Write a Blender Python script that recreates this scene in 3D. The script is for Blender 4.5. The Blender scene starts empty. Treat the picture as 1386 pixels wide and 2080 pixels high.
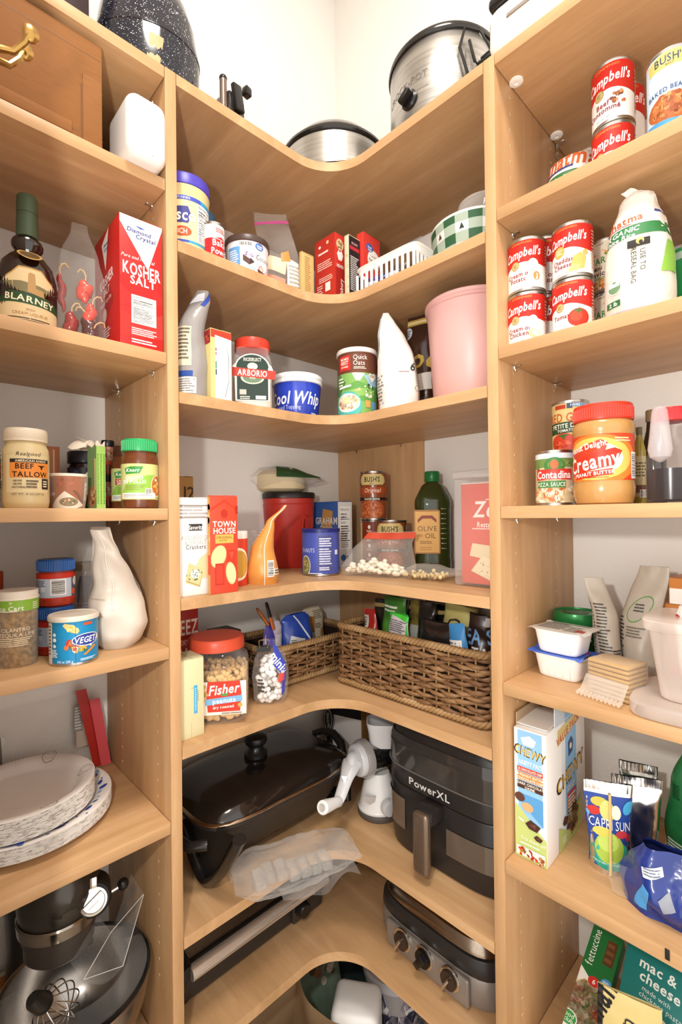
EXPO = -.1; WORLD = 2.1; FLASH = 24; CEIL = 32
import bpy, bmesh, math, random
from mathutils import Vector as V, Matrix, noise
from math import sin, cos, pi, sqrt, atan2, radians as R_
C = bpy.context.scene.collection
rnd = random.Random(7)
# ---------- measured camera (the photograph is 1386x2080) ----------
F = 972.446; CX, CY, CZ = 1.23705, -1.18644, 1.62626
YAW, PIT, ROL = R_(46.098), R_(.3777), R_(-.6476)
D = .355; T = .0221; W1 = .7696; W2 = .7776; PN = .3687
FW = V((-sin(YAW)*cos(PIT), cos(YAW)*cos(PIT), sin(PIT)))
r0 = V((cos(YAW), sin(YAW), 0)); u0 = r0.cross(FW)
RT = r0*cos(ROL)+u0*sin(ROL); UP = -r0*sin(ROL)+u0*cos(ROL)
CAM = V((CX, CY, CZ))
Z = dict(L1=2.4888, L2=2.2715, L3=1.9393, L4=1.6428, L5=1.3793, L6=1.0486, L7=.5805, C1=2.4888, C2=2.165, C3=1.8696, C4=1.467, C5=1.1799,
         C6=.8156, C7=.5707, R1=2.4888, R2=2.1957, R3=1.9365, R4=1.6392, R5=1.3116, R6=.9814, R7=.5844)
def ray(px, py): return FW + RT*((px-693)/F) - UP*((py-1040)/F)
def hit(px, py, ax, v):
    d = ray(px, py); return CAM + d*((v-CAM[ax])/d[ax])
def fx(px, py, x): return hit(px, py, 0, x)
def fy(px, py, y): return hit(px, py, 1, y)
def fz(px, py, z): return hit(px, py, 2, z)
def face_cam(x, y): return atan2(CX-x, -(CY-y))
def cylfit(pl, pr, py, bay, dep):
    """centre x, y and radius of an upright round thing seen between two columns, its centre dep metres from its wall"""
    a, b = ray(pl, py), ray(pr, py)
    a = V((a.x, a.y)).normalized(); b = V((b.x, b.y)).normalized()
    m = (a+b).normalized(); h = a.angle(b)/2
    d = (dep-CX)/m.x if bay == 'L' else (-dep-CY)/m.y
    return CX+m.x*d, CY+m.y*d, d*sin(h)
def ztop(px, py, x, y, r=0):
    """height of the rim point seen at a pixel, r metres nearer to the camera than x, y"""
    dh = V((x-CX, y-CY)).length-r
    d = ray(px, py); return CZ + d.z*dh/sqrt(d.x**2+d.y**2)
def boxfit(pl, pc, pr, py, bay, dep, rot=0, zb=None):
    """near corner and the two side lengths of an upright box from its three visible upright edges"""
    c = fz(pc, py, zb) if zb is not None else (fx(pc, py, dep) if bay == 'L' else fy(pc, py, -dep))
    c = V((c.x, c.y))
    def along(px, e):
        d = ray(px, py); d = V((d.x, d.y)); o = c-V((CX, CY))
        return (d.x*o.y-d.y*o.x)/(e.x*d.y-e.y*d.x)
    e1 = V((-cos(rot), -sin(rot))); e2 = V((-sin(rot), cos(rot)))
    return c, along(pl, e1), along(pr, e2)
# ---------- materials ----------
MATS = {}
def lin(h):
    if len(h) == 3: h = ''.join(c*2 for c in h)
    v = [int(h[i:i+2], 16)/255 for i in (0, 2, 4)]
    return tuple(c/12.92 if c <= .04045 else ((c+.055)/1.055)**2.4 for c in v)+(1,)
def newmat(name):
    m = bpy.data.materials.new(name); m.use_nodes = True; nt = m.node_tree; nt.nodes.clear()
    out = nt.nodes.new('ShaderNodeOutputMaterial'); b = nt.nodes.new('ShaderNodeBsdfPrincipled')
    nt.links.new(b.outputs[0], out.inputs[0]); return m, nt, b, out
def setp(b, col=None, rough=.5, metal=0, spec=.5, trans=0, ior=1.45, alpha=1, coat=0, sss=0):
    if col: b.inputs['Base Color'].default_value = col
    b.inputs['Roughness'].default_value = rough; b.inputs['Metallic'].default_value = metal
    b.inputs['Specular IOR Level'].default_value = spec; b.inputs['Transmission Weight'].default_value = trans
    b.inputs['IOR'].default_value = ior; b.inputs['Alpha'].default_value = alpha; b.inputs['Coat Weight'].default_value = coat
def M(h, rough=.45, metal=0, spec=.4, coat=0, **k):
    """plain paint, print or plastic with a faint mottling"""
    key = (h, rough, metal, spec, coat)
    if key in MATS: return MATS[key]
    m, nt, b, out = newmat('paint_'+h); c = lin(h); setp(b, c, rough, metal, spec, coat=coat)
    n = nt.nodes.new('ShaderNodeTexNoise'); n.inputs['Scale'].default_value = 60
    rp = nt.nodes.new('ShaderNodeMapRange'); q = .004 if metal > .5 else .04; rp.inputs[3].default_value = max(.02, rough-q); rp.inputs[4].default_value = rough+q
    nt.links.new(n.outputs[0], rp.inputs[0]); nt.links.new(rp.outputs[0], b.inputs['Roughness'])
    MATS[key] = m; return m
def noisy(name, cols, scale, rough=.6, stretch=(1, 1, 1), detail=4, bump=0, metal=0, pos=None, kind='noise', spec=.4, coord='Object', dist=.002):
    if name in MATS: return MATS[name]
    m, nt, b, out = newmat(name); setp(b, None, rough, metal, spec)
    tc = nt.nodes.new('ShaderNodeTexCoord'); mp = nt.nodes.new('ShaderNodeMapping'); mp.inputs['Scale'].default_value = stretch
    nt.links.new(tc.outputs[coord], mp.inputs[0])
    if kind == 'voronoi':
        n = nt.nodes.new('ShaderNodeTexVoronoi'); o = n.outputs['Distance']
    else:
        n = nt.nodes.new('ShaderNodeTexNoise'); n.inputs['Detail'].default_value = detail; o = n.outputs[0]
    n.inputs['Scale'].default_value = scale; nt.links.new(mp.outputs[0], n.inputs['Vector'])
    cr = nt.nodes.new('ShaderNodeValToRGB'); e = cr.color_ramp.elements
    pos = pos or [i/(len(cols)-1) for i in range(len(cols))]
    while len(e) < len(cols): e.new(.5)
    for i, (p, h) in enumerate(zip(pos, cols)): e[i].position = p; e[i].color = lin(h)
    nt.links.new(o, cr.inputs[0]); nt.links.new(cr.outputs[0], b.inputs['Base Color'])
    if bump:
        bp = nt.nodes.new('ShaderNodeBump'); bp.inputs['Strength'].default_value = bump; bp.inputs['Distance'].default_value = dist
        nt.links.new(o, bp.inputs['Height']); nt.links.new(bp.outputs[0], b.inputs['Normal'])
    MATS[name] = m; return m
def film(name, tint='fff', body=.12, rough=.12, bump=.0, edge=.4):
    """thin clear plastic: mostly see-through, some milky body and a gloss"""
    if name in MATS: return MATS[name]
    m, nt, b, out = newmat(name); setp(b, lin(tint), rough, 0, .8)
    tr = nt.nodes.new('ShaderNodeBsdfTransparent'); tr.inputs[0].default_value = lin('fff')
    lw = nt.nodes.new('ShaderNodeLayerWeight'); lw.inputs[0].default_value = .35
    mr = nt.nodes.new('ShaderNodeMapRange'); mr.inputs[3].default_value = body; mr.inputs[4].default_value = min(1, body+edge)
    mx = nt.nodes.new('ShaderNodeMixShader')
    nt.links.new(lw.outputs['Facing'], mr.inputs[0]); nt.links.new(mr.outputs[0], mx.inputs[0])
    nt.links.new(tr.outputs[0], mx.inputs[1]); nt.links.new(b.outputs[0], mx.inputs[2]); nt.links.new(mx.outputs[0], out.inputs[0])
    if bump:
        n = nt.nodes.new('ShaderNodeTexNoise'); n.inputs['Scale'].default_value = 55; n.inputs['Detail'].default_value = 3; n.inputs['Distortion'].default_value = 1.5
        bp = nt.nodes.new('ShaderNodeBump'); bp.inputs['Strength'].default_value = bump; bp.inputs['Distance'].default_value = .01
        nt.links.new(n.outputs[0], bp.inputs['Height']); nt.links.new(bp.outputs[0], b.inputs['Normal'])
    MATS[name] = m; return m
def wood(axis):
    k = 'maple_laminate_'+axis
    if k in MATS: return MATS[k]
    m, nt, b, out = newmat(k); setp(b, None, .42, 0, .35)
    tc = nt.nodes.new('ShaderNodeTexCoord'); mp = nt.nodes.new('ShaderNodeMapping')
    s = {'x': (.9, 9, 9), 'y': (9, .9, 9), 'z': (9, 9, .9)}[axis]; mp.inputs['Scale'].default_value = s
    nt.links.new(tc.outputs['Object'], mp.inputs[0])
    n1 = nt.nodes.new('ShaderNodeTexNoise'); n1.inputs['Scale'].default_value = 2.2; n1.inputs['Detail'].default_value = 6; n1.inputs['Distortion'].default_value = .7
    n2 = nt.nodes.new('ShaderNodeTexNoise'); n2.inputs['Scale'].default_value = 26; n2.inputs['Detail'].default_value = 2
    n3 = nt.nodes.new('ShaderNodeTexNoise'); n3.inputs['Scale'].default_value = 5; n3.inputs['Detail'].default_value = 3
    for n in (n1, n2): nt.links.new(mp.outputs[0], n.inputs['Vector'])
    nt.links.new(tc.outputs['Object'], n3.inputs['Vector'])
    a = nt.nodes.new('ShaderNodeMath'); a.operation = 'MULTIPLY_ADD'; a.inputs[1].default_value = .2
    nt.links.new(n2.outputs[0], a.inputs[0]); nt.links.new(n1.outputs[0], a.inputs[2])
    a2 = nt.nodes.new('ShaderNodeMath'); a2.operation = 'MULTIPLY_ADD'; a2.inputs[1].default_value = .35
    nt.links.new(n3.outputs[0], a2.inputs[0]); nt.links.new(a.outputs[0], a2.inputs[2])
    cr = nt.nodes.new('ShaderNodeValToRGB'); e = cr.color_ramp.elements; e.new(.5)
    for i, (p, h) in enumerate(((.55, WOODC[0]), (.82, WOODC[1]), (1.05, WOODC[2]))): e[i].position = min(1, p); e[i].color = lin(h)
    nt.links.new(a2.outputs[0], cr.inputs[0]); nt.links.new(cr.outputs[0], b.inputs['Base Color'])
    MATS[k] = m; return m
WOODC = ('b28b60', 'c39a6f', 'cea87d')
CHROME = lambda: M('d8d6d2', .16, 1)
def steel(): return noisy('brushed_steel', ['8f8c88', 'c9c6c1', 'a9a6a2'], 14, .3, (1, 1, 14), 3, 0, 1)
def tin(): return M('b9b6b0', .28, 1)
BLK = lambda: M('161514', .3, 0, .5)
# ---------- mesh building ----------
class MB:
    def __init__(s): s.v = []; s.f = []; s.m = []; s.mats = []
    def mi(s, m):
        if isinstance(m, str): m = M(m)
        if m not in s.mats: s.mats.append(m)
        return s.mats.index(m)
    def add(s, vs, fs, m, mx=None):
        b = len(s.v); i = s.mi(m)
        s.v += [tuple(mx @ V(v)) for v in vs] if mx else [tuple(v) for v in vs]
        s.f += [tuple(b+k for k in f) for f in fs]; s.m += [i]*len(fs); return s
    def bm(s, bm, m, mx=None):
        bm.verts.index_update(); s.add([v.co.copy() for v in bm.verts], [[v.index for v in f.verts] for f in bm.faces], m, mx); bm.free(); return s
    def box(s, c, d, m, bev=0, seg=2, mx=None):
        bm = bmesh.new(); bmesh.ops.create_cube(bm, size=1)
        for v in bm.verts: v.co = V((v.co.x*d[0]+c[0], v.co.y*d[1]+c[1], v.co.z*d[2]+c[2]))
        if bev: bmesh.ops.bevel(bm, geom=bm.edges[:], offset=bev, segments=seg, profile=.5, affect='EDGES')
        return s.bm(bm, m, mx)
    def lathe(s, prof, m, n=40, sx=1, sy=1, mx=None, cap=True, p=2):
        """profile (r, z) turned about z; m one material or one per band; p > 2 squares the section"""
        ms = m if isinstance(m, (list, tuple)) else [m]*(len(prof)-1)
        def pt(r, z, a):
            c, q = cos(a), sin(a)
            if p != 2:
                k = (abs(c)**p+abs(q)**p)**(-1/p); c *= k; q *= k
            return (r*c*sx, r*q*sy, z)
        ring = [[pt(r, z, 2*pi*i/n) for i in range(n)] for r, z in prof]
        for k in range(len(prof)-1):
            vs = ring[k]+ring[k+1]
            s.add(vs, [(i, (i+1) % n, n+(i+1) % n, n+i) for i in range(n)], ms[k], mx)
        if cap:
            if prof[0][0] > 1e-5: s.add(ring[0], [tuple(reversed(range(n)))], ms[0], mx)
            if prof[-1][0] > 1e-5: s.add(ring[-1], [tuple(range(n))], ms[-1], mx)
        return s
    def tube(s, pts, r, m, n=8, closed=False, flat=1, mx=None):
        pts = [V(p) for p in pts]; N = len(pts); vs = []; fs = []
        rs = r if isinstance(r, (list, tuple)) else [r]*N; up = None
        for i, p in enumerate(pts):
            t = (pts[(i+1) % N]-pts[i-1]) if closed else (pts[min(i+1, N-1)]-pts[max(i-1, 0)])
            t.normalize()
            if up is None: up = V((0, 0, 1)) if abs(t.z) < .9 else V((1, 0, 0))
            sd = t.cross(up).normalized(); up = sd.cross(t)
            vs += [p+(sd*cos(2*pi*k/n)+up*sin(2*pi*k/n)*flat)*rs[i] for k in range(n)]
        L = N if closed else N-1
        for i in range(L):
            a, b = i*n, ((i+1) % N)*n
            fs += [(a+k, a+(k+1) % n, b+(k+1) % n, b+k) for k in range(n)]
        if not closed: fs += [tuple(reversed(range(n))), tuple((N-1)*n+k for k in range(n))]
        return s.add(vs, fs, m, mx)
    def prism(s, poly, z0, z1, m, mx=None, bev=0):
        """2-D outline pulled up from z0 to z1"""
        bm = bmesh.new(); f = bm.faces.new([bm.verts.new((x, y, z0)) for x, y in poly])
        if f.normal.z > 0 or True: bmesh.ops.recalc_face_normals(bm, faces=[f])
        g = bmesh.ops.extrude_face_region(bm, geom=[f])
        for v in g['geom']:
            if isinstance(v, bmesh.types.BMVert): v.co.z = z1
        bmesh.ops.recalc_face_normals(bm, faces=bm.faces[:])
        if bev:
            es = [e for e in bm.edges if abs(e.verts[0].co.z-e.verts[1].co.z) < 1e-6]
            bmesh.ops.bevel(bm, geom=es, offset=bev, segments=2, profile=.5, affect='EDGES')
        return s.bm(bm, m, mx)
    def grid(s, fn, nu, nv, m, mx=None, wrap=False):
        vs = [fn(i/nu, j/nv) for j in range(nv+1) for i in range(nu+1)]
        k = nu+1
        return s.add(vs, [(j*k+i, j*k+i+1, (j+1)*k+i+1, (j+1)*k+i) for j in range(nv) for i in range(nu)], m, mx)
    def ball(s, c, r, m, n=12, sc=(1, 1, 1), mx=None):
        pr = [(max(1e-6, r*sin(pi*i/n)), -r*cos(pi*i/n)) for i in range(n+1)]
        mm = Matrix.Translation(c) @ Matrix.Diagonal((*sc, 1))
        return s.lathe(pr, m, max(8, n), mx=(mx @ mm if mx else mm), cap=False)
    def build(s, name, parent=None, label=None, smooth=38, stuff=False):
        me = bpy.data.meshes.new(name); me.from_pydata(s.v, [], s.f)
        for m in s.mats: me.materials.append(m)
        me.polygons.foreach_set('material_index', s.m); me.polygons.foreach_set('use_smooth', [True]*len(s.f)); me.update()
        bm = bmesh.new(); bm.from_mesh(me); bmesh.ops.remove_doubles(bm, verts=bm.verts, dist=1e-6); bm.to_mesh(me); bm.free()
        me.set_sharp_from_angle(angle=R_(smooth))
        o = bpy.data.objects.new(name, me); C.objects.link(o)
        if parent: o.parent = parent
        if label: o['label'] = label
        if stuff: o['kind'] = 'stuff'
        return o
def thing(name, label, cat, loc=(0, 0, 0), rz=0, group=None, rot=None, kind=None):
    o = bpy.data.objects.new(name, None); C.objects.link(o); o.empty_display_size = .02
    o.location = loc; o.rotation_euler = rot or (0, 0, rz); o['label'] = label; o['category'] = cat
    if group: o['group'] = group
    if kind: o['kind'] = kind
    return o
def dup(root, loc, rz=None, label=None, name=None):
    r = root.copy(); C.objects.link(r); r.location = loc
    if rz is not None: r.rotation_euler = (0, 0, rz)
    if label: r['label'] = label
    for ch in list(root.children):
        c = ch.copy(); C.objects.link(c); c.parent = r
        for g in ch.children:
            e = g.copy(); C.objects.link(e); e.parent = c
    return r
def struct(mb, name):
    o = mb.build(name); o['kind'] = 'structure'; return o
# ---------- printing on surfaces ----------
GL = {}
def make_glyphs():
    chars = 'ABCDEFGHIJKLMNOPQRSTUVWXYZabcdefghijklmnopqrstuvwxyz0123456789&%\'.,-+/()!' + '\u00e9'
    obs = []
    for b in (0, 1):
        for ch in chars:
            cu = bpy.data.curves.new('glyph', 'FONT'); cu.body = ch; cu.resolution_u = 2; cu.fill_mode = 'FRONT'
            cu.offset = .028*b; cu.size = 1.38
            o = bpy.data.objects.new('glyph', cu); C.objects.link(o); obs.append((b, ch, o))
    bpy.context.view_layer.update(); dg = bpy.context.evaluated_depsgraph_get()
    for b, ch, o in obs:
        me = bpy.data.meshes.new_from_object(o.evaluated_get(dg))
        vs = [(v.co.x, v.co.y) for v in me.vertices]; fs = [tuple(p.vertices) for p in me.polygons]
        GL[b, ch] = (vs, fs, max((v[0] for v in vs), default=.3)+(.07 if not b else .075)); bpy.data.meshes.remove(me)
    for b, ch, o in obs:
        cu = o.data; bpy.data.objects.remove(o); bpy.data.curves.remove(cu)
make_glyphs()
def text2d(x, y, h, s, b=1, it=0, sx=1, rot=0, al='c'):
    """letters of cap height h, centred on x, y"""
    vs = []; fs = []; cx = 0
    for ch in s:
        if ch == ' ': cx += .42; continue
        g = GL.get((b, ch)) or GL[b, 'o']
        k = len(vs); vs += [(vx+cx, vy) for vx, vy in g[0]]; fs += [tuple(k+i for i in f) for f in g[1]]; cx += g[2]
    w = cx-.07; o = {'c': w/2, 'l': 0, 'r': w}[al]; cr, sr = cos(rot), sin(rot); out = []
    for vx, vy in vs:
        px, py = (vx-o+it*vy)*h*sx, (vy-.5)*h
        out.append((x+px*cr-py*sr, y+px*sr+py*cr))
    return out, fs
def shapes(it):
    """one printed item -> [(verts, faces, colour)]"""
    k = it[0]
    if k == 'r':
        _, x, y, w, h, c = it[:6]; a = it[6] if len(it) > 6 else 0
        q = [(-w/2, -h/2), (w/2, -h/2), (w/2, h/2), (-w/2, h/2)]
        return [([(x+u*cos(a)-v*sin(a), y+u*sin(a)+v*cos(a)) for u, v in q], [(0, 1, 2, 3)], c)]
    if k == 'e':
        _, x, y, w, h, c = it[:6]; n = 20; a = it[6] if len(it) > 6 else 0
        pts = [(w/2*cos(2*pi*i/n), h/2*sin(2*pi*i/n)) for i in range(n)]
        return [([(x+u*cos(a)-v*sin(a), y+u*sin(a)+v*cos(a)) for u, v in pts], [tuple(range(n))], c)]
    if k == 'p': return [(list(it[1]), [tuple(range(len(it[1])))], it[2])]
    if k == 't':
        _, x, y, h, s, c = it[:6]; v, f = text2d(x, y, h, s, **(it[6] if len(it) > 6 else {})); return [(v, f, c)]
    if k == 'l':   # lines of print too small to read
        _, x, y, w, h, n, c = it[:7]; rr = random.Random(int(abs(x*9e3+y*7e3))+n); vs = []; fs = []
        for i in range(n):
            ww = w*rr.uniform(.7, 1); yy = y+h/2-(i+.5)*h/n; q = h/n*.26; x0 = x-w/2; b = len(vs)
            cut = x0+ww*rr.uniform(.25, .7)
            for p0, p1 in ((x0, cut-w*.02), (cut, x0+ww)):
                b = len(vs); vs += [(p0, yy-q), (p1, yy-q), (p1, yy+q), (p0, yy+q)]; fs += [(b, b+1, b+2, b+3)]
        return [(vs, fs, c)]
    if k == 'b':   # barcode
        _, x, y, w, h = it[:5]; hor = len(it) > 5; vs = []; fs = []; p = -.43; rr = random.Random(3)
        while p < .42:
            q = rr.choice((.015, .03, .045)); b = len(vs)
            if hor: vs += [(x-w*.42, y+p*h), (x+w*.42, y+p*h), (x+w*.42, y+(p+q)*h), (x-w*.42, y+(p+q)*h)]
            else: vs += [(x+p*w, y-h*.4), (x+(p+q)*w, y-h*.4), (x+(p+q)*w, y+h*.42), (x+p*w, y+h*.42)]
            fs += [(b, b+1, b+2, b+3)]; p += q+rr.choice((.02, .035))
        return shapes(('r', x, y, w, h, 'f4f2ee'))+[(vs, fs, '2a2826')]
    if k == 'n':   # nutrition panel
        _, x, y, w, h = it[:5]; o = shapes(('r', x, y, w, h, 'f3f0ea'))
        o += shapes(('t', x-w*.44, y+h*.43, h*.07, 'Nutrition Facts', '222', dict(al='l', sx=min(1, w*.95/(h*.07*10.5)))))
        o += shapes(('l', x-w*.02, y+h*.28, w*.8, h*.14, 2, '444'))+shapes(('t', x-w*.44, y+h*.13, h*.075, 'Calories', '222', dict(al='l', sx=min(1, w*.6/(h*.075*6)))))
        o += shapes(('r', x, y+h*.2, w*.9, h*.022, '222'))+shapes(('r', x, y-h*.3, w*.9, h*.022, '222'))
        o += shapes(('l', x, y-h*.11, w*.86, h*.34, 6, '555'))+shapes(('l', x, y-h*.4, w*.86, h*.14, 3, '777')); return o
    if k == 's':   # blobs: food picture
        _, x, y, w, h, cols, n = it[:7]; rr = random.Random(n+int(x*100)); o = []
        for i in range(n):
            a = rr.uniform(0, 6.3); q = sqrt(rr.random()); s = rr.uniform(.10, .2)*min(w, h)*(it[7] if len(it) > 7 else 1)
            cxx, cyy = x+cos(a)*q*w*.42, y+sin(a)*q*h*.42; m = 7; b = rr.uniform(.5, 1); th = rr.uniform(0, 3)
            o.append(([(cxx+s*(cos(2*pi*j/m)*cos(th)-b*sin(2*pi*j/m)*sin(th)), cyy+s*(cos(2*pi*j/m)*sin(th)+b*sin(2*pi*j/m)*cos(th))) for j in range(m)], [tuple(range(m))], cols[i % len(cols)]))
        return o
def decals(mb, items, fn, scale=1, step=None, stepv=None, off0=.0002, doff=.00007, clip=None):
    """print items (in units of scale) onto the surface fn(u, v, lift)"""
    lift = off0
    for it in items:
        for vs, fs, c in shapes(it):
            if not fs: continue
            bm = bmesh.new(); vv = [bm.verts.new((x*scale, y*scale, 0)) for x, y in vs]
            for f in fs:
                try: bm.faces.new([vv[i] for i in f])
                except ValueError: pass
            for ax, st in ((0, step), (1, stepv)):
                if not st or not bm.verts: continue
                lo = min(v.co[ax] for v in bm.verts); hi = max(v.co[ax] for v in bm.verts)
                k = math.ceil(lo/st+1e-6)
                while k*st < hi-1e-6:
                    co = V((0, 0, 0)); co[ax] = k*st; no = V((0, 0, 0)); no[ax] = 1
                    bmesh.ops.bisect_plane(bm, geom=bm.verts[:]+bm.edges[:]+bm.faces[:], plane_co=co, plane_no=no); k += 1
            if clip:
                for ax, val, sg in clip:
                    co = V((0, 0, 0)); co[ax] = val; no = V((0, 0, 0)); no[ax] = sg
                    bmesh.ops.bisect_plane(bm, geom=bm.verts[:]+bm.edges[:]+bm.faces[:], plane_co=co, plane_no=no, clear_outer=True)
            bmesh.ops.triangulate(bm, faces=[f for f in bm.faces if len(f.verts) > 4])
            for v in bm.verts: v.co = fn(v.co.x, v.co.y, lift)
            if bm.faces: mb.bm(bm, c)
            else: bm.free()
        lift += doff
def on_cyl(rf, rot=0, sx=1, sy=1):
    """wrap about z; rf radius or function of height; u=0 faces -y"""
    f = rf if callable(rf) else (lambda v: rf)
    def g(u, v, l):
        r = f(v); a = u/(r if not callable(rf) else f(0.02))+rot
        return V(((r+l)*sin(a)*sx, -(r+l)*cos(a)*sy, v))
    return g
def on_plane(o, ud, vd):
    o, ud, vd = V(o), V(ud).normalized(), V(vd).normalized(); n = ud.cross(vd)
    return lambda u, v, l: o+ud*u+vd*v+n*l
# ---------- kinds of thing ----------
def profile_r(prof):
    pr = sorted(prof, key=lambda q: q[1])
    def f(z):
        for (r1, z1), (r2, z2) in zip(pr, pr[1:]):
            if z1 <= z <= z2: return r1+(r2-r1)*((z-z1)/(z2-z1) if z2 > z1 else 0)
        return pr[0][0] if z < pr[0][1] else pr[-1][0]
    return f
def can(name, label, x, y, z, r, h, wrap, items, rz=0, cat='can', group=None, bot=None, metal=None, name_l='paper_label'):
    t = thing(name, label, cat, (x, y, z), face_cam(x, y)+rz, group); b = MB(); mt = metal or tin()
    b.lathe([(r*.94, 0), (r, .0012), (r, .004), (r*.975, .0055), (r*.975, h-.0055), (r, h-.004), (r, h-.0008), (r*.965, h), (r*.95, h-.004), (1e-5, h-.004)], mt, 48)
    b.build('tin_body', t); l = MB(); R = r*.982
    bands = wrap if isinstance(wrap, list) else [(0, wrap)]
    zs = [.006+(h-.012)*q for q, _ in bands]+[h-.006]
    for (q, c), z0, z1 in zip(bands, zs, zs[1:]): l.lathe([(R, z0), (R, z1)], c, 48, cap=False)
    decals(l, items, on_cyl(R), h, step=.006, clip=[(1, h-.006, 1), (1, .006, -1)])
    l.build(name_l, t); return t
def carton(name, label, fit, z, h, col, left=(), right=(), rot=0, cat='box', top=None, group=None, lidh=None, name_b='carton', bev=.0012, tilt=None, flaps=True):
    """upright packet; left and right are the prints of its two visible faces in units of its height"""
    c, a, b = fit; e1 = V((-cos(rot), -sin(rot))); e2 = V((-sin(rot), cos(rot)))
    m = c+e1*(a/2)+e2*(b/2)
    t = thing(name, label, cat, (m.x, m.y, z), rot, group, rot=(tilt[0], tilt[1], rot) if tilt else None)
    k = MB(); k.box((0, 0, h/2), (a, b, h), col, bev)
    decals(k, left, on_plane((0, -b/2, 0), (1, 0, 0), (0, 0, 1)), h, clip=[(0, a/2-.0006, 1), (0, -a/2+.0006, -1), (1, h-.0006, 1), (1, .0006, -1)])
    decals(k, right, on_plane((a/2, 0, 0), (0, 1, 0), (0, 0, 1)), h, clip=[(0, b/2-.0006, 1), (0, -b/2+.0006, -1), (1, h-.0006, 1), (1, .0006, -1)])
    k.build(name_b, t)
    if flaps:
        f = MB(); f.box((0, -b*.25, h+.0007), (a*.97, b*.49, .0012), top or col, 0); f.box((0, b*.25, h+.0013), (a*.97, b*.46, .0012), top or col, 0); f.build('top_flap', t)
    t['dims'] = (a, b, h); return t
def interp(tab, v):
    for (a, x), (b, y) in zip(tab, tab[1:]):
        if a <= v <= b:
            k = (v-a)/(b-a) if b > a else 0; k = k*k*(3-2*k)*.5+k*.5; return x+(y-x)*k
    return tab[0][1] if v < tab[0][0] else tab[-1][1]
def pouch_fn(H, wid, thk, bend=((0, 0, 0), (1, 0, 0)), crum=.004, fr=16, seed=0, pw=.6, skew=0):
    """front and back surface of a filled bag standing along +z, facing -y"""
    bx = [(b[0], b[1]) for b in bend]; by = [(b[0], b[2]) for b in bend]
    def fn(u, v, side, l=0):     # u -1..1
        w = interp(wid, v); th = interp(thk, v); e = max(0, 1-abs(u)**2.2)**pw
        p = V((u*w+interp(bx, v)+skew*u*v, side*(th*e)+interp(by, v), v*H))
        q = V((u*w*fr, side*.5*fr*.1+seed*3.7, v*H*fr)); k = e**.5 if th > 1e-4 else 0
        n = noise.noise_vector(q)+noise.noise_vector(q*2.3)*.5
        p += V((n.x*.35*crum, (n.y*crum+abs(n.z)*crum*.6)*(side if side < 0 else 1)*max(k, .25), n.z*.3*crum*min(1, v*4)))
        if l: p += V((0, side*l, 0))
        if p.z < 0: p.z = 0
        return p
    return fn
def pouch(mb, fn, m, nu=22, nv=30, back=None):
    mb.grid(lambda a, b: fn(2*a-1, b, -1), nu, nv, m); mb.grid(lambda a, b: fn(1-2*a, b, 1), nu, nv, back or m); return mb
def pouch_print(mb, fn, items, H, wid, step=.008, lift=.0008, doff=.00012):
    """items in units of H, u about the middle"""
    def g(u, v, l):
        v = min(1, max(0, v/H)); w = max(1e-4, interp(wid, v)); return fn(max(-1, min(1, u/w)), v, -1, l)
    decals(mb, items, g, H, step=step, stepv=step, off0=lift, doff=doff)
def bag(name, label, loc, rz, H, wid, thk, m, items=(), bend=((0, 0, 0), (1, 0, 0)), crum=.004, fr=16, seed=0, rot=None, cat='bag', group=None, seal=None, pw=.6, part='pouch', nu=22, nv=30, kind=None, back=None, skew=0):
    t = thing(name, label, cat, loc, rz, group, rot=rot, kind=kind)
    fn = pouch_fn(H, wid, thk, bend, crum, fr, seed, pw, skew); b = MB(); pouch(b, fn, m, nu, nv, back); pouch_print(b, fn, items, H, wid); b.build(part, t, smooth=60)
    if seal:  # crimped strip along the top
        v0, col = seal; s = MB()
        s.grid(lambda a, q: fn(2*a-1, v0+(1-v0)*q, -1, .0012), nu, 4, col); s.grid(lambda a, q: fn(1-2*a, v0+(1-v0)*q, 1, .0012), nu, 4, col); s.build('top_seal', t, smooth=60)
    return t, fn
# ---------- camera, light, room ----------
cd = bpy.data.cameras.new('camera'); cam = bpy.data.objects.new('camera', cd); C.objects.link(cam)
cd.sensor_fit = 'VERTICAL'; cd.sensor_height = 36; cd.lens = F/2080*36; cd.clip_start = .02
mw = Matrix((RT, UP, -FW)).transposed().to_4x4(); mw.translation = CAM; cam.matrix_world = mw
S = bpy.context.scene; S.camera = cam
S.view_settings.view_transform = 'Standard'; S.view_settings.look = 'None'; S.view_settings.gamma = 1; S.view_settings.exposure = EXPO
S.cycles.max_bounces = 10; S.cycles.transparent_max_bounces = 24; S.cycles.glossy_bounces = 4; S.cycles.transmission_bounces = 8
w = bpy.data.worlds.new('room_light'); S.world = w; w.use_nodes = True
w.node_tree.nodes['Background'].inputs[0].default_value = lin('fffaf4'); w.node_tree.nodes['Background'].inputs[1].default_value = WORLD
def lamp(name, loc, power, size, col, aim=None, shape='DISK'):
    l = bpy.data.lights.new(name, 'AREA'); l.energy = power; l.size = size; l.shape = shape; l.color = lin(col)[:3]
    o = bpy.data.objects.new(name, l); C.objects.link(o); o.location = loc
    if aim is not None: o.rotation_euler = (V(aim)-V(loc)).to_track_quat('-Z', 'Y').to_euler()
    return o
fl = bpy.data.lights.new('camera_flash', 'POINT'); fl.energy = FLASH; fl.shadow_soft_size = .022; fl.color = lin('fffaf2')[:3]
fo = bpy.data.objects.new('camera_flash', fl); C.objects.link(fo); fo.location = (1.11, -1.29, 1.74)
lamp('ceiling_lamp', (1.15, -1.05, 3.52), CEIL, .5, 'fff8ee', (1.15, -1.05, 0))
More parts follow.
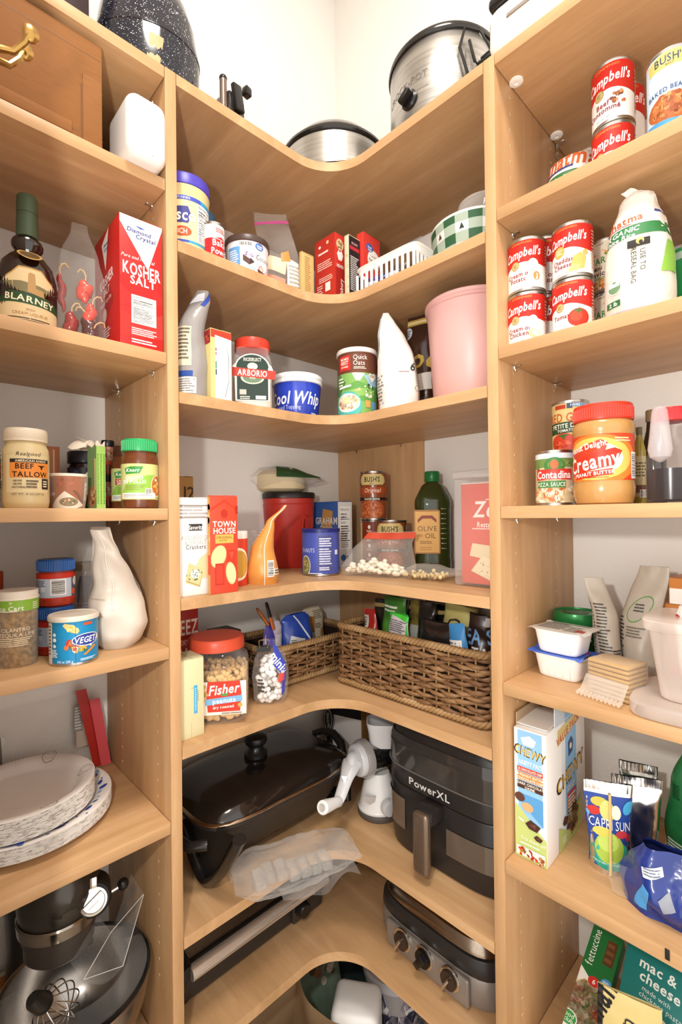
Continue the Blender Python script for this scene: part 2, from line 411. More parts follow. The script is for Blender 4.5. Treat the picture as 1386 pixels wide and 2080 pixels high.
WALL = noisy('wall_paint', ['e9e5df', 'f1eeea'], 6, .75, bump=0); 
m, nt, b, out = newmat('orange_peel_wall'); setp(b, lin('ebe7e1'), .7, 0, .25)
n = nt.nodes.new('ShaderNodeTexNoise'); n.inputs['Scale'].default_value = 95; n.inputs['Detail'].default_value = 2
tc = nt.nodes.new('ShaderNodeTexCoord'); nt.links.new(tc.outputs['Object'], n.inputs['Vector'])
bp = nt.nodes.new('ShaderNodeBump'); bp.inputs['Strength'].default_value = .28; bp.inputs['Distance'].default_value = .004
nt.links.new(n.outputs[0], bp.inputs['Height']); nt.links.new(bp.outputs[0], b.inputs['Normal']); WALL = m
HT = 3.6
struct(MB().box((-.06, -1.2, HT/2), (.12, 2.64, HT), WALL), 'wall_left')
struct(MB().box((1.2, .06, HT/2), (2.4, .12, HT), WALL), 'wall_back')
P0 = fx(88, 700, D); Lf = fo.location; k = (.66-D)/(Lf.x-D); jy = P0.y+(Lf.y-P0.y)*k
struct(MB().box((.345, jy-.06, HT/2), (.69, .12, HT), WALL), 'wall_front')
struct(MB().box((1.2, -1.2, -.05), (2.64, 2.64, .1), noisy('floor_tile', ['b5a896', 'c4b8a6'], 8, .5)), 'floor')
struct(MB().box((1.2, -1.2, HT+.05), (2.64, 2.64, .1), M('efece6', .8)), 'ceiling')
# ---------- upright panels ----------
DA, DB = -W1-T, W2+T
def peg_holes(mb, xs, z0, z1, on):
    z = z0
    while z < z1:
        for q in xs: mb.lathe([(.0026, 0), (.0026, .0003), (.0017, .0005), (1e-5, .0003)], [HOLE_GLINT, HOLE_GLINT, M('6d4f30')], 8, mx=on(q, z))
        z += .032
HOLE_GLINT = M('f0dcb8', .25)  # cream ring paints the bright highlight of each peg hole into its colour
lc = [fy(317, 1200, DA).x, fy(248, 1500, DA).x]; rc = [-fx(1051, 1250, DB).y, -fx(1132, 1180, DB).y]
p = MB().box((D/2+.0005, -W1-T/2, Z['C1']/2), (D-.002, T, Z['C1']), wood('z'), .0008)
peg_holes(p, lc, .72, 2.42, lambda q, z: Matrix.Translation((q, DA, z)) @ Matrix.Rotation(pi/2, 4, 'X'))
t = p.build('divider_panel'); t['label'] = 'upright maple panel between the corner shelves and the shelves with the liqueur bottle'; t['category'] = 'panel'
p = MB().box((W2+T/2, -D/2-.0005, Z['C1']/2), (T, D-.002, Z['C1']), wood('z'), .0008)
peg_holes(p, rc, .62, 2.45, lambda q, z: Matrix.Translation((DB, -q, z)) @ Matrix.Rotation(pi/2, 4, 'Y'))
t = p.build('divider_panel'); t['label'] = 'upright maple panel between the corner shelves and the soup can shelves'; t['category'] = 'panel'
PX = fy(860.8, 940, -.008).x
t = MB().box((PX/2, -.0045, Z['C1']/2-.02), (PX-.002, .007, Z['C1']-.05), wood('z'), .0005).build('support_panel'); t['label'] = 'narrow maple back panel standing in the wall corner behind the baked bean cans'; t['category'] = 'panel'
LY, RX = jy+.004, 1.75
t = MB().box((RX+T/2, -D/2-.0005, Z['C1']/2), (T, D-.002, Z['C1']), wood('z'), .0008).build('end_panel'); t['label'] = 'maple end panel closing the soup can shelves beyond the frame'; t['category'] = 'panel'
# ---------- shelf boards ----------
def pin(parent, mx, flip=1):
    b = MB(); b.box((0, .007*flip, -.0012), (.009, .014, .0016), CHROME(), .0005, 1, mx); b.tube([(0, .0, -.001), (0, .001*flip, -.006), (0, .0035*flip, -.0105)], [.0028, .0024, .0012], CHROME(), 8, mx=mx); b.build('shelf_pin', parent)
def board(mb, name, label):
    o = mb.build(name); o['label'] = label; o['category'] = 'shelf'; o['group'] = 'maple shelf boards'; return o
LN = dict(L1='maple top shelf board above the cardboard box', L2='maple shelf board holding the cardboard box and white canister', L3='maple shelf board carrying the liqueur bottle and kosher salt',
          L4='maple shelf board carrying the beef tallow jar', L5='maple shelf board carrying the seasoning tubs and white paper bag', L6='maple shelf board under the stacked paper plates', L7='maple shelf board under the stand mixer')
for kz, lb in LN.items():
    o = board(MB().box(((D-.002)/2+.001, (DA+LY)/2-.0003, Z[kz]-T/2), (D-.002, DA-LY-.0016, T), wood('y'), .0008), 'shelf_board', lb)
    if kz != 'L1':
        for q in lc: pin(o, Matrix.Translation((q, DA-.0008, Z[kz]-T-.0002)), -1)
RN = dict(R1='maple top shelf board with white cover caps on its underside', R2='maple shelf board carrying the beef consomme cans', R3='maple shelf board carrying the stacked soup cans and white rice bag',
          R4='maple shelf board carrying the peanut butter jar', R5='maple shelf board carrying the white meal trays', R6='maple shelf board carrying the juice pouches', R7='maple shelf board carrying the pasta boxes')
for kz, lb in RN.items():
    o = board(MB().box(((DB+RX)/2, -(D-.002)/2-.001, Z[kz]-T/2), (RX-DB-.0016, D-.002, T), wood('x'), .0008), 'shelf_board', lb)
    for q in rc:
        if kz == 'R1':
            b = MB(); b.lathe([(.013, 0), (.013, -.002), (.009, -.0035), (.0045, -.0035), (.004, -.002), (1e-5, -.002)], M('f6f4ef', .3), 24, mx=Matrix.Translation((DB+.013, -q, Z[kz]-T)), sx=1, sy=1); b.build('cover_cap', o)
        else: pin(o, Matrix.Translation((DB+.0008, -q, Z[kz]-T-.0002)) @ Matrix.Rotation(-pi/2, 4, 'Z'))
    if kz == 'R1':
        b = MB(); b.box((.0012, 0, -.016), (.0016, .014, .03), CHROME(), .0005, 1); b.box((.012, 0, -.0012), (.022, .014, .0016), CHROME(), .0005, 1); b.ball((.0025, 0, -.018), .0035, CHROME(), 8, (.5, 1, 1))
        b.build('angle_bracket', o).location = (DB+.0004, -rc[1]+.03, Z[kz]-T)
CN = dict(C1='curved maple top corner shelf carrying the slow cookers', C2='curved maple corner shelf carrying the baking supplies', C3='curved maple corner shelf carrying the oats and pink bucket', C4='curved maple corner shelf carrying the crackers and olive oil',
          C5='curved maple corner shelf carrying the wicker baskets', C6='curved maple corner shelf carrying the skillet and air fryer', C7='curved maple corner shelf carrying the two grills')
RC = .115; e = .0012
for kz, lb in CN.items():
    arc = [(D+RC-RC*cos(a), -D-RC+RC*sin(a)) for a in [pi/2*i/14 for i in range(15)]]
    poly = [(e, -W1+e), (D-e, -W1+e)]+arc+[(W2-e, -D+e), (W2-e, -e), (PX+e, -e), (PX+e, -.0092), (e, -.0092)]
    o = board(MB().prism(poly, Z[kz]-T, Z[kz], wood('x')), 'corner_shelf', lb)
    if kz in ('C3', 'C2', 'C4'):
        for px, py in ((725, 910), (815, 900)):
            q = fy(px, py, -.01).x
            if kz == 'C2':
                if px > 800: MB().lathe([(.013, 0), (.013, -.002), (.009, -.0035), (1e-5, -.003)], M('f6f4ef', .3), 20, mx=Matrix.Translation((q-.01, -.025, Z[kz+'']-T))).build('cover_cap', o)
            else: pin(o, Matrix.Translation((q, -.0092, Z[kz]-T-.0002)), -1)
# ================= shelves by the door =================
z = Z['L2']
# cardboard box
yr = fx(208, 200, .345).y; zt = ztop(207, 97, .345, yr); h = zt-z; yl = LY+.02; yw = fx(165, 200, .345).y-(yl+yr)/2; bw = yr-yl
CARD = noisy('brown_cardboard', ['74481f', '87572b', '7d5026'], 30, .8, (1, 1, 6))
t = thing('cardboard_box', 'brown cardboard box under the top shelf, its flap taped down', 'box', (.345-.15, (yl+yr)/2, z+.0005))
k = MB(); k.box((0, 0, h/2), (.3, bw, h), CARD, .002)
decals(k, [('r', 0, h-.028, bw, .0012, '6d4520'), ('r', yw, .05, .0014, .1, '5d3a1a'), ('r', (yw+bw/2)/2, .1, bw/2-yw, .0012, '7d5228'), ('r', 0, .016, bw, .001, '7d5228')], on_plane((.15, 0, 0), (0, 1, 0), (0, 0, 1))); k.build('carton', t)
k = MB(); k.box((.151, (yw+bw/2)/2, .06), (.0016, bw/2-yw-.004, .118), CARD, .0005); k.build('tape_flap', t)
k = MB(); k.box((.1535, -.02, .013), (.004, bw-.06, .02), CARD, .001); k.build('bottom_flap', t)
# brass hook on the door return
hk = thing('coat_hook', 'curled brass double coat hook screwed to the door side wall', 'hook', (.60, jy+.0004, fx(30, 60, .62).z))
BR = M('b08a4e', .25, 1)
k = MB(); k.box((0, .003, 0), (.03, .005, .06), BR, .002); k.build('mount_plate', hk)
for s in (-1, 1):
    k = MB(); k.tube([(s*.004, .004, -.012), (s*.008, .02, -.022), (s*.011, .036, -.018), (s*.013, .046, -.003), (s*.014, .05, .008)], [.004, .004, .0035, .0035, .004], BR); k.ball((s*.014, .052, .011), .009, BR, 10, (.5, 1, 1.2)); k.build('hook_arm', hk)
# white canister
c, a, b = boxfit(216, 262, 343, 230, 'L', .385)
zt = ztop(300, 180, c.x, c.y); t = thing('food_canister', 'white rounded plastic canister beside the cardboard box, jutting over the shelf edge', 'canister', (c.x-a/2, c.y+b/2, z+.0006))
h = zt-z; WH = M('f5f4f2', .22, 0, .5)
k = MB(); k.box((0, 0, h/2), (a, b, h), WH, .02, 5); k.build('canister_body', t)
k = MB(); k.box((.0006, .006, h/2), (a, .0012, h*.86), M('dcdad6', .3), .0003); k.build('seam', t)
# ---- bottle shelf
z = Z['L3']; x, y, r = cylfit(-8, 117, 600, 'L', .262)
GLS = M('1c0d08', .07, 0, .6, .5)
zc = lambda py: ztop(50, py, x, y, .03)-z
h = zc(380); t = thing('liqueur_bottle', 'dark brown cream liqueur bottle with green cap and castle label', 'bottle', (x, y, z), face_cam(x, y)+.12)
zn = zc(470); zs = zc(505)
pr = [(r*.86, 0), (r*.95, .004), (r*.98, .02), (r, zs*.45), (r*.99, zs*.7), (r*.86, zs*.88), (r*.6, zs*.985), (r*.46, zs*1.02), (r*.42, zn-.022), (r*.52, zn-.016), (r*.54, zn-.008), (r*.47, zn-.001), (r*.30, zn+.002), (r*.30, zn+.01)]
k = MB(); k.lathe(pr, GLS, 48, sy=.72); k.build('glass_body', t)
k = MB(); CAP = M('47573f', .4); k.lathe([(r*.36, zn+.0025), (r*.375, zn+.004), (r*.36, h*.87), (r*.345, h*.87+.0008), (r*.36, h*.875), (r*.355, h-.003), (r*.33, h), (1e-5, h)], CAP, 32); k.build('cap', t)
f = profile_r(pr); W = zs; k = MB()
lab = [(-.36, .05), (.36, .05), (.42, .2), (.40, .42), (.44, .5), (.36, .62), (.2, .72), (.12, .80), (-.12, .80), (-.2, .72), (-.36, .62), (-.44, .5), (-.40, .42), (-.42, .2)]
decals(k, [('p', lab, 'b98f4c'), ('p', [(u*.95, (v-.43)*.95+.43) for u, v in lab], 'd9c295'), ('p', [(-.34, .5), (-.3, .6), (-.1, .62), (.1, .6), (.32, .56), (.36, .48)], '7c7350'), ('p', [(-.03, .5), (-.02, .72), (.0, .74), (.05, .73), (.06, .56), (.14, .55), (.16, .46)], 'b48e58'),
  ('p', [(-.46, .36), (-.44, .5), (-.1, .485), (.2, .47), (.46, .44), (.46, .31), (.2, .34), (-.1, .355)], '2c4a2c'), ('t', 0, .412, .078, 'BLARNEY', 'efe3c2', dict(rot=-.075, sx=1.15)),
  ('t', 0, .285, .03, 'IRISH', 'a8763c', dict(b=0)), ('t', 0, .235, .036, 'CREAM LIQUEUR', 'a8763c', dict(b=0)), ('l', 0, .14, .5, .1, 4, '5a4630')], on_cyl(r*.985, 0, 1, .725), W*.98, step=.006)
k.build('label', t)
k = MB(); decals(k, [('e', 0, .0, .26, .16, 'b08a4a'), ('e', 0, 0, .21, .12, '57401f')], lambda u, v, l: V((u, -f(zs*.93+v)*.72-.003+v*.5-l, zs*.95+v)), W, step=.004, stepv=.004); k.build('neck_seal', t)
dup(t, (x-.03, y-.142, z), None, 'second dark liqueur bottle, only a sliver of label beside the bigger view of its twin')
# chillies in a clear bag
x, y = fx(164, 640, .27).x, fx(164, 640, .27).y; h = ztop(150, 452, x, y)-z
CL = film('clear_cellophane', 'f4f0ea', .04, .1, .5, .25)
t, fn = bag('chilli_bag', 'clear cellophane bag of dried red chillies beside the kosher salt', (x, y, z), face_cam(x, y), h, ((0, .038), (.15, .041), (.5, .041), (.75, .03), (.93, .014), (1, .012)), ((0, .03), (.2, .036), (.5, .028), (.8, .008), (1, .001)), CL, crum=.008, fr=14, seed=4)
CH = [noisy('dried_chilli', ['5c0f0d', '8f1a14', '3c0a0a'], 60, .18, spec=.7), noisy('bright_chilli', ['b3261a', 'd0402a', '8a1a12'], 50, .2, spec=.7), noisy('dark_chilli', ['2c100e', '4b1a16', '1c0a0a'], 50, .2, spec=.7)]
STEM = M('c9a878', .6)
def chilli(loc, rx, ry, L, w, mt, lb, hook=1):
    c = thing('dried_chilli', lb, 'chilli', loc, 0, 'dried chillies in the bag', rot=(rx, ry, face_cam(x, y)))
    k = MB(); n = 14; k.tube([(sin(i*.9)*.002, sin(i/n*3)*.004, L*i/n) for i in range(n+1)], [max(.0008, w*sin(pi*min(1, (i+.15)/(n+.35)))**.6*(.7+.3*i/n)*(1+.1*sin(i*2.1))) for i in range(n+1)], mt, 12); k.build('pod', c, smooth=70)
    k = MB(); k.tube([(0, 0, L-.002), (0, -.003, L+.007), (.004*hook, -.005, L+.014), (.010*hook, -.004, L+.016), (.014*hook, 0, L+.011)], .0013, STEM, 6); k.build('stem', c)
d = V((sin(face_cam(x, y)), -cos(face_cam(x, y)), 0)); sdx = V((cos(face_cam(x, y)), sin(face_cam(x, y)), 0))
def cp(u, v, w=0): return V((x, y, z))+sdx*u+d*w+V((0, 0, v))
chilli(cp(-.028, h*.25, .01), .05, -.06, h*.30, .008, CH[0], 'long wrinkled dark red dried chilli standing at the bag edge')
chilli(cp(.004, h*.36, .008), 0, .1, h*.18, .016, CH[1], 'bright red glossy dried chilli near the top of the bag', -1)
chilli(cp(.008, h*.16, .012), 0, .25, h*.2, .012, CH[1], 'bright red dried chilli with a curled stalk, middle of the bag')
chilli(cp(-.02, .004, .012), 0, .1, h*.25, .014, CH[0], 'deep red dried chilli at the foot of the bag')
chilli(cp(.022, .004, .01), 0, -.25, h*.24, .016, CH[2], 'almost black dried chilli lying low in the bag', -1)
chilli(cp(.004, .004, .016), 0, .5, h*.16, .012, CH[2], 'short dark chilli at the front of the bag bottom')
# kosher salt
RED = 'c4221f'
fit = boxfit(193, 243, 330, 560, 'L', .347, -.03); h = ztop(243, 430, fit[0].x, fit[0].y)-z
tri = [('p', [(-.2, 1), (.17, 1), (.05, .62)], 'f4f2ef'), ('r', 0, .3, .5, .002, 'a81a18'), ('p', [(-.2, .5), (0, .62), (.18, .4), (.05, .3)], 'b51d1b'), ('p', [(-.2, .28), (0, .2), (.2, .32), (.2, .1), (-.2, .06)], 'ce2d27')]
carton('salt_box', 'tall red kosher salt box with white triangle and nutrition panel', fit, z, h, RED,
  [('p', [(-.12, .92), (.06, 1), (-.02, .68)], 'f4f2ef'), ('p', [(-.2, .5), (0, .62), (.18, .4), (.05, .3)], 'a81a18'), ('t', 0, .6, .085, 'KOSHER', 'fff', dict(sx=.72, rot=.1)), ('t', 0, .51, .055, 'SALT', 'fff', dict(sx=.8, rot=.1)), ('t', -.02, .43, .036, 'Foodservice Use', 'fff', dict(sx=.8, rot=.1, b=0)), ('t', 0, .89, .025, 'Diamond', '2b2f7d', dict(it=.2)), ('t', .0, .85, .025, 'Crystal', '2b2f7d', dict(it=.2)), ('e', -.04, .32, .09, .11, 'e7dcc6'), ('l', .02, .17, .2, .09, 4, 'f1dedb'), ('l', -.02, .08, .16, .05, 2, 'f1dedb')],
  tri+[('t', -.02, .9, .034, 'Diamond', '2b2f7d', dict(it=.15)), ('t', .03, .86, .034, 'Crystal', '2b2f7d', dict(it=.15)), ('p', [(-.05, .94), (-.01, .925), (.03, .93), (0, .94)], '3a58b0'), ('t', -.03, .69, .028, 'Pure and Natural', 'f6e8e6', dict(it=.3, b=0, sx=.9)), ('t', 0, .6, .095, 'KOSHER', 'fff', dict(sx=.55)), ('t', .01, .515, .065, 'SALT', 'fff', dict(sx=.9)), ('n', .015, .29, .19, .22), ('l', .02, .12, .2, .06, 4, 'f1dedb'), ('l', .02, .045, .2, .04, 2, 'f1dedb')], rot=-.03)
# ---- tallow shelf
z = Z['L4']
x, y, r = cylfit(3, 101, 960, 'L', .268); h = ztop(50, 868, x, y, r*.9)-z; q = h
TAL = noisy('cream_fat', ['cdb88a', 'd9c79b'], 12, .2, spec=.6)
t = thing('tallow_jar', 'cream beef tallow jar with white lid and orange label', 'jar', (x, y, z), face_cam(x, y))
pr = [(r*.86, 0), (r*.95, .003), (r, .012), (r, h*.66), (r*.97, h*.74), (r*.86, h*.815), (r*.84, h*.84)]
k = MB(); k.lathe(pr, TAL, 48); k.build('jar_body', t)
k = MB(); wl = M('e2d4bf', .35); k.lathe([(r*.88, h*.84), (r*.93, h*.843), (r*.92, h*.875), (r*.94, h*.885), (r*.93, h*.92), (r*.94, h*.93), (r*.92, h*.985), (r*.88, h), (1e-5, h)], wl, 48); k.build('lid', t)
k = MB(); decals(k, [('r', .02, .43, .5, .46, 'd8c79c'), ('t', .02, .675, .05, 'Realgood', '3a2a1c', dict(b=0, it=.25)), ('r', .05, .59, .46, .045, '2a211b'), ('t', .06, .59, .028, 'AMERICAN ANGUS', 'e8dcc0'), ('r', .05, .475, .46, .185, 'e08a3c'), ('t', -.02, .525, .066, 'BEEF', '2a1a12'), ('t', .05, .425, .066, 'TALLOW', '2a1a12', dict(sx=.98)), ('p', [(.12, .535), (.22, .535), (.185, .515), (.17, .475), (.155, .515)], '2a1a12'),
   ('r', .225, .31, .1, .13, '2a211b'), ('l', .225, .31, .07, .09, 3, 'e8dcc0'), ('t', -.09, .345, .022, 'NEVER', '3a2a1c'), ('t', -.09, .305, .022, 'NEVER', '3a2a1c'), ('t', -.08, .265, .022, 'NOTHING', '3a2a1c'), ('l', .07, .305, .14, .11, 3, '6b5a40'), ('t', .02, .18, .024, 'NET WT. 14 OZ (397 G)', '4a3a28', dict(b=0)), ('n', -.36, .52, .11, .34)], on_cyl(r*1.001), h, step=.005); k.build('label', t)
x2, y2, r2 = cylfit(-40, 4.5, 960, 'L', .27); dup(t, (x2-.02, y2-.02, z), face_cam(x2, y2)+.9, 'jar at the frame edge beside the beef tallow, only its rim of label showing')
c, a, b = boxfit(84, 97, 104, 960, 'L', .12); h2 = ztop(100, 906, c.x, c.y)-z
t = thing('thin_carton', 'narrow reddish brown carton edge behind the beef tallow jar', 'box', (c.x-.03, c.y+.011, z)); k = MB(); k.box((0, 0, h2/2), (.06, .022, h2), 'a8633a', .001)
decals(k, [('r', 0, h2*.5, .003, h2*.9, 'd9a77a')], on_plane((.03, 0, 0), (0, 1, 0), (0, 0, 1))); k.build('carton', t)
x, y, r = cylfit(100, 178, 1000, 'L', .262); h = ztop(139, 961, x, y, r)-z
t = thing('soup_cup', 'brown and white instant soup cup wrapped in crinkled film', 'cup', (x, y, z), face_cam(x, y))
pr = [(r*.84, 0), (r*.98, h*.93)]; k = MB(); k.lathe([(r*.84, 0), (r*.98, h*.92)], '9a5a38', 44); k.build('cup_body', t)
k = MB(); k.lathe([(r*.985, h*.92), (r*1.01, h*.94), (r*1.01, h*.99), (r*.98, h), (1e-5, h)], 'e9ddcc', 44); k.build('rim_lid', t)
k = MB(); g = on_cyl(profile_r(pr)); decals(k, [('p', [(-.6, .05), (-.1, .5), (.45, .1), (.2, 0.02), (-.5, .02)], 'e0d4c2'), ('e', 0, .2, .5, .25, '8d7b5a'), ('s', 0, .2, .4, .2, ['566048', 'b0603c', 'd9c9a0'], 12), ('p', [(.1, .52), (.13, .52), (.42, .14), (.39, .14)], '3a241a'), ('p', [(.18, .5), (.2, .5), (.46, .16), (.44, .16)], '3a241a'), ('t', -.5, .45, .12, 'oup', 'e9dcc8'), ('r', .7, .45, .55, .88, 'a08a62'), ('n', .62, .5, .34, .5), ('s', -.1, .75, .7, .2, ['b0522c', 'c26a40', '8a4426'], 16)], g, h, step=.005); k.build('label', t)
k = MB(); k.lathe([(r*.86, .001), (r*1.02, h*.6), (r*1.03, h*.93)], film('shrink_film', 'fff', .03, .08, .6), 44, cap=False); k.build('film_wrap', t)
def smalljar(name, lb, x, y, r, h, body, lid, lidh, lab, items, cat='jar', rz=0, rl=1.0, group=None, glass=None, ribs=0, neck=.86):
    t = thing(name, lb, cat, (x, y, z), face_cam(x, y)+rz, group); b = MB(); zl = h-lidh
    pr = [(r*.88, 0), (r*.98, .003), (r, .009), (r, zl*.82), (r*.97, zl*.9), (r*neck, zl*.98), (r*neck, zl)]
    b.lathe(pr, body, 44); b.build('jar_body', t)
    b = MB(); R = r*rl; n = 60
    if ribs:
        for i in range(n): pass
        b.lathe([(R, zl), (R*1.01, zl+.002), (R*1.0, h-.004), (R*.95, h), (1e-5, h)], lid, 44)
        for i in range(48):
            a = 2*pi*i/48; b.box((cos(a)*R*1.0, sin(a)*R, zl+(h-zl)*.48), (.0016, .0016, (h-zl)*.8), lid, 0, 1, None)
    else: b.lathe([(R*.97, zl), (R*1.0, zl+.001), (R*1.0, h-.003), (R*.95, h), (1e-5, h)], lid, 44)
    b.build('lid', t)
    if lab:
        b = MB(); v0, v1, col = lab; b.lathe([(r*1.004, h*v0), (r*1.004, h*v1)], col, 44, cap=False); decals(b, items, on_cyl(r*1.005), h, step=.005); b.build('label', t)
    return t
x, y, r = cylfit(136, 206, 950, 'L', .09); h = ztop(165, 915, x, y, r)-z
smalljar('jam_jar', 'blackberry jam jar standing behind the instant soup cup', x, y, r, h, M('1f0f14', .1, 0, .6), M('23232a', .3), h*.2, (.12, .72, '1d1a22'), [('s', -.25, .5, .6, .4, ['2f2b3a', '46415a', '191620'], 40), ('p', [(-.4, .2), (.3, .3), (.5, .75), (.2, .8)], 'd9d0c6'), ('t', .25, .5, .12, 'BL', '3a2630', dict(rot=1.3)), ('r', -.42, .62, .2, .14, 'c9b98a')])
# torn soup mix packet
fit = boxfit(178, 196, 215, 980, 'L', .25, .25); h = ztop(196, 905, fit[0].x, fit[0].y)-z
t = carton('soup_mix_packet', 'torn open green soup mix packet with ragged white flaps', fit, z, h, '8aa860', [('r', 0, .5, .3, 1, '6f8a58'), ('e', 0, .2, .24, .34, 'a8744a'), ('s', 0, .2, .22, .3, ['c99a68', '8a5a34', 'd9b98a'], 16), ('r', .1, .55, .06, .5, 'c9b07a')], [('r', 0, .5, .4, 1, 'a9cf6a')]+[('l', -.1+.05*i, .48, .028, .8, 34, '4f8a2c') for i in range(5)], rot=.25, flaps=False)
k = MB(); a, b, hh = t['dims']; sx = noisy('torn_paper', ['d9c9b2', 'eadfcf'], 20, .8)
k.grid(lambda u, v: V((-a/2+a*u*1.0-.02*v, -b/2-.02*v-.012*sin(u*5)*v, hh+.012*sin(v*2.5)-.012*v*v+.003*sin(u*9))), 8, 6, sx)
k.grid(lambda u, v: V((-a/2-.055*v+a*.6*u*(1-v*.5), -b*.1+b*.4*u, hh+.004+.022*v+.006*sin(u*7)-.03*u*v)), 8, 8, sx); k.grid(lambda u, v: V((a/2-.002, -b/2+b*u, hh*.99+.008*v+.004*sin(u*8)*v)), 8, 3, sx); k.build('torn_flap', t)
BROWN = noisy('bouillon_powder', ['4a2412', '6b3a1e', '3a1a0e'], 90, .25, spec=.6)
kn = lambda red: [('r', 0, .375, 1.1, .49, 'c9cf8a'), ('p', [(-.3, .2), (.5, .13), (.5, .5), (.1, .48), (-.2, .36)], '8fbf4a'), ('p', [(-.22, .575), (-.2, .49), (0, .5), (.05, .6), (-.12, .6)], '3a8f3c'), ('t', -.1, .548, .05, 'Knorr', 'fff', dict(it=.2))]+([('r', -.08, .43, .24, .1, 'b8402e'), ('t', -.09, .45, .035, 'CALDO', 'fff'), ('t', -.09, .405, .035, 'DE RES', 'fff'), ('l', -.06, .3, .2, .1, 4, '6f8a3a')] if red else [('t', -.08, .44, .05, 'CALDO', 'fff'), ('t', -.08, .385, .05, 'DE POLLO', 'fff', dict(sx=.95)), ('l', -.06, .3, .28, .08, 3, '8a9a4a'), ('e', .28, .33, .26, .34, 'd9c9a0'), ('e', .28, .33, .22, .29, 'b87434'), ('s', .28, .33, .18, .24, ['e0a050', 'c9d070', 'efe0c0', 'd0602c'], 18)])+[('b', .12, .24, .1, .1), ('r', -.02, .185, .5, .08, 'f2efe6'), ('l', -.02, .185, .44, .05, 3, '999')]
x, y, r = cylfit(226, 278, 980, 'L', .20); h = ztop(240, 904, x, y, r)-z
smalljar('bouillon_jar', 'beef bouillon jar with brown lid and red label patch', x, y, r, h, BROWN, M('4b2d1c', .3), h*.17, (.13, .64, 'c9cf8a'), kn(1), rz=.35, rl=.86)
x, y, r = cylfit(246, 321, 980, 'L', .298); h = ztop(284, 890, x, y, r)-z
smalljar('bouillon_jar', 'chicken bouillon jar with bright green lid and soup bowl label', x, y, r, h, BROWN, M('22a05a', .35), h*.175, (.19, .64, 'c9cf8a'), kn(0), rl=.96, ribs=1)
x, y, r = cylfit(206, 233, 1000, 'L', .14); h = ztop(219, 965, x, y, r)-z
t = smalljar('spice_jar', 'little spice jar underneath another behind the soup mix packet', x, y, r, h, M('8a3a24', .15, 0, .6), M('17161a', .3), h*.18, (.3, .8, 'b8866a'), [('s', 0, .5, .5, .4, ['d9b090', 'a03a28', 'e0d0b8'], 12), ('r', 0, .34, 1, .1, 'd2552a')])
dup(t, (x, y, z+h+.0005), None, 'little spice jar with red band stacked on its twin')
# ---- seasoning shelf
z = Z['L5']
def cylbase(pl, pr, pyb, zz, py=None):
    pc = (pl+pr)/2; q = fz(pc, pyb, zz); d0 = V((q.x-CX, q.y-CY)).length
    a, b = ray(pl, py or pyb-60), ray(pr, py or pyb-60); a = V((a.x, a.y)).normalized(); b = V((b.x, b.y)).normalized(); hh = a.angle(b)/2; m = (a+b).normalized()
    d = d0/(1-sin(hh)); return CX+m.x*d, CY+m.y*d, d*sin(hh)
x, y, r = cylbase(-12, 80, 1358, z); h = ztop(35, 1194, x, y, -r*.8)-z
SPC = noisy('ground_seasoning', ['8a6a3a', 'b08a52', '6d5228', 'a58045'], 160, .5, detail=6)
t = thing('seasoning_tub', 'clear tub of brown seasoning with green band and white lid', 'tub', (x, y, z), face_cam(x, y))
k = MB(); k.lathe([(r*.9, 0), (r*.93, .004), (r*.93, h*.74), (r*.93, h*.75)], SPC, 48); k.build('seasoning', t)
k = MB(); k.lathe([(r*.93, .0), (r*.955, .003), (r*.955, h*.78)], film('clear_tub', 'fff', .05, .06), 48, cap=False)
decals(k, [('t', -.02, .5, .05, 'CILANTRO', 'e8dcc4', dict(b=0)), ('t', 0, .435, .05, 'TEQUILA LIME', 'e8dcc4', dict(b=0)), ('l', 0, .34, .42, .12, 5, 'd9c9a8')], on_cyl(r*.957), h, step=.006); k.build('clear_side', t)
k = MB(); GR = noisy('lime_print', ['5f8f2a', '86b53c', '74a630'], 40, .4); k.lathe([(r*.96, h*.735), (r*1.0, h*.74), (r*1.0, h*.885), (r*.99, h*.89)], ['e9e4da', GR, GR], 48, cap=False)
decals(k, [('t', -.12, .785, .062, 'Taco Cart', 'f4f0e4', dict(it=.05)), ('l', -.1, .745, .3, .02, 1, 'e9e4d4'), ('l', .24, .8, .1, .1, 4, 'dfe8c4'), ('e', -.07, .855, .04, .04, 'b9cf8a')], on_cyl(r*1.001), h, step=.006); k.build('band', t)
k = MB(); k.lathe([(r*1.0, h*.885), (r*1.02, h*.89), (r*1.02, h*.92), (r*.97, h*.925), (r*.97, h*.99), (r*.94, h), (1e-5, h)], M('ece3d4', .35), 48); k.build('lid', t)
# bouillon-blue lidded jars
x, y, r = cylbase(70, 150, 1332, z); zs_ = ztop(112, 1235, x, y, r)-z
x2, y2, r2 = cylfit(62, 151, 1190, 'L', x); r2 = min(r, r2); h = ztop(106, 1139, x, y, -r*.4)-z-zs_
REDC = noisy('chilli_powder', ['8f2418', 'b83a22', '74180f'], 70, .25)
its = [('r', 0, .36, 3, .03, 'c4301f'), ('r', -.1, .4, 1.1, .4, 'b9c3d3'), ('l', -.36, .5, .3, .14, 4, '5a6478'), ('b', .02, .42, .3, .34, 1), ('r', .55, .4, .5, .42, '5a5a66'), ('e', .42, .52, .16, .2, 'e4dcd0'), ('e', .36, .3, .12, .14, 'e2602a'), ('r', -.28, .38, .1, .1, 'd9dde6'), ('l', -.4, .3, .2, .06, 2, '5a6478')]
t = smalljar('paprika_jar', 'red spice jar with blue lid underneath its twin', x, y, r, zs_, REDC, noisy('blue_lid', ['1c4f94', '24589f'], 30, .35), zs_*.25, (.16, .7, 'c4301f'), its, rl=.98, ribs=1, cat='jar')
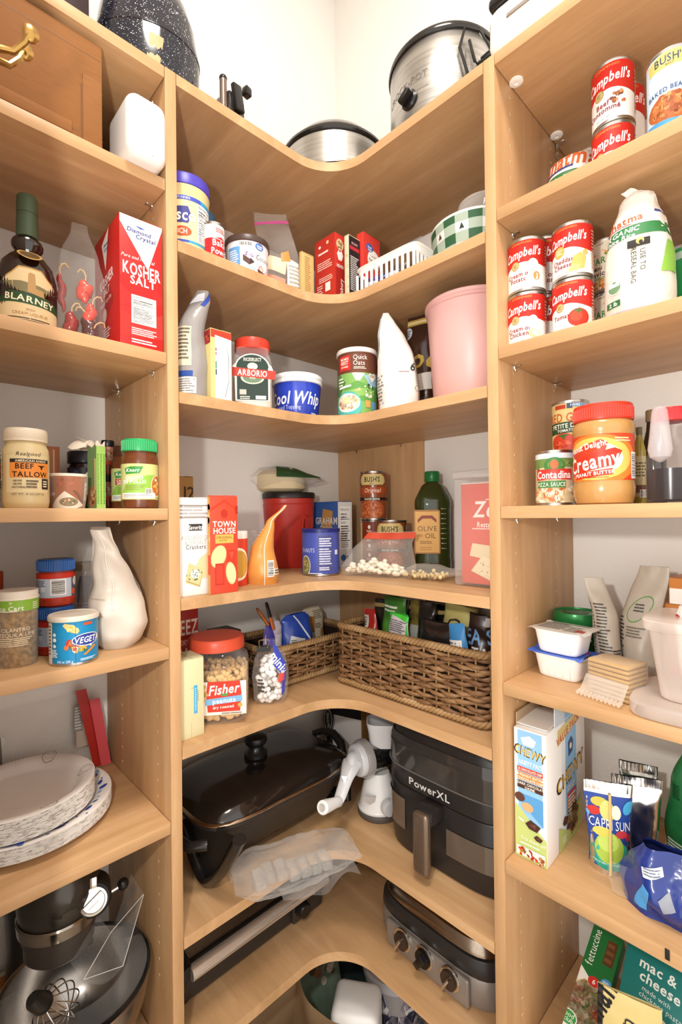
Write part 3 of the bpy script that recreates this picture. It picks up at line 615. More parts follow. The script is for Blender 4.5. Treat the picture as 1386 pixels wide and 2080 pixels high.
t2 = dup(t, (x-.004, y+.004, z+zs_+.0005), face_cam(x, y)+.06, 'red spice jar with blue lid stacked on top of its twin')
# oval soup seasoning tin
x, y, r = cylbase(96, 202, 1354, z); h = ztop(150, 1236, x, y, -r*.7)-z
SKY = noisy('sky_blue_print', ['0f6f9f', '1b86b8', '0d5f90'], 8, .35)
t = thing('seasoning_tin', 'blue vegetable seasoning tin with translucent white lid', 'tin', (x, y, z), face_cam(x, y))
k = MB(); k.lathe([(r*.95, 0), (r*.965, .002), (r*.95, .005), (r*.95, h*.86)], [tin(), tin(), SKY], 48); k.build('tin_body', t)
k = MB(); decals(k, [('r', -.52, .44, .16, .8, 'e9e4da'), ('l', -.52, .5, .1, .6, 9, '5a5a5a'), ('p', [(-.2, .8), (-.16, .84), (0, .8), (.1, .68), (.06, .62), (-.1, .68)], 'd9c27a'), ('s', -.03, .7, .22, .14, ['e6d28a', 'c9a84a', 'efe2b0'], 14), ('s', .1, .38, .6, .34, ['d0703a', '3a6a34', 'e6d8b8', 'b8323a', '7fa04a', 'e8a24a'], 34), ('e', .25, .49, .58, .25, 'e8ecf2'), ('e', .25, .49, .55, .22, '2c3f8f'), ('t', .26, .49, .12, 'VEGETA', 'fff', dict(it=.25, sx=.82)), ('p', [(.16, .2), (.4, .36), (.44, .32), (.2, .18)], 'e0863a'), ('r', .26, .8, .18, .05, 'd9502c'), ('l', .28, .11, .34, .05, 2, 'd5e6f0'), ('t', -.16, .1, .05, '8.8 oz 250 g', 'f0f4f8', dict(b=0, sx=.8)), ('l', -.36, .26, .14, .16, 5, 'e8f0f5'), ('e', -.36, .52, .08, .08, 'dfeaf2'), ('e', -.36, .4, .07, .07, 'dfeaf2'), ('e', -.36, .62, .07, .07, 'dfeaf2'), ('r', .03, .43, .006, .8, '0b5583')], on_cyl(r*.951), h, step=.005); k.build('label', t)
k = MB(); k.lathe([(r*.97, h*.86), (r, h*.865), (r, h*.94), (r*.96, h*.965), (r*.92, h*.95), (1e-5, h*.95)], M('cfc6b6', .3), 48); k.build('lid', t)
# glass jar with a blue packet
x, y, r = cylfit(146, 204, 1190, 'L', .085); h = ztop(176, 1140, x, y, -r*.5)-z
t = thing('glass_jar', 'clear glass jar with metal lid behind the blue seasoning tin', 'jar', (x, y, z), 0)
k = MB(); k.lathe([(r*.9, .0), (r, .006), (r, h*.82), (r*.9, h*.88), (r*.9, h*.9)], film('jar_glass', 'e6e4dc', .12, .05), 40); k.build('glass_body', t)
k = MB(); k.lathe([(r*.92, h*.88), (r*.95, h*.885), (r*.95, h*.98), (r*.9, h), (1e-5, h)], M('8a7c62', .4), 40); k.build('lid', t)
bag('drink_packet', 'dark blue foil packet standing inside the clear glass jar', (x, y, z+.008), face_cam(x, y), h*.74, ((0, r*.6), (.8, r*.6), (1, r*.45)), ((0, r*.3), (.6, r*.35), (1, .002)), M('1f2470', .25, 0, .6), [('l', 0, .4, .4, .2, 3, '9aa0d0')], crum=.004, seed=9)
# white paper bag
bp_ = fz(252, 1322, z); x, y = bp_.x-.05, bp_.y+.008; h = ztop(226, 1072, x, y)-z
WXP = noisy('waxed_paper', ['cdbfae', 'e3dace', 'd8ccbd'], 7, .45, (1, 1, .4)); 
m_, nt_, b_, o_ = newmat('waxed_paper_bag'); setp(b_, lin('d2c8bc'), .4, 0, .5); b_.inputs['Subsurface Weight'].default_value = .15; b_.inputs['Subsurface Radius'].default_value = (.02, .02, .02)
t, fn = bag('paper_bag', 'white waxed paper bag, twisted narrow at the top', (x, y, z), face_cam(x, y)-.1, h, ((0, .030), (.05, .042), (.2, .052), (.35, .051), (.6, .037), (.8, .024), (.9, .018), (1, .016)), ((0, .03), (.1, .046), (.3, .05), (.55, .03), (.8, .012), (1, .003)), m_, [('l', -.1, .42, .18, .02, 1, 'b9ab9a'), ('l', -.12, .3, .1, .05, 3, 'a99b8a')], bend=((0, 0, 0), (.5, -.006, 0), (.8, -.02, 0), (1, -.034, 0)), crum=.015, fr=13, seed=12)
k = MB(); k.tube([fn(-.02+.03*sin(v*6), v, -1, .002)+V((.012*(1-v)*0, -.001, 0)) for v in [.35+.6*i/12 for i in range(13)]], .0011, M('f0e9df', .5), 6); k.build('fold_ridge', t)
t_, _ = bag('plastic_bag', 'crumpled clear plastic bag behind the white paper bag', (x-.125, y+.0, z), face_cam(x, y), h*.82, ((0, .03), (.3, .036), (.8, .03), (1, .02)), ((0, .01), (.4, .02), (1, .002)), film('clear_poly', 'f4efe8', .16, .15, .5), crum=.01, seed=31)
x, y, r = cylfit(-40, 7, 1180, 'L', .1); h = ztop(3, 1160, x, y, 0)-z
smalljar('ketchup_jar', 'jar with rust red lid at the frame edge behind the seasoning tub', x, y, r, h, M('8a3a1c', .3), M('b0431f', .4), h*.3, None, [])
# ---- plates
z = Z['L6']
PL = noisy('floral_paper', ['efe9e4', 'e6dfd9'], 30, .55)
def plate(name, lab, r, rim, items, cat='plate', group=None):
    t = thing(name, lab, cat, (0, 0, 0), 0, group); k = MB()
    pr = [(1e-5, .0), (r*.68, .0), (r*.74, .002), (r*.82, .011), (r*.86, .0135), (r*.97, .0165), (r, .0155), (r, .0148), (r*.97, .0155), (r*.86, .0125), (r*.82, .0101), (r*.74, .001), (r*.68, -.0008), (1e-5, -.0008)]
    k.lathe([pr[i] for i in range(len(pr))], rim, 64, cap=False)
    f = lambda d: interp([(0, .0), (r*.68, .0), (r*.74, .002), (r*.82, .011), (r*.86, .0135), (r*.97, .0165), (r, .0155)], d)
    if items: decals(k, items, lambda u, v, l: V((u, v, f(sqrt(u*u+v*v))+l+.0003)), r, step=.004, stepv=.004)
    k.build('paper_plate', t); return t
def ring(x, y, rr, n, c, s): return [('e', x+rr*cos(2*pi*i/n), y+rr*sin(2*pi*i/n), s, s, c) for i in range(n)]
bl = []; rr_ = random.Random(5)
for i in range(46):
    a = 2*pi*i/46+rr_.uniform(-.04, .04); q = rr_.uniform(.86, .96); s = rr_.choice((.04, .06, .09, .12)); bl.append(('e', q*cos(a), q*sin(a), s*rr_.uniform(.7, 1.3), s*.6, rr_.choice(('1f3f9a', '23479f', '8fb4d6', '4a4f8a', '1f3f9a')), a+rr_.uniform(.6, 1.6)))
EDGE = noisy('plate_rim_print', ['e9e4de', 'efebe6', '8a8078', 'e4ded8'], 26, .6, (2.2, 2.2, 30), pos=[0, .52, .6, .66])
cxp, cyp = .168, -.985; nb, nt_p = 14, 22; pb = .0019
B0 = plate('paper_plate', 'blue leaf print paper plate in the lower stack under the floral plates', .14, EDGE, [], group='blue print paper plates')
for i in range(nb-1):
    o = B0 if i == 0 else dup(B0, (0, 0, 0), rr_.uniform(0, 6.28)); o.location = (cxp+rr_.uniform(-.0003, .0003), cyp+rr_.uniform(-.0003, .0003), z+.001+pb*i)
o = plate('paper_plate', 'topmost blue leaf print paper plate, its rim showing below the floral stack', .14, PL, bl); o.location = (cxp, cyp, z+.001+pb*(nb-1))
fl_ = []
for a in (.2, 1.35, 2.5, 3.7, 4.9): 
    X, Y = .86*cos(a), .86*sin(a); fl_ += ring(X, Y, .105, 22, '4a403c', .016)+ring(X, Y, .07, 16, 'c9a8a4', .014)
    fl_ += [('p', [(.62*cos(a+.5+j*.05), .62*sin(a+.5+j*.05)), (.97*cos(a+.45+j*.065), .97*sin(a+.45+j*.065)), (.97*cos(a+.455+j*.065), .97*sin(a+.455+j*.065))], 'b9aca6') for j in range(11)]
zb = z+.001+pb*nb+.0045; cxu, cyu = .182, -.998; pt_ = .0017
A0 = plate('paper_plate', 'white floral paper plate in the tall stack on the blue plates', .119, EDGE, [], group='floral paper plates')
for i in range(nt_p-1):
    o = A0 if i == 0 else dup(A0, (0, 0, 0), rr_.uniform(0, 6.28)); o.location = (cxu+rr_.uniform(-.0003, .0003), cyu+rr_.uniform(-.0003, .0003), zb+pt_*i)
o = plate('paper_plate', 'topmost white floral paper plate with dotted circles on its rim', .119, PL, fl_); o.location = (cxu, cyu, zb+pt_*(nt_p-1))
# zip bags lying against the wall
q0, q1 = fx(224, 1560, .045), fx(152, 1422, .03)
CLP = film('zip_bag_poly', 'efe6dc', .08, .12, .55, .25)
h = .20; yb = q0.y
t, fn = bag('zipper_bag', 'large clear zipper bag with red zip leaning on the wall behind the plates', (.015, yb-.145, z), pi/2, .175, ((0, .142), (.5, .140), (.8, .125), (1, .085)), ((0, .007), (.4, .008), (.8, .006), (1, .002)), CLP, [('r', .55, .45, .2, .3, 'c4b4a4'), ('r', .48, .68, .1, .34, '8c8a84'), ('r', -.5, .45, .3, .5, '6d6a5c'), ('l', .48, .68, .08, .3, 8, 'd9d4cc')], crum=.012, fr=10, seed=21)
for i, (u0, u1, col, vt) in enumerate(((.86, .60, 'a8241c', 1.0), (.97, .80, 'c24a50', .86))):
    k = MB(); k.grid(lambda a, v: V((.142*(u1+(u0-u1)*(1-v))+.011*(a-.5)*2-.002*i, -.024-.008*i, .003+v*.185*vt)), 2, 10, M(col, .35)); k.build('zip_strip', t)
# ---- stand mixer on the lowest shelf
z = Z['L7']
DK = M('4a4642', .28, .85); BK = M('14120f', .35)
mx_, my_ = .205, -.94
t = thing('stand_mixer', 'dark metallic stand mixer with chrome band and black beater ring', 'mixer', (mx_, my_, z), 0)
hp = fx(130, 1800, .26)-V((mx_, my_, z))
k = MB(); k.box((-.03, .014, .018), (.27, .17, .034), DK, .015, 4); k.build('base', t)
k = MB(); k.lathe([(.05, 0), (.045, .03), (.038, .12), (.042, .2), (.05, .26)], DK, 32, sy=.9, mx=Matrix.Translation((-.152, -.03, .035))); k.build('column', t)
hx, hy, hz = hp.x, hp.y, min(hp.z, Z['L6']-T-z-.082)
k = MB(); pr = [(1e-5, -.24), (.03, -.235), (.05, -.2), (.058, -.12), (.062, -.02), (.06, .02), (.048, .05), (.025, .066), (1e-5, .07)]
k.lathe(pr, DK, 40, mx=Matrix.Translation((hx-.03, hy, hz+.01)) @ Matrix.Rotation(pi/2, 4, 'Y'), sx=1.0, sy=1.05); k.build('motor_head', t)
k = MB(); k.lathe([(.066, .03), (.068, .0), (.066, -.022), (.062, -.03)], DK, 40, mx=Matrix.Translation((hx-.03, hy, hz-.005))); k.build('head_skirt', t)
k = MB(); k.lathe([(.0665, 0), (.069, -.003), (.067, -.022), (.064, -.025)], M('8d857c', .18, 1), 40, mx=Matrix.Translation((hx-.03, hy, hz-.03))); k.build('chrome_band', t)
k = MB(); k.lathe([(.06, 0), (.06, -.018), (.057, -.02), (.057, -.045), (.05, -.052), (1e-5, -.052)], M('3a332d', .35), 40, mx=Matrix.Translation((hx-.03, hy, hz-.054))); k.ball((hx-.03+.03, hy+.04, hz-.105), .008, BK); k.build('beater_ring', t)
hc = fx(190, 1830, mx_+hx+.035)-V((mx_, my_, z)); dv = (CAM-V((mx_, my_, z))-hc); dv.z *= .3; dv.normalize(); A = dv.to_track_quat('Z', 'Y').to_matrix().to_4x4()
k = MB(); k.lathe([(.03, -.05), (.03, -.006), (.026, -.002), (1e-5, -.002)], BK, 32, mx=Matrix.Translation(hc) @ A); k.build('hub_ring', t)
k = MB(); k.lathe([(.022, -.002), (.0225, .003), (.019, .0035), (.018, .002), (1e-5, .002)], CHROME(), 32, mx=Matrix.Translation(hc) @ A); k.box((0, .004, .0035), (.036, .0025, .002), CHROME(), .0005, 1, Matrix.Translation(hc) @ A @ Matrix.Rotation(.6, 4, 'Z')); k.box((0, .03, .001), (.012, .018, .006), CHROME(), .002, 2, Matrix.Translation(hc) @ A)
decals(k, [('l', 0, -.006, .026, .004, 1, 'eee')], lambda u, v, l: Matrix.Translation(hc) @ A @ V((u*cos(.6)-v*sin(.6), u*sin(.6)+v*cos(.6), .0026+l))); k.build('hub_cap', t)
k = MB(); kp = fx(228, 1808, mx_+hx)-V((mx_, my_, z)); k.tube([kp+V((0, -.03, -.004)), kp+V((0, .012, 0))], [.004, .004], CHROME(), 12); k.ball(kp+V((0, .02, .001)), .011, BK, 10); k.build('side_knob', t)
# bowl
bx, by, br = .243, -.926, .1265
t = thing('mixing_bowl', 'wide stainless steel mixing bowl under the mixer head', 'bowl', (bx, by, z+.0365), 0)
bh = .146
ST = M('9d9893', .24, 1)
k = MB()
k.lathe([(.05, .006), (.06, .012), (br*.8, .05), (br*.95, .10), (br*.985, .13), (br*.99, bh-.004), (br*1.02, bh), (br*1.03, bh+.003), (br*1.01, bh+.005), (br*.975, bh), (br*.97, .13), (br*.93, .1), (br*.78, .056), (.05, .02), (1e-5, .018)], ST, 64, cap=False); k.build('bowl_body', t)
k = MB(); k.lathe([(.062, 0), (.062, .004), (.05, .008), (.04, .008)], ST, 40, cap=False); k.build('foot_ring', t)
# pouring shield
t = thing('pouring_shield', 'clear plastic pouring shield with raised chute on the steel bowl', 'shield', (bx, by, z+bh+.043), face_cam(bx, by))
CP = film('clear_acrylic', 'f2f2f0', .03, .04, 0, .2)
k = MB(); n = 30
k.grid(lambda u, v: V(((br*.96-.055*v*0)*sin(-1.7+3.6*u)*(1-.28*v), -(br*.96)*cos(-1.7+3.6*u)*(1-.28*v), .004+.012*v)), n, 4, CP); k.build('collar', t)
k = MB(); iv = t.matrix_basis.inverted(); c0 = [iv @ p for p in (fx(170, 1990, .32), fx(250, 1962, .31), fx(292, 1816, .285), fx(226, 1893, .285))]
k.grid(lambda u, v: c0[0].lerp(c0[1], u).lerp(c0[3].lerp(c0[2], u), v)+V((0, 0, -.02*sin(u*pi)*(1-v*.3))), 10, 8, CP)
k.grid(lambda u, v: c0[1].lerp(c0[2], v)+V((-.02*u, .03*u, .035*u*(1-.2*v))), 4, 8, CP); k.grid(lambda u, v: c0[0].lerp(c0[3], v)+V((-.02*u, .01*u, .03*u)), 4, 8, CP)
for a_, b_ in ((0, 1), (1, 2), (2, 3), (3, 0)): k.tube([c0[a_], c0[b_]], .0007, M('b9b7b3', .1, 0, .8), 6)
k.build('chute', t)
# beaters
def beater(px, py, lb, rot):
    p = fz(px, py, z+.19); t = thing('wire_whisk', lb, 'whisk', p, 0, rot=rot)
    W_ = M('b5b3b0', .15, 1)
    for i in range(6):
        a = pi*i/6; k = MB(); k.tube([(.034*sin(pi*q/14)**.8*cos(a), .034*sin(pi*q/14)**.8*sin(a), .1-.1*q/14*1.0) for q in range(15)]+[(-.034*sin(pi*q/14)**.8*cos(a), -.034*sin(pi*q/14)**.8*sin(a), .1-.1*q/14) for q in range(13, -1, -1)], .0011, W_, 5); k.build('wire', t)
    k = MB(); k.lathe([(.014, .095), (.015, .1), (.012, .13), (.007, .14), (1e-5, .14)], BK, 20); k.build('hub', t)
beater(140, 2052, 'wire whisk with black hub lying in the steel bowl', (.5, .5, 0))
c = fx(30, 1990, .05); t = thing('recipe_booklet', 'thin orange edged booklet standing behind the steel bowl', 'booklet', (.018, c.y-.04, z+.0005), .05)
k = MB(); k.box((0, 0, (c.z-z)/2), (.012, .1, c.z-z), 'd9cbb8', .001); k.box((.0066, 0, (c.z-z)/2), (.001, .1, c.z-z-.002), 'b8763c', 0); k.build('pages', t)
# ================= corner: things on the top shelf =================
z = Z['C1']
m, nt, b, out = newmat('speckled_enamel'); setp(b, None, .12, 0, .5, coat=.15)
tc = nt.nodes.new('ShaderNodeTexCoord'); vo = nt.nodes.new('ShaderNodeTexVoronoi'); vo.inputs['Scale'].default_value = 330
ns = nt.nodes.new('ShaderNodeTexNoise'); ns.inputs['Scale'].default_value = 110
nt.links.new(tc.outputs['Object'], vo.inputs['Vector']); nt.links.new(tc.outputs['Object'], ns.inputs['Vector'])
ad = nt.nodes.new('ShaderNodeMath'); ad.operation = 'MULTIPLY_ADD'; ad.inputs[1].default_value = -.9; nt.links.new(ns.outputs[0], ad.inputs[0]); nt.links.new(vo.outputs['Distance'], ad.inputs[2])
cr = nt.nodes.new('ShaderNodeValToRGB'); cr.color_ramp.interpolation = 'CONSTANT'; cr.color_ramp.elements[0].color = lin('f2f2f4'); cr.color_ramp.elements[1].color = lin('1b1c28'); cr.color_ramp.elements[1].position = .4
mr = nt.nodes.new('ShaderNodeMath'); mr.operation = 'ADD'; mr.inputs[1].default_value = .7; nt.links.new(ad.outputs[0], mr.inputs[0]); nt.links.new(mr.outputs[0], cr.inputs[0]); nt.links.new(cr.outputs[0], b.inputs['Base Color']); SPK = m
x, y, r = cylfit(190, 405, 75, 'L', .165)
t = thing('roasting_pan', 'dark blue white-speckled enamel roasting pan with domed lid on the top shelf', 'roasting pan', (x, y, z), face_cam(x, y))
k = MB(); k.lathe([(1e-5, 0), (r*.68, 0), (r*.84, .012), (r*.93, .06), (r*.985, .12), (r*1.0, .17), (r*1.0, .176)], SPK, 56, sy=.8, cap=False); decals(k, [('r', .012, .125, .026, .062, 'b99a6a', -.12)], on_cyl(lambda v: r*(.94+.06*(v-.06)/.11), 0, 1, .8), 1, step=.004, stepv=.01, off0=.001); k.build('pan_body', t)
k = MB(); k.lathe([(r*.99, .1765), (r*1.01, .178), (r*1.005, .186), (r*.97, .2), (r*.9, .25), (r*.76, .295), (r*.5, .325), (1e-5, .335)], SPK, 56, sy=.8, cap=False); o = k.build('domed_lid', t); k = MB(); k.box((0, 0, .343), (.09, .025, .012), BLK(), .004); k.build('lid_handle', o)
q = fx(153, 8, .12); t = thing('tin_box', 'dark red tin box partly hidden by the speckled roasting pan', 'tin', (.12, q.y-.05, z)); k = MB(); k.box((0, 0, .19), (.12, .12, .38), '2a1418', .003); k.build('tin_body', t); k = MB(); k.box((0, 0, .388), (.124, .124, .014), '5a1c1c', .003); k.build('lid', t)
q = fx(477, 230, .26); t = thing('vegetable_slicer', 'black and smoked plastic slicer with clip beside the speckled pan', 'slicer', (.24, q.y, z+.0004), .2); zz = ztop(475, 182, .24, q.y)-z
k = MB(); k.box((0, .0, zz*.42), (.05, .05, zz*.8), M('2a2624', .15, 0, .6), .006); k.build('slicer_body', t); k = MB(); k.tube([(.012, -.032, .01), (.012, -.032, zz*.96)], [.0085, .0085], M('6d5a4c', .15, 0, .7), 16); k.ball((.012, -.032, zz*.96), .0095, BLK(), 10); k.build('side_tube', t)
k = MB(); k.box((.032, .018, zz*.72), (.012, .026, zz*.36), BLK(), .003, 2, Matrix.Rotation(.2, 4, 'X')); k.box((.032, .024, zz*.95), (.018, .018, .02), BLK(), .003); k.build('clip', t)
def cooker(name, lb, x, y, r, zb, zs, zl, txt=None, sy=1):
    t = thing(name, lb, 'slow cooker', (x, y, z+.0004), face_cam(x, y))
    k = MB(); k.lathe([(1e-5, .004), (r*.7, .004), (r*.92, .012), (r*.97, zb), (r*.985, zb+.001)], M('1d1a19', .3), 64, sy=sy, cap=False); k.build('base_skirt', t)
    k = MB(); k.lathe([(r*.985, zb), (r, zb+.003), (r, zs-.003), (r*.985, zs)], STL, 64, sy=sy, cap=False)
    if txt: decals(k, [('t', -.055, zs*.62, .016, txt, '6d6864', dict(b=0)), ('l', .0, zs*.48, .03, .004, 1, '8a8480')], on_cyl(r*1.001, -.35, 1, sy), 1, step=.006)
    k.build('steel_shell', t)
    k = MB(); k.lathe([(r*.98, zs), (r*1.02, zs+.001), (r*1.035, zs+.006), (r*1.02, zs+.014), (r*.97, zs+.016)], M('1e1a17', .15, 0, .6), 64, sy=sy, cap=False); k.build('crock_rim', t)
    k = MB(); k.lathe([(r*.99, zs+.0165), (r*.97, zs+.022), (r*.8, zs+(zl-zs)*.6), (r*.5, zs+(zl-zs)*.9), (1e-5, zl)], M('2a211c', .1, 0, .7), 64, sy=sy, cap=False); o = k.build('lid', t); k = MB(); k.box((0, 0, zl+.012), (.07, .022, .02), BLK(), .008, 3); k.build('lid_knob', o)
    return t
STL = noisy('brushed_steel_shell', ['8e8a85', 'c4c0bb', 'aaa6a1', 'd6d2cd'], 3, .3, (1, 1, 60), 4, 0, 1)
x, y, r = cylfit(572, 786, 300, 'L', .205); zs = ztop(680, 261, x, y, r)-z; zb = ztop(680, 326, x, y, r)-z
cooker('slow_cooker', 'low round steel slow cooker with black lid in the corner of the top shelf', x, y, r, max(.012, zb), zs, zs+.085)
x, y, r = cylfit(793, 1016, 170, 'R', .175); zs = ztop(905, 57, x, y, r)-z
t = cooker('slow_cooker', 'tall brushed steel slow cooker with control knob and coiled cord', x, y, r, .035, zs, zs+.07, 'CROCK-POT', .98)
kq = lambda a, v, l: V(((r+l)*sin(a), -(r+l)*.98*cos(a), v))
ka = -.62; kp = kq(ka, zs*.42, 0); A = V((sin(ka), -cos(ka), 0)).to_track_quat('Z', 'Y').to_matrix().to_4x4()
k = MB(); k.lathe([(.021, 0), (.021, .004), (.017, .008), (1e-5, .008)], BLK(), 28, mx=Matrix.Translation(kp) @ A); k.box((0, 0, .016), (.034, .011, .022), BLK(), .005, 3, Matrix.Translation(kp) @ A @ Matrix.Rotation(.5, 4, 'Z')); k.build('control_knob', t)
ha = .95; hp_ = kq(ha, zs*.66, .0)
k = MB(); k.tube([kq(ha-.25, zs*.7, .002), kq(ha-.2, zs*.72, .03), kq(ha, zs*.72, .045), kq(ha+.2, zs*.72, .03), kq(ha+.25, zs*.7, .002)], [.011]*5, BLK(), 12, flat=.7); k.build('side_handle', t)
k = MB(); k.tube([kq(ha-.55+.02*i, zs*(.82-.13*i+.0*i) if i < 3 else zs*(.5), .012+.006*i) for i in range(4)]+[kq(ha-.3, zs*.62, .04), kq(ha-.4, zs*.9, .02), kq(ha-.62, zs*.95, .012), kq(ha-.7, zs*.75, .01), kq(ha-.55, zs*.4, .012)], .0035, BLK(), 8); k.build('power_cord', t)
q = fy(1027, 70, -.24); t = thing('toaster_oven', 'glossy white appliance with chrome trim and black band on the top shelf', 'appliance', (q.x+.205, -.24, z+.0004), 0)
k = MB(); k.box((0, 0, .05), (.38, .22, .09), M('f3f1ee', .12, 0, .6, .5), .022, 4); k.build('lower_shell', t); k = MB(); k.box((0, 0, .107), (.375, .215, .022), M('191718', .12, 0, .6), .008, 3); k.build('dark_band', t); k = MB(); k.box((0, -.106, .055), (.3, .012, .012), CHROME(), .005, 3); k.build('chrome_trim', t); k = MB(); k.box((0, 0, .155), (.37, .21, .07), M('f3f1ee', .12, 0, .6, .5), .03, 4); k.build('upper_shell', t)
# ================= baking shelf =================
z = Z['C2']
x, y, r = cylfit(321, 427, 430, 'L', .262); h = ztop(372, 346, x, y, r)-z
YEL = M('e3d29a', .3)
t = thing('shortening_tub', 'yellow shortening tub with blue violet lid by the panel', 'tub', (x, y, z), face_cam(x, y))
k = MB(); k.lathe([(r*.9, 0), (r*.96, .004), (r*.96, h*.13), (r*.93, h*.15), (r*.93, h*.74), (r*.96, h*.76), (r*.965, h*.83), (r*.99, h*.845), (r*.97, h*.86)], YEL, 52); k.build('tub_body', t)
k = MB(); k.lathe([(r*.98, h*.86), (r, h*.865), (r*.985, h*.985), (r*.96, h), (1e-5, h)], M('4a3fb0', .35), 52); k.build('lid', t)
k = MB(); k.lathe([(r*.934, h*.155), (r*.934, h*.735)], 'e6d7a4', 52, cap=False); decals(k, [('r', 0, .185, 2, .03, '3a4fb4'), ('r', .3, .185, .5, .03, '3aa0c8'), ('r', 0, .7, 2, .05, '4054b8'), ('r', .4, .7, .4, .05, '3a9ac8'), ('t', -.05, .7, .03, 'CONTAINER', 'e8e4f0', dict(b=0)), ('p', [(-.3, .5), (-.22, .58), (.04, .6), (.08, .5), (.04, .4), (-.22, .4)], '3c3f8a'), ('t', -.1, .5, .14, 'Crisco', 'f2efe6', dict(it=.1, sx=.8)), ('e', -.02, .3, .2, .12, 'd0552c'), ('t', -.05, .3, .06, 'RICH', 'f6e6d2', dict(sx=.8)), ('n', .27, .44, .24, .46)], on_cyl(r*.9355), h, step=.006); k.build('label', t)
z2 = Z['C2']; x, y, r = cylfit(380, 437, 450, 'L', .13); h = ztop(415, 424, x, y, r)-z
t = thing('storage_bowl', 'muted blue plastic bowl peeking out behind the shortening tub', 'bowl', (x, y, z), 0); k = MB(); k.lathe([(r*.7, 0), (r*.95, h*.8), (r, h), (r*.97, h), (r*.9, h*.8), (r*.66, .004), (1e-5, .004)], '4f7fa8', 40); k.build('bowl_body', t)
x, y, r = cylfit(412, 457, 520, 'L', .305); h = ztop(432, 448, x, y, r)-z
can('baking_powder_can', 'red and white baking powder can between the shortening tub and the frosting', x, y, z, r, h, [(0, 'c4282a'), (.6, 'efe6e2')], [('p', [(-.3, .6), (.5, .6), (.5, .56), (.2, .66), (-.1, .56)], 'c4282a'), ('t', .22, .5, .15, 'Baking', 'f8f4f0', dict(sx=.85)), ('t', .22, .3, .15, 'Powder', 'f8f4f0', dict(sx=.8)), ('t', .2, .13, .08, 'double acting', 'f4e6e2', dict(sx=.8, it=.2, b=0)), ('l', .2, .8, .3, .12, 3, 'b8605a')], 0)
x, y, r = cylfit(456, 548, 530, 'L', .29); h = ztop(503, 473, x, y, r)-z
t = thing('frosting_tub', 'white cake frosting tub with dark brown lid and cake slice picture', 'tub', (x, y, z), face_cam(x, y))
pr = [(r*.86, 0), (r*.95, h*.85)]; k = MB(); k.lathe([(r*.84, 0), (r*.86, .003), (r*.95, h*.85)], 'efe8ec', 48); k.build('tub_body', t)
k = MB(); k.lathe([(r*.97, h*.84), (r, h*.85), (r, h*.97), (r*.97, h), (1e-5, h)], M('4c3a34', .35), 48); k.build('lid', t)
k = MB(); decals(k, [('r', -.34, .4, .34, .6, '6aa0d4'), ('l', -.34, .45, .28, .36, 7, 'e6f0f8'), ('b', -.03, .76, .34, .1), ('p', [(-.1, .36), (.05, .26), (.18, .34), (.05, .46)], '3c2a26'), ('p', [(-.1, .5), (.06, .4), (.06, .26), (-.1, .36)], '5a4038'), ('p', [(-.1, .5), (.05, .62), (.2, .5), (.06, .4)], 'c9b4cc'), ('s', .05, .51, .22, .16, ['e8dcec', '8a6a9a', 'f4eef4'], 14), ('e', .3, .74, .22, .17, '3a62b0'), ('e', .3, .74, .19, .13, '5a84c8'), ('t', .3, .755, .05, 'Great', 'f4f4f8', dict(sx=.8)), ('t', .3, .705, .045, 'Value', 'f4f4f8', dict(sx=.8)), ('e', .42, .4, .36, .5, 'b0a4b0'), ('e', .42, .4, .345, .48, 'f4f0f2'), ('t', .44, .48, .13, 'Coconut', '4a4244', dict(b=0, sx=.7)), ('e', .36, .22, .14, .16, 'c9604c'), ('e', .36, .22, .11, .12, 'e8c8b8'), ('p', [(.25, .2), (.5, .14), (.5, 0.02), (.3, .02)], '5a3a34'), ('e', .06, .18, .3, .1, 'a9c4dc')], on_cyl(profile_r(pr)), h, step=.006, clip=[(1, h*.84, 1), (1, .003, -1)]); k.build('label', t)
# clear zipper bag with packets
q = fx(572, 580, .262); h = ztop(575, 428, q.x, q.y)-z; hw = .052
CLQ = film('clear_storage_bag', 'f6f2ee', .07, .08, .5, .3)
t, fn = bag('zipper_bag', 'clear zipper bag with pink zip, leaning and full of paper packets', (q.x, q.y, z), face_cam(q.x, q.y), h, ((0, hw), (.4, hw*.98), (.75, hw*.86), (1, hw*.8)), ((0, .02), (.3, .024), (.7, .008), (1, .0015)), CLQ, [('p', [(.06, .0), (.26, .02), (.2, .42), (.08, .46)], 'e8e2d6'), ('l', .16, .24, .14, .3, 7, 'a8a49a'), ('p', [(-.26, .0), (.04, .0), (.05, .22), (-.24, .3)], 'd9907a'), ('p', [(-.2, .34), (.05, .26), (.08, .42), (-.1, .48)], 'e0c8a8'), ('p', [(.02, .4), (.12, .42), (.1, .54), (.02, .5)], 'e0863c')], bend=((0, 0, 0), (.5, -.006, .0), (1, -.028, .015)), crum=.006, fr=14, seed=33, skew=.0)
k = MB(); k.grid(lambda u, v: fn(2*u-1, .86+.035*v+.05*(u-.5), -1, .0012), 12, 2, M('d25a9a', .35)); k.build('zip_strip', t)
fit = boxfit(608, 613, 638, 550, 'L', .31, .0); h = ztop(637, 511, fit[0].x, fit[0].y)-z
carton('cookie_box', 'plain tan box lined with fine print beside the red dinner box', fit, z, h, 'cfae72', [], [('l', 0, .5, .16, .9, 22, 'a8864e')], 0)
fit = boxfit(640, 681, 701, 540, 'L', .352, .02); h = ztop(681, 471, fit[0].x, fit[0].y)-z
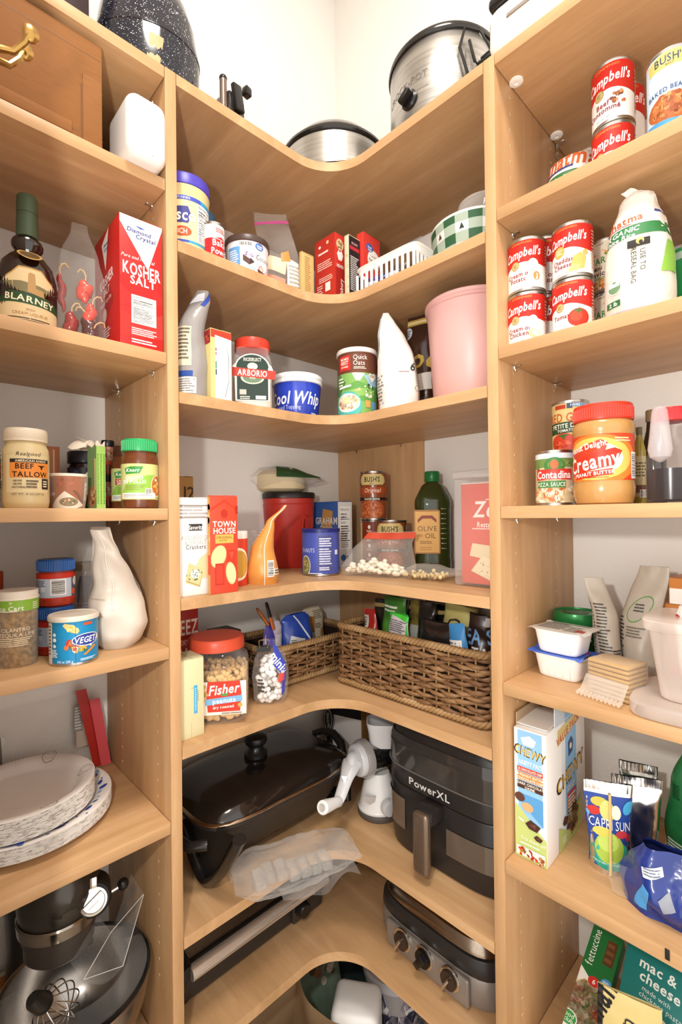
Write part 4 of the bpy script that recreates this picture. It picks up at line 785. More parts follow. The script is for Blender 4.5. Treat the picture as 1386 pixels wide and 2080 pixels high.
carton('dinner_box', 'red boxed salisbury dinner mix with white hand emblem', fit, z, h, 'c2352a', [('r', -.0, .5, .9, 1, 'bd3327'), ('l', 0, .8, .26, .05, 1, 'f2dcd2'), ('e', -.1, .9, .05, .04, 'f4e8e0'), ('e', .06, .92, .05, .05, 'f0c9a0'), ('l', .0, .62, .3, .12, 4, 'e8b8aa'), ('l', .02, .42, .28, .08, 3, 'e8b8aa'), ('r', .06, .3, .1, .12, 'efe6e0'), ('l', -.1, .28, .12, .16, 5, 'e8b8aa'), ('e', -.02, .15, .1, .1, 'f2ece4'), ('e', -.12, .08, .12, .1, 'b09070'), ('e', .12, .1, .12, .12, '8a6a40'), ('e', .12, .1, .09, .09, 'cfb080')],
  [('e', 0, .86, .14, .16, 'd9c29a'), ('s', 0, .86, .13, .15, ['b98a4a', 'e6d8b8', '7a5a30', 'c9a86a'], 16), ('e', 0, .7, .1, .12, 'f2eee8'), ('p', [(-.06, .72), (-.03, .78), (0, .74), (.03, .79), (.06, .72), (.03, .64), (-.03, .64)], 'f6f2ec'), ('t', 0, .56, .045, 'HELPER', 'f6efe8', dict(sx=.6)), ('r', 0, .28, .3, .5, 'a9281f'), ('t', .02, .24, .06, 'Salisbury', 'f8f2ea', dict(rot=pi/2, sx=.95))], .02)
fit = boxfit(700, 709, 732, 540, 'R', .345, .04); h = ztop(709, 476, fit[0].x, fit[0].y)-z
carton('mix_box', 'black faced baking mix box between two red boxes', fit, z, h, 'd9cdb0', [('s', 0, .4, .2, .7, ['c9b890', 'e6dcc4'], 10)], [('r', 0, .5, .4, 1, '262022'), ('r', 0, .82, .22, .06, 'b8323c'), ('t', 0, .9, .04, 'BELGIAN', 'd9a0a8', dict(sx=.6)), ('l', 0, .42, .2, .55, 18, 'c9c2be'), ('r', 0, .06, .3, .1, '5a2028')], .04)
fit = boxfit(725, 739, 772, 520, 'R', .30, .04); h = ztop(739, 470, fit[0].x, fit[0].y)-z
carton('pancake_box', 'red pancake and waffle mix box behind the white basket', fit, z, h, 'd03a30', [], [('r', 0, .5, .5, 1, 'd43d33'), ('e', .04, .66, .28, .3, 'c9c2ba'), ('e', .04, .66, .265, .28, 'f2ece6'), ('e', -.05, .82, .15, .12, '3a5aa8'), ('t', -.05, .83, .035, 'Great', 'f4f4f8', dict(sx=.7)), ('t', -.05, .79, .035, 'Value', 'f4f4f8', dict(sx=.7)), ('t', .04, .72, .035, 'Complete', '8a4a44', dict(sx=.8, b=0)), ('t', .04, .66, .045, 'Pancake &', '7a3a34', dict(sx=.75)), ('t', .04, .6, .045, 'Waffle Mix', '7a3a34', dict(sx=.75)), ('r', .08, .52, .16, .04, 'b8603a')], .04)
# white slatted basket
p0, p1 = fy(731, 570, -.315), fy(842, 530, -.335); zr = ztop(735, 556, p0.x, p0.y)-z; L_ = p1.x-p0.x; Wd_ = .10; bx, by = (p0.x+p1.x)/2, -.335+Wd_/2
t = thing('slotted_basket', 'white slotted plastic basket in front of the pancake mix', 'basket', (bx, by, z+.0004), .02); WP = M('f4f3f0', .3)
k = MB()
def slat(x0, y0, x1, y1, n, ins):
    for i in range(n+1):
        u = i/n; k.box((0, 0, 0), (.0075 if y0 == y1 else .003, .003 if y0 == y1 else .0075, zr*.72), WP, .0008, 1, Matrix.Translation(((x0+(x1-x0)*u)*.96, (y0+(y1-y0)*u)*.96, zr*.42)))
hx, hy = L_/2*.96, Wd_/2*.94
slat(-hx, -hy, hx, -hy, 11, 0); slat(-hx, hy, hx, hy, 11, 0); slat(-hx, -hy, -hx, hy, 6, 0); slat(hx, -hy, hx, hy, 6, 0); k.build('slats', t)
k = MB(); k.lathe([(.95, zr*.76), (1.0, zr*.78), (1.02, zr*.96), (1.07, zr), (1.06, zr*.97), (1.0, zr*.93), (.98, zr*.78), (.95, zr*.76)], WP, 64, sx=hx, sy=hy, p=7, cap=False); k.build('rim_band', t); k = MB(); k.lathe([(1e-5, .0), (.93, 0), (.97, .004), (.97, zr*.12), (.94, zr*.12), (.93, .004), (1e-5, .004)], WP, 64, sx=hx, sy=hy, p=7, cap=False); k.build('basket_floor', t)
for i, (u, c, lb) in enumerate(((-.25, '3f3f7a', 'blue dessert packet lying inside the white slotted basket'), (.1, '5a4a42', 'brown cocoa packet inside the white slotted basket'))):
    bag('sugar_packet', lb, (bx+L_*u, by-.02, z+.006), .1, zr*.62, ((0, L_*.15), (1, L_*.15)), ((0, .014), (.5, .02), (1, .002)), M(c, .3), [('r', 0, .4, .6, .2, 'd9d6e0')], seed=50+i)
# gingham tin, cups, and box behind
x, y, r = cylfit(876, 1062, 480, 'R', .20); r = min(r, .775-x) if x+r > .775 else r; h = ztop(955, 424, x, y, r*.95)-z
t = thing('gift_tin', 'green and white gingham tin bowl with tiny pine trees', 'tin', (x, y, z), face_cam(x, y)); k = MB(); pr = [(r*.9, 0), (r, h*.95)]
k.lathe([(r*.88, 0), (r*.9, .003), (r, h*.95), (r*1.01, h), (r*.98, h), (r*.97, h*.95), (1e-5, h*.9)], M('e4e8e2', .3), 56); its = []
for i in range(-6, 7):
    for j in range(5):
        u, v = i*.26, .1+j*.2; g = (i+j) % 1
        if i % 2 == 0 and j % 2 == 0: its.append(('r', u, v, .26, .2, '2f5a3c'))
        elif i % 2 == 0 or j % 2 == 0: its.append(('r', u, v, .26, .2, 'a4b4a4'))
        else: its.append(('p', [(u-.05, v-.05), (u+.05, v-.05), (u, v+.07)], ('4a2a30', 'a84040', '2f3a34')[(i+j) % 3]))
decals(k, its, on_cyl(profile_r(pr)), h, step=.008, clip=[(1, h*.95, 1), (1, .002, -1)], doff=.000004, off0=.0004); k.build('tin_body', t)
zt = z+h*.9+.001; x2, y2, r2 = cylfit(925, 1030, 420, 'R', .2); r2 = min(r2, r*.68); hh = ztop(985, 380, x+.02, y, r2)-zt
t = thing('cup_liner_tub', 'clear tub of pastel baking cups with blue label, set in the gingham tin', 'tub', (x+.016, y+.01, zt), face_cam(x, y)); k = MB(); k.lathe([(r2*.9, 0), (r2, hh*.9)], film('clear_pet', 'fff', .08, .05), 44, cap=False); k.build('clear_body', t)
k = MB(); k.lathe([(r2*1.0, hh*.9), (r2*1.04, hh*.91), (r2*1.02, hh), (1e-5, hh)], film('clear_lid', 'fff', .2, .08), 44); k.build('lid', t); k = MB(); decals(k, [('p', [(.0, .2), (1.0, .25), (1.0, .9), (.02, .82)], '2f3f9a'), ('t', .4, .66, .2, 'Reynolds', 'f2f2f8', dict(it=.15, sx=.8)), ('t', .42, .4, .2, 'Pastels', 'e8d0e0', dict(sx=.8))], on_cyl(r2*1.0), hh, step=.005, off0=.002); k.build('label', t)
k = MB(); k.lathe([(r2*.7, .002), (r2*.85, hh*.55), (r2*.6, hh*.6), (1e-5, hh*.6)], noisy('cup_stack', ['e6c9d0', 'c9b08a', 'e8e0c8'], 30, .6), 36); k.build('baking_cups', t)
bag('ribbon_packet', 'clear packet with a green band tucked in the gingham tin', (x-r*.62, y-.03, zt), face_cam(x, y), hh*.6, ((0, .022), (1, .02)), ((0, .004), (.5, .006), (1, .001)), film('clear_sachet', 'f4f2ec', .16, .1), [('r', .1, .6, .3, .8, '2f6a2a')], seed=51)
q = fy(868, 520, -.06); t = thing('white_carton', 'plain white carton behind the gingham tin', 'box', (q.x+.01, -.05, z)); zz = ztop(868, 482, q.x, -.09)-z; k = MB(); k.box((0, 0, zz/2), (.07, .08, zz), 'efefec', .0015); k.build('carton', t)
# ================= oats shelf =================
z = Z['C3']
q = fx(388, 780, .30); h = ztop(403, 588, q.x, q.y)-z; GRY = noisy('foil_grey', ['6d6a6a', '9a9694', '8a8684'], 12, .25, (1, 1, .5), spec=.6, bump=.5, dist=.01)
bag('coffee_pouch', 'tall grey foil pouch with blue corner, slim against the panel', (q.x, q.y, z), face_cam(q.x, q.y)-.1, h, ((0, .034), (.3, .035), (.7, .026), (.9, .02), (1, .012)), ((0, .035), (.3, .035), (.7, .02), (1, .002)), GRY, [('r', -.04, .45, .12, .36, 'd6cbb0'), ('l', -.04, .47, .1, .3, 9, '6a6256'), ('r', -.03, .2, .12, .05, '2f4f9a'), ('r', -.02, .1, .16, .14, 'e9e6e0'), ('l', -.02, .1, .14, .12, 6, '8a8680'), ('p', [(.02, .85), (.06, .99), (.09, .99), (.06, .84)], '2c4aa8'), ('p', [(-.08, .86), (.03, .9), (.02, .98), (-.04, .96)], 'd9dbe4')], bend=((0, 0, 0), (.6, .0, 0), (1, .024, .01)), crum=.006, fr=14, seed=61)
fit = boxfit(402, 428, 471, 735, 'L', .338, .0); h = ztop(428, 666, fit[0].x, fit[0].y)-z
carton('macaroni_box', 'yellow box with red roof print, one side torn to white board', fit, z, h, 'd9c98a', [('p', [(-.3, .8), (.3, .8), (.3, 1), (-.3, 1)], 'a8302a'), ('s', 0, .9, .4, .18, ['c9502c', '8a2420', 'd9703c'], 20), ('r', 0, .4, .16, .32, '4a3428'), ('s', 0, .38, .15, .28, ['e6dcc4', 'b08a5a', 'efe8d8', '6a4a30'], 14), ('l', 0, .66, .18, .08, 2, '8a7a4a')],
  [('r', -.13, .5, .1, 1, 'd3c486'), ('p', [(-.2, .88), (.2, .9), (.2, 1), (-.2, 1)], 'b8402f'), ('p', [(-.1, .02), (.16, .02), (.16, .9), (-.1, .92)], 'f1efec'), ('p', [(.06, .06), (.12, .3), (.12, .66), (.08, .8), (.075, .8), (.112, .66), (.112, .3), (.052, .06)], '55504c'), ('r', -.085, .72, .02, .04, 'c93a50'), ('r', -.085, .66, .02, .04, 'd25a9a'), ('r', -.085, .5, .02, .1, '4a8a7a'), ('r', -.085, .4, .02, .08, '3a4a6a')], 0, flaps=True)
# rice jar
x, y, r = cylfit(473, 553, 770, 'L', .285); h = ztop(512, 681, x, y, r)-z
t = thing('rice_jar', 'clear square jar of arborio rice with red lid', 'jar', (x, y, z), face_cam(x, y)); RCE = noisy('arborio_rice', ['cfc3ac', 'efe8da', 'e2d8c6'], 230, .5, (1, 1, .6), 2, .4)
k = MB(); k.lathe([(r*.9, .003), (r*.95, .008), (r*.95, h*.5), (1e-5, h*.52)], RCE, 56, p=4); k.build('rice', t)
k = MB(); pr = [(r*.9, 0), (r*.98, .004), (r*.98, h*.66), (r*.92, h*.74), (r*.84, h*.80), (r*.83, h*.86)]; k.lathe(pr, film('clear_jar', 'fff', .05, .05), 56, p=4, cap=False); k.build('clear_body', t)
k = MB(); k.lathe([(r*.86, h*.85), (r*.9, h*.855), (r*.89, h*.985), (r*.86, h), (1e-5, h)], M('d2402f', .3), 48); k.build('lid', t)
k = MB(); ctr = [(.0+.27*cos(a), .53+.2*sin(a)) for a in [pi*i/12 for i in range(13)]]
decals(k, [('p', [(-.23, .1), (.23, .1), (.24, .42), (.29, .5)]+ctr[:0]+[(.26, .58)]+[(.24*cos(a), .55+.2*sin(a)) for a in [.3+(pi-.6)*i/12 for i in range(13)]]+[(-.26, .58), (-.29, .5), (-.24, .42)], 'e8e4d8'), ('p', [(-.21, .115), (.21, .115), (.21, .55)]+[(.22*cos(a), .55+.185*sin(a)) for a in [.1+(pi-.2)*i/12 for i in range(13)]]+[(-.21, .55)], '24382f'), ('t', 0, .67, .045, 'RICESELECT', 'e8e4d8', dict(sx=.68)), ('e', 0, .575, .14, .1, 'cfcfc4'), ('e', 0, .42, .32, .18, 'b9c0b0'), ('e', 0, .42, .26, .14, '6a8268'), ('p', [(-.32, .56), (.32, .52), (.3, .40), (0, .42), (-.31, .44)], 'b83a2c'), ('t', 0, .485, .085, 'ARBORIO', 'f6f0e6', dict(sx=.72, rot=-.05)), ('t', 0, .415, .025, 'RICE', 'f0d8c8', dict(rot=-.05)), ('r', -.13, .22, .09, .07, 'b9b9ae'), ('l', -.1, .145, .14, .05, 2, 'cfd0c4'), ('r', .11, .15, .14, .05, 'dfe2d8')], on_plane((0, -r*.985, 0), (1, 0, 0), (0, 0, 1)) if True else None, h, off0=.0008); k.build('label', t)
x, y, r = cylfit(551, 656, 768, 'L', .262); h = ztop(604, 753, x, y, r)-z
t = thing('topping_tub', 'blue whipped topping tub with white rimmed lid', 'tub', (x, y, z), face_cam(x, y)); pr = [(r*.8, 0), (r*.93, h*.8)]
BLU = noisy('royal_blue_print', ['2438a8', '2c46be', '1f2f96'], 5, .2, spec=.6); k = MB(); k.lathe([(r*.78, 0), (r*.8, .003), (r*.93, h*.8)], BLU, 52); decals(k, [('t', -.1, .46, .27, 'Cool Whip', 'f8f8fa', dict(it=.25, sx=.72, rot=.0)), ('t', -.3, .25, .09, 'Whipped Topping', 'c9d2f0', dict(b=0, sx=.8)), ('l', .42, .1, .18, .1, 2, 'c9d2f0')], on_cyl(profile_r(pr)), h, step=.006); k.build('tub_body', t)
k = MB(); WL = M('efefee', .3); k.lathe([(r*.95, h*.79), (r*.985, h*.8), (r*.985, h*.86), (r*.96, h*.865), (r*.98, h*.875), (r, h*.9), (r, h*.94), (r*.97, h*.98), (r*.93, h), (r*.9, h*.975), (1e-5, h*.975)], WL, 52); k.build('lid', t)
x, y, r = cylfit(684.5, 768, 790, 'R', .318); h = ztop(726, 703, x, y, r)-z
t = thing('oats_canister', 'brown and green quick oats canister with white lid', 'canister', (x, y, z), face_cam(x, y)); R = r*.955
k = MB(); k.lathe([(R, 0), (R, h*.94)], '6d4030', 52); decals(k, [('r', 0, .31, 2, .62, '7fae5e'), ('p', [(-.6, .6), (-.3, .62), (-.18, .48), (-.3, .3), (-.6, .3)], '4f7a3c'), ('p', [(-.08, .62), (.12, .61), (.04, .5), (-.02, .5)], 'e2d8c8'), ('p', [(.1, .58), (.4, .64), (.6, .58), (.6, .4), (.2, .42)], '9cc0d8'), ('p', [(-.2, .42), (.0, .5), (.2, .42), (.6, .46), (.6, .2), (-.2, .2)], '5f9a48'), ('p', [(-.2, .36), (.2, .4), (.3, .3), (-.1, .26)], '86b45e'), ('s', .18, .36, .2, .3, ['e9e6d8', '3a4a30', 'd9d2b8'], 12, .7), ('p', [(-.05, .35), (.04, .4), (.05, .35)], 'd9b888'), ('t', -.06, .85, .07, 'Quick', 'f6efe6', dict(sx=.9, b=0, al='l')), ('t', -.06, .765, .07, 'Oats', 'f6efe6', dict(sx=.9, b=0, al='l')), ('l', .06, .69, .22, .04, 2, 'e6d6c6'), ('r', -.2, .77, .2, .22, 'c2332c', .03), ('t', -.2, .83, .04, "MOM'S", 'f6e8de', dict(sx=.85)), ('t', -.2, .775, .05, 'BEST', 'f6e8de', dict(sx=.85)), ('t', -.2, .72, .035, 'cereals', 'f6e8de', dict(sx=.85)), ('l', -.26, .5, .14, .14, 3, 'dfe8d0'), ('r', -.2, .42, .22, .03, 'f0f0e8', .1), ('p', [(.17, .58), (.2, .62), (.24, .6), (.29, .63), (.33, .58), (.24, .48)], 'f0e6d6'), ('l', .24, .575, .1, .04, 2, 'a06a50'), ('e', -.15, .14, .44, .42, '4fb0a8'), ('e', -.15, .18, .38, .28, 'efe8dc'), ('s', -.15, .19, .36, .26, ['d9c4a0', 'f2ece0', 'b08a60', 'e6d8c0'], 44), ('e', -.16, .22, .12, .1, 'e6d6a0'), ('r', .16, .16, .08, .1, 'd9a05a'), ('r', .27, .14, .1, .12, '6aa0c8')], on_cyl(R*1.001), h, step=.006, clip=[(1, h*.93, 1), (1, .001, -1)]); k.build('canister_body', t)
k = MB(); k.lathe([(r*.97, h*.925), (r, h*.93), (r, h*.98), (r*.96, h), (r*.93, h*.985), (1e-5, h*.985)], M('e6dcd8', .3), 52); k.build('lid', t)
fit = boxfit(764, 769, 787, 790, 'R', .27, .06); h = ztop(775, 731, fit[0].x, fit[0].y)-z
carton('red_carton', 'slim red carton behind the oats canister', fit, z, h, 'c93a30', [], [('r', .0, .5, .3, .9, 'd9d0c8'), ('r', 0, .92, .4, .14, 'c93a30'), ('r', .02, .6, .12, .4, '2a2a2c'), ('l', 0, .3, .16, .4, 10, '3a3a3c')], .06)
q = fy(812, 825, -.30); h = ztop(792, 636, q.x, q.y)-z; WB = noisy('white_film', ['dad6d1', 'e8e5e1', 'cfcac5'], 6, .28, spec=.6, bump=.5, dist=.02)
bag('flour_bag', 'white plastic bag with script lettering, peaked top', (q.x, q.y, z), face_cam(q.x, q.y)+.15, h, ((0, .047), (.2, .05), (.5, .045), (.75, .032), (.92, .016), (1, .006)), ((0, .035), (.25, .04), (.6, .025), (.85, .008), (1, .001)), WB, [('t', .13, .42, .09, '6', '3a3836', dict(it=.3)), ('t', .17, .36, .06, 'Cassava Flour', '8a8682', dict(rot=pi/2, b=0, sx=.8, it=.2)), ('p', [(.19, .1), (.225, .1), (.2, .62), (.17, .7)], 'b9a050'), ('l', -.2, .2, .08, .3, 9, '8a8682'), ('l', .05, .36, .12, .012, 1, '7a4a44')], bend=((0, 0, 0), (.6, -.008, 0), (1, -.03, .0)), crum=.009, fr=9, seed=63)
q = fy(854, 812, -.18); h = min(ztop(850, 645, q.x-.01, q.y), Z['C2']-T-.006)-z; DKB = noisy('brown_film', ['2a1814', '3c241c', '1c100e'], 6, .2, spec=.7, bump=.5, dist=.02)
t, fn = bag('sugar_bag', 'dark brown bag with gold band along its top, behind the pink bucket', (q.x+.004, q.y, z), .25, h, ((0, .036), (.6, .038), (1, .036)), ((0, .016), (.3, .022), (.7, .018), (1, .001)), DKB, [('r', 0, .94, .5, .06, 'b89a4a'), ('r', 0, .94, .5, .025, 'e0d2a0'), ('e', -.12, .84, .1, .12, 'c9d2e0'), ('l', -.12, .84, .07, .07, 3, '5a6a8a'), ('t', .05, .58, .2, 'oo', 'c9a850', dict(it=.3)), ('p', [(-.3, .22), (.3, .3), (.3, .46), (.0, .42), (-.3, .36)], 'e6e2da'), ('r', 0, .1, .6, .2, '4a342a')], crum=.007, fr=10, seed=64)
x, y, r = cylfit(863, 1062, 600, 'R', .205); r = min(r, .774-x); h = ztop(975, 577, x, y, r*.98)-z
PK = noisy('pink_plastic', ['d9a8a4', 'e0b2ae', 'd6a49f'], 8, .35)
t = thing('pink_bucket', 'large plain pink plastic bucket beside the panel', 'bucket', (x, y, z), face_cam(x, y)); k = MB(); k.lathe([(r*.80, 0), (r*.83, .004), (r*.955, h*.93), (r*.95, h*.93), (r*.82, .008), (1e-5, .008)], PK, 64, cap=False); k.build('bucket_body', t); k = MB(); k.lathe([(r*.955, h*.925), (r*.985, h*.93), (r*.97, h*.955), (r*1.0, h*.965), (r, h*.99), (r*.98, h), (r*.93, h), (r*.94, h*.93)], PK, 64, cap=False); k.build('rim_band', t)
# ================= cracker shelf =================
z = Z['C4']
fit = boxfit(352, 358, 393, 1000, 'L', .10); h = ztop(380, 968, fit[0].x, fit[0].y)-z
carton('cone_box', 'tan carton marked with a number behind the white cracker box', fit, z, h, 'b98f54', [], [('t', .03, .85, .12, '12', '4a3a20', dict(sx=1)), ('t', .03, .76, .05, 'CONES', '6a5430', dict(b=0))])
c0_ = fz(368, 1213, z); c1_ = fz(425, 1205, z); fit = (V((c0_.x, c0_.y-.006)), .06, (c1_-c0_).length+.006)
h = ztop(395, 1012, c0_.x, (c0_.y+c1_.y)/2)-z
carton('cracker_box', 'white avocado oil cracker box with grey bands and cracker picture', fit, z, h, 'efece8', [], [('l', 0, .86, .4, .14, 4, 'b0aaa6'), ('r', 0, .925, .4, .012, '8a8480'), ('r', 0, .80, .4, .012, '9a9490'), ('r', .02, .70, .15, .07, '3a3634'), ('t', .02, .70, .045, 'Savoritz', 'f4f2ee', dict(it=.2, sx=.7)), ('t', .02, .595, .045, 'AVOCADO OIL', 'a9b0a0', dict(b=0, sx=.72)), ('t', .02, .545, .045, '& SEA SALT', 'a9b0a0', dict(b=0, sx=.72)), ('t', .02, .5, .048, 'Crackers', '3a3a36', dict(b=0, sx=.85)), ('p', [(.06, .38), (.2, .46), (.2, .2), (.1, .16), (.0, .26)], 'd9c99a'), ('p', [(-.06, .34), (.1, .26), (.06, .08), (-.1, .14)], 'd3c492'), ('e', .01, .22, .1, .09, 'f2f0e8'), ('s', .0, .22, .2, .16, ['5a7a4a', '7a9460', '4a6a40'], 26, .35), ('p', [(-.09, .15), (.06, .085), (.1, .25), (.09, .22), (.055, .1), (-.08, .16)], 'b09a60')])
cn = fz(428, 1208.5, z); fit = boxfit(423, 428, 484, 1150, 'L', cn.x); h = ztop(455, 1008, cn.x, cn.y+.03)-z; TH = 'dd4a34'
carton('cracker_box', 'orange red cracker box shaped with a house print and two crackers', fit, z, h, TH, [('r', 0, .5, .3, 1, 'd4a050'), ('s', 0, .7, .3, .5, ['e6c88a', 'b98a4a', 'f0dcb0'], 14), ('r', 0, .3, .4, .2, TH)], [('p', [(-.2, .84), (0, .97), (.2, .84), (.17, .84), (0, .94), (-.17, .84)], 'c83e2a'), ('e', .0, .82, .08, .09, 'b83424'), ('t', 0, .715, .06, 'TOWN', 'f6ede2', dict(sx=.95)), ('t', 0, .645, .06, 'HOUSE', 'f6ede2', dict(sx=.95)), ('r', .0, .56, .21, .09, 'd9b25a'), ('t', 0, .575, .032, 'ORIGINAL', '7a3a20', dict(b=0, sx=.95)), ('l', 0, .545, .12, .016, 1, 'a8783a'), ('e', -.07, .38, .17, .24, 'c9b47a', -.4), ('e', -.07, .385, .155, .225, 'e0cf9a', -.4), ('r', .08, .36, .1, .16, 'c43a28'), ('p', [(.05, .42), (.11, .42), (.08, .34)], 'd9503a'), ('r', -.06, .2, .1, .22, 'b8342a'), ('r', -.06, .2, .08, .19, 'cc4231'), ('e', .07, .2, .12, .24, 'c9b47a', .15), ('e', .075, .2, .11, .22, 'e2d2a0', .15), ('p', [(.13, .82), (.17, .82), (.17, .9), (.13, .9)], 'a82c20')])
x, y, r = cylfit(446, 504, 1130, 'L', .262); h = ztop(492, 1078, x, y, -r*.3)-z
t = thing('snack_canister', 'red snack canister with white cap beside the house cracker box', 'canister', (x, y, z), face_cam(x, y)); k = MB(); k.lathe([(r*.95, 0), (r*.97, .002), (r*.97, h*.87)], 'd8432e', 40); k.build('canister_body', t); k = MB(); decals(k, [('e', .08, .4, .5, .6, 'f0e2cc'), ('e', .1, .4, .4, .5, 'c9963c')], on_cyl(r*.972), h, step=.006); k.build('label', t); k = MB(); k.lathe([(r*.99, h*.86), (r, h*.87), (r, h*.98), (r*.97, h), (1e-5, h)], 'ece6de', 40); k.build('cap', t)
q = fz(522, 1178, z); bag('nut_bag', 'clear plastic bag of brown nuts behind the orange pouch', (q.x-.09, q.y+.012, z+.001), face_cam(q.x, q.y), .12, ((0, .05), (.5, .05), (1, .04)), ((0, .018), (.3, .02), (.7, .012), (1, .002)), film('clear_nut_bag', 'f4f0e8', .14, .12, .5), [('s', 0, .2, .6, .36, ['6d5238', '8a6a4a', '4a3828', 'a8865c'], 40)], crum=.008, seed=71)
# orange pouch with a curled tip
q0, q1 = fz(508, 1187, z), fz(571, 1184, z); m_ = (q0+q1)/2; hw = (q1-q0).length/2; h = ztop(590, 1026, m_.x, m_.y)-z; ORG = noisy('orange_foil', ['c9803a', 'd9934a', 'b8702c'], 9, .35, (1, 1, .5))
t, fn = bag('cheese_pouch', 'orange striped pouch with white seam, its tip curling over', (m_.x-.012, m_.y, z), face_cam(m_.x, m_.y), h, ((0, hw*.98), (.12, hw*1.04), (.45, hw*.75), (.8, hw*.26), (.94, hw*.12), (1, hw*.1)), ((0, .028), (.12, .034), (.5, .022), (.85, .004), (1, .001)), ORG, [('p', [(-.3, .32), (-.24, .24), (-.12, .6), (-.12, .72)], 'e0a868')]+[('r', -.225+.013*i, .30+.035*i, .05, .012, 'f0dcc0', .2) for i in range(12)]+[('b', .1, .2, .08, .2, 1), ('r', .19, .16, .1, .08, 'e9dcc8'), ('l', .19, .16, .08, .06, 2, '6a4a2a')], bend=((0, 0, 0), (.45, .0, 0), (.8, .02, 0), (1, .055, 0)), crum=.005, seed=72)
k = MB(); k.tube([fn(.12+.1*v, v, -1, .0012) for v in [i/24 for i in range(25)]], .0011, M('f2e8da', .4), 6); k.build('white_seam', t)
# coffee canister and bread
x, y, r = cylbase(533, 640, 1156, z); h = ztop(588, 1001, x, y, r*.3)-z; CF = noisy('red_coffee_plastic', ['a82a22', 'b8342a', '9a241e'], 12, .35)
t = thing('coffee_canister', 'big red coffee canister with black lid and moulded grip', 'canister', (x, y, z), face_cam(x, y)+.12)
k = MB(); k.lathe([(r*.80, 0), (r*.84, .004), (r*.96, h*.80), (r*.975, h*.84), (r*.95, h*.85), (r*.97, h*.9), (r*.95, h*.93)], CF, 56, p=2.6); k.build('canister_body', t)
k = MB(); pts = [(.17+.075*cos(a), .42+.26*sin(a)) for a in [2*pi*i/28 for i in range(28)]]; fr_ = on_cyl(lambda v: r*(.90+.105*v/(h*.8)), .25)
k.tube([fr_(h*(.14+.085*(abs(cos(a))**.5)*(1 if cos(a) > 0 else -1)), h*(.44+.25*(abs(sin(a))**.5)*(1 if sin(a) > 0 else -1)), .001) for a in [2*pi*i/40 for i in range(40)]], .0035, CF, 8, True); k.grid(lambda u, v: fr_(h*(.07+.14*u), h*(.22+.44*v), .0008), 6, 6, M('7a1a16', .45)); k.build('grip', t)
k = MB(); k.lathe([(r*.97, h*.92), (r*1.0, h*.925), (r*1.0, h*.985), (r*.97, h), (1e-5, h)], M('231f1d', .35), 56, p=2.6); k.build('lid', t)
zt = z+h+.001; hb = ztop(585, 953, x, y)-zt; BRD = noisy('tortilla_stack', ['cdb48a', 'e2cfa8', 'b89a6c'], 14, .7)
t = thing('bread_bag', 'clear bag of bread with dark green print lying on the red coffee canister', 'bag', (x, y, zt), face_cam(x, y)+.1); t.scale = (1.22, 1.1, 1.15); t.location.x += .01; t.location.y += .014; k = MB()
k.lathe([(1e-5, 0), (.05, .0), (.062, .008), (.06, hb*.6), (.045, hb*.75), (1e-5, hb*.8)], BRD, 40, sx=1.05, sy=.9, mx=Matrix.Translation((-.035, 0, .002))); k.build('bread', t)
fnb = pouch_fn(.19, ((0, .058), (.4, .062), (.8, .05), (1, .035)), ((0, .004), (.12, hb*.42), (.5, hb*.42), (.8, hb*.2), (1, .002)), crum=.009, fr=12, seed=73)
mxb = Matrix.Translation((-.11, 0, hb*.5)) @ Matrix.Rotation(-pi/2, 4, 'Z') @ Matrix.Rotation(-pi/2, 4, 'X'); k = MB(); F_ = film('bread_film', 'f2efe6', .12, .12, .5)
k.grid(lambda a, b: mxb @ fnb(2*a-1, b, -1), 20, 26, F_); k.grid(lambda a, b: mxb @ fnb(1-2*a, b, 1), 20, 26, F_)
def gb(u, v, l): return mxb @ fnb(max(-1, min(1, u/.058)), max(0, min(1, v/.19)), -1, l)
decals(k, [('p', [(-.06, .07), (.06, .06), (.06, .17), (-.02, .185), (-.05, .12)], '2f4f2c'), ('l', .02, .1, .05, .012, 1, 'dfe2d4'), ('p', [(-.055, .075), (-.03, .07), (-.03, .11), (-.05, .11)], 'e2dfd2'), ('l', -.02, .15, .04, .02, 2, 'c9d2bc')], gb, 1, step=.008, stepv=.008, off0=.001, doff=.0002); k.build('plastic_wrap', t, smooth=60)
fit = boxfit(638, 687, 716, 1100, 'L', .175, -.1); h = ztop(687, 1019, fit[0].x, fit[0].y)-z
carton('cracker_box', 'blue graham cracker box with nutrition side, behind the blue can', fit, z, h, '2f4f94', [('r', 0, .8, 1, .4, '3f68b0'), ('p', [(-.06, .9), (.2, .86), (.16, .56), (-.12, .6)], 'b98a4a'), ('p', [(-.05, .89), (.19, .85), (.15, .57), (-.11, .61)], 'c99a58'), ('t', .02, .71, .11, 'GRAHAM', 'f4efe6', dict(sx=.85)), ('t', .02, .6, .07, 'Crackers', 'f4efe6', dict(sx=.8)), ('s', .06, .65, .24, .12, ['8a5f2c'], 9, .3)], [('r', 0, .5, .4, 1, 'ddd9d4'), ('n', 0, .6, .2, .66), ('e', -.04, .14, .1, .1, '3a6aa0'), ('l', .05, .14, .06, .06, 2, '6a6a6a')], -.1)
x, y, r = cylbase(613, 690, 1171, z); h = ztop(651, 1074, x, y, r*.2)-z; BCN = noisy('blue_can_print', ['3a4496', '4a58aa', '343c86'], 6, .3)
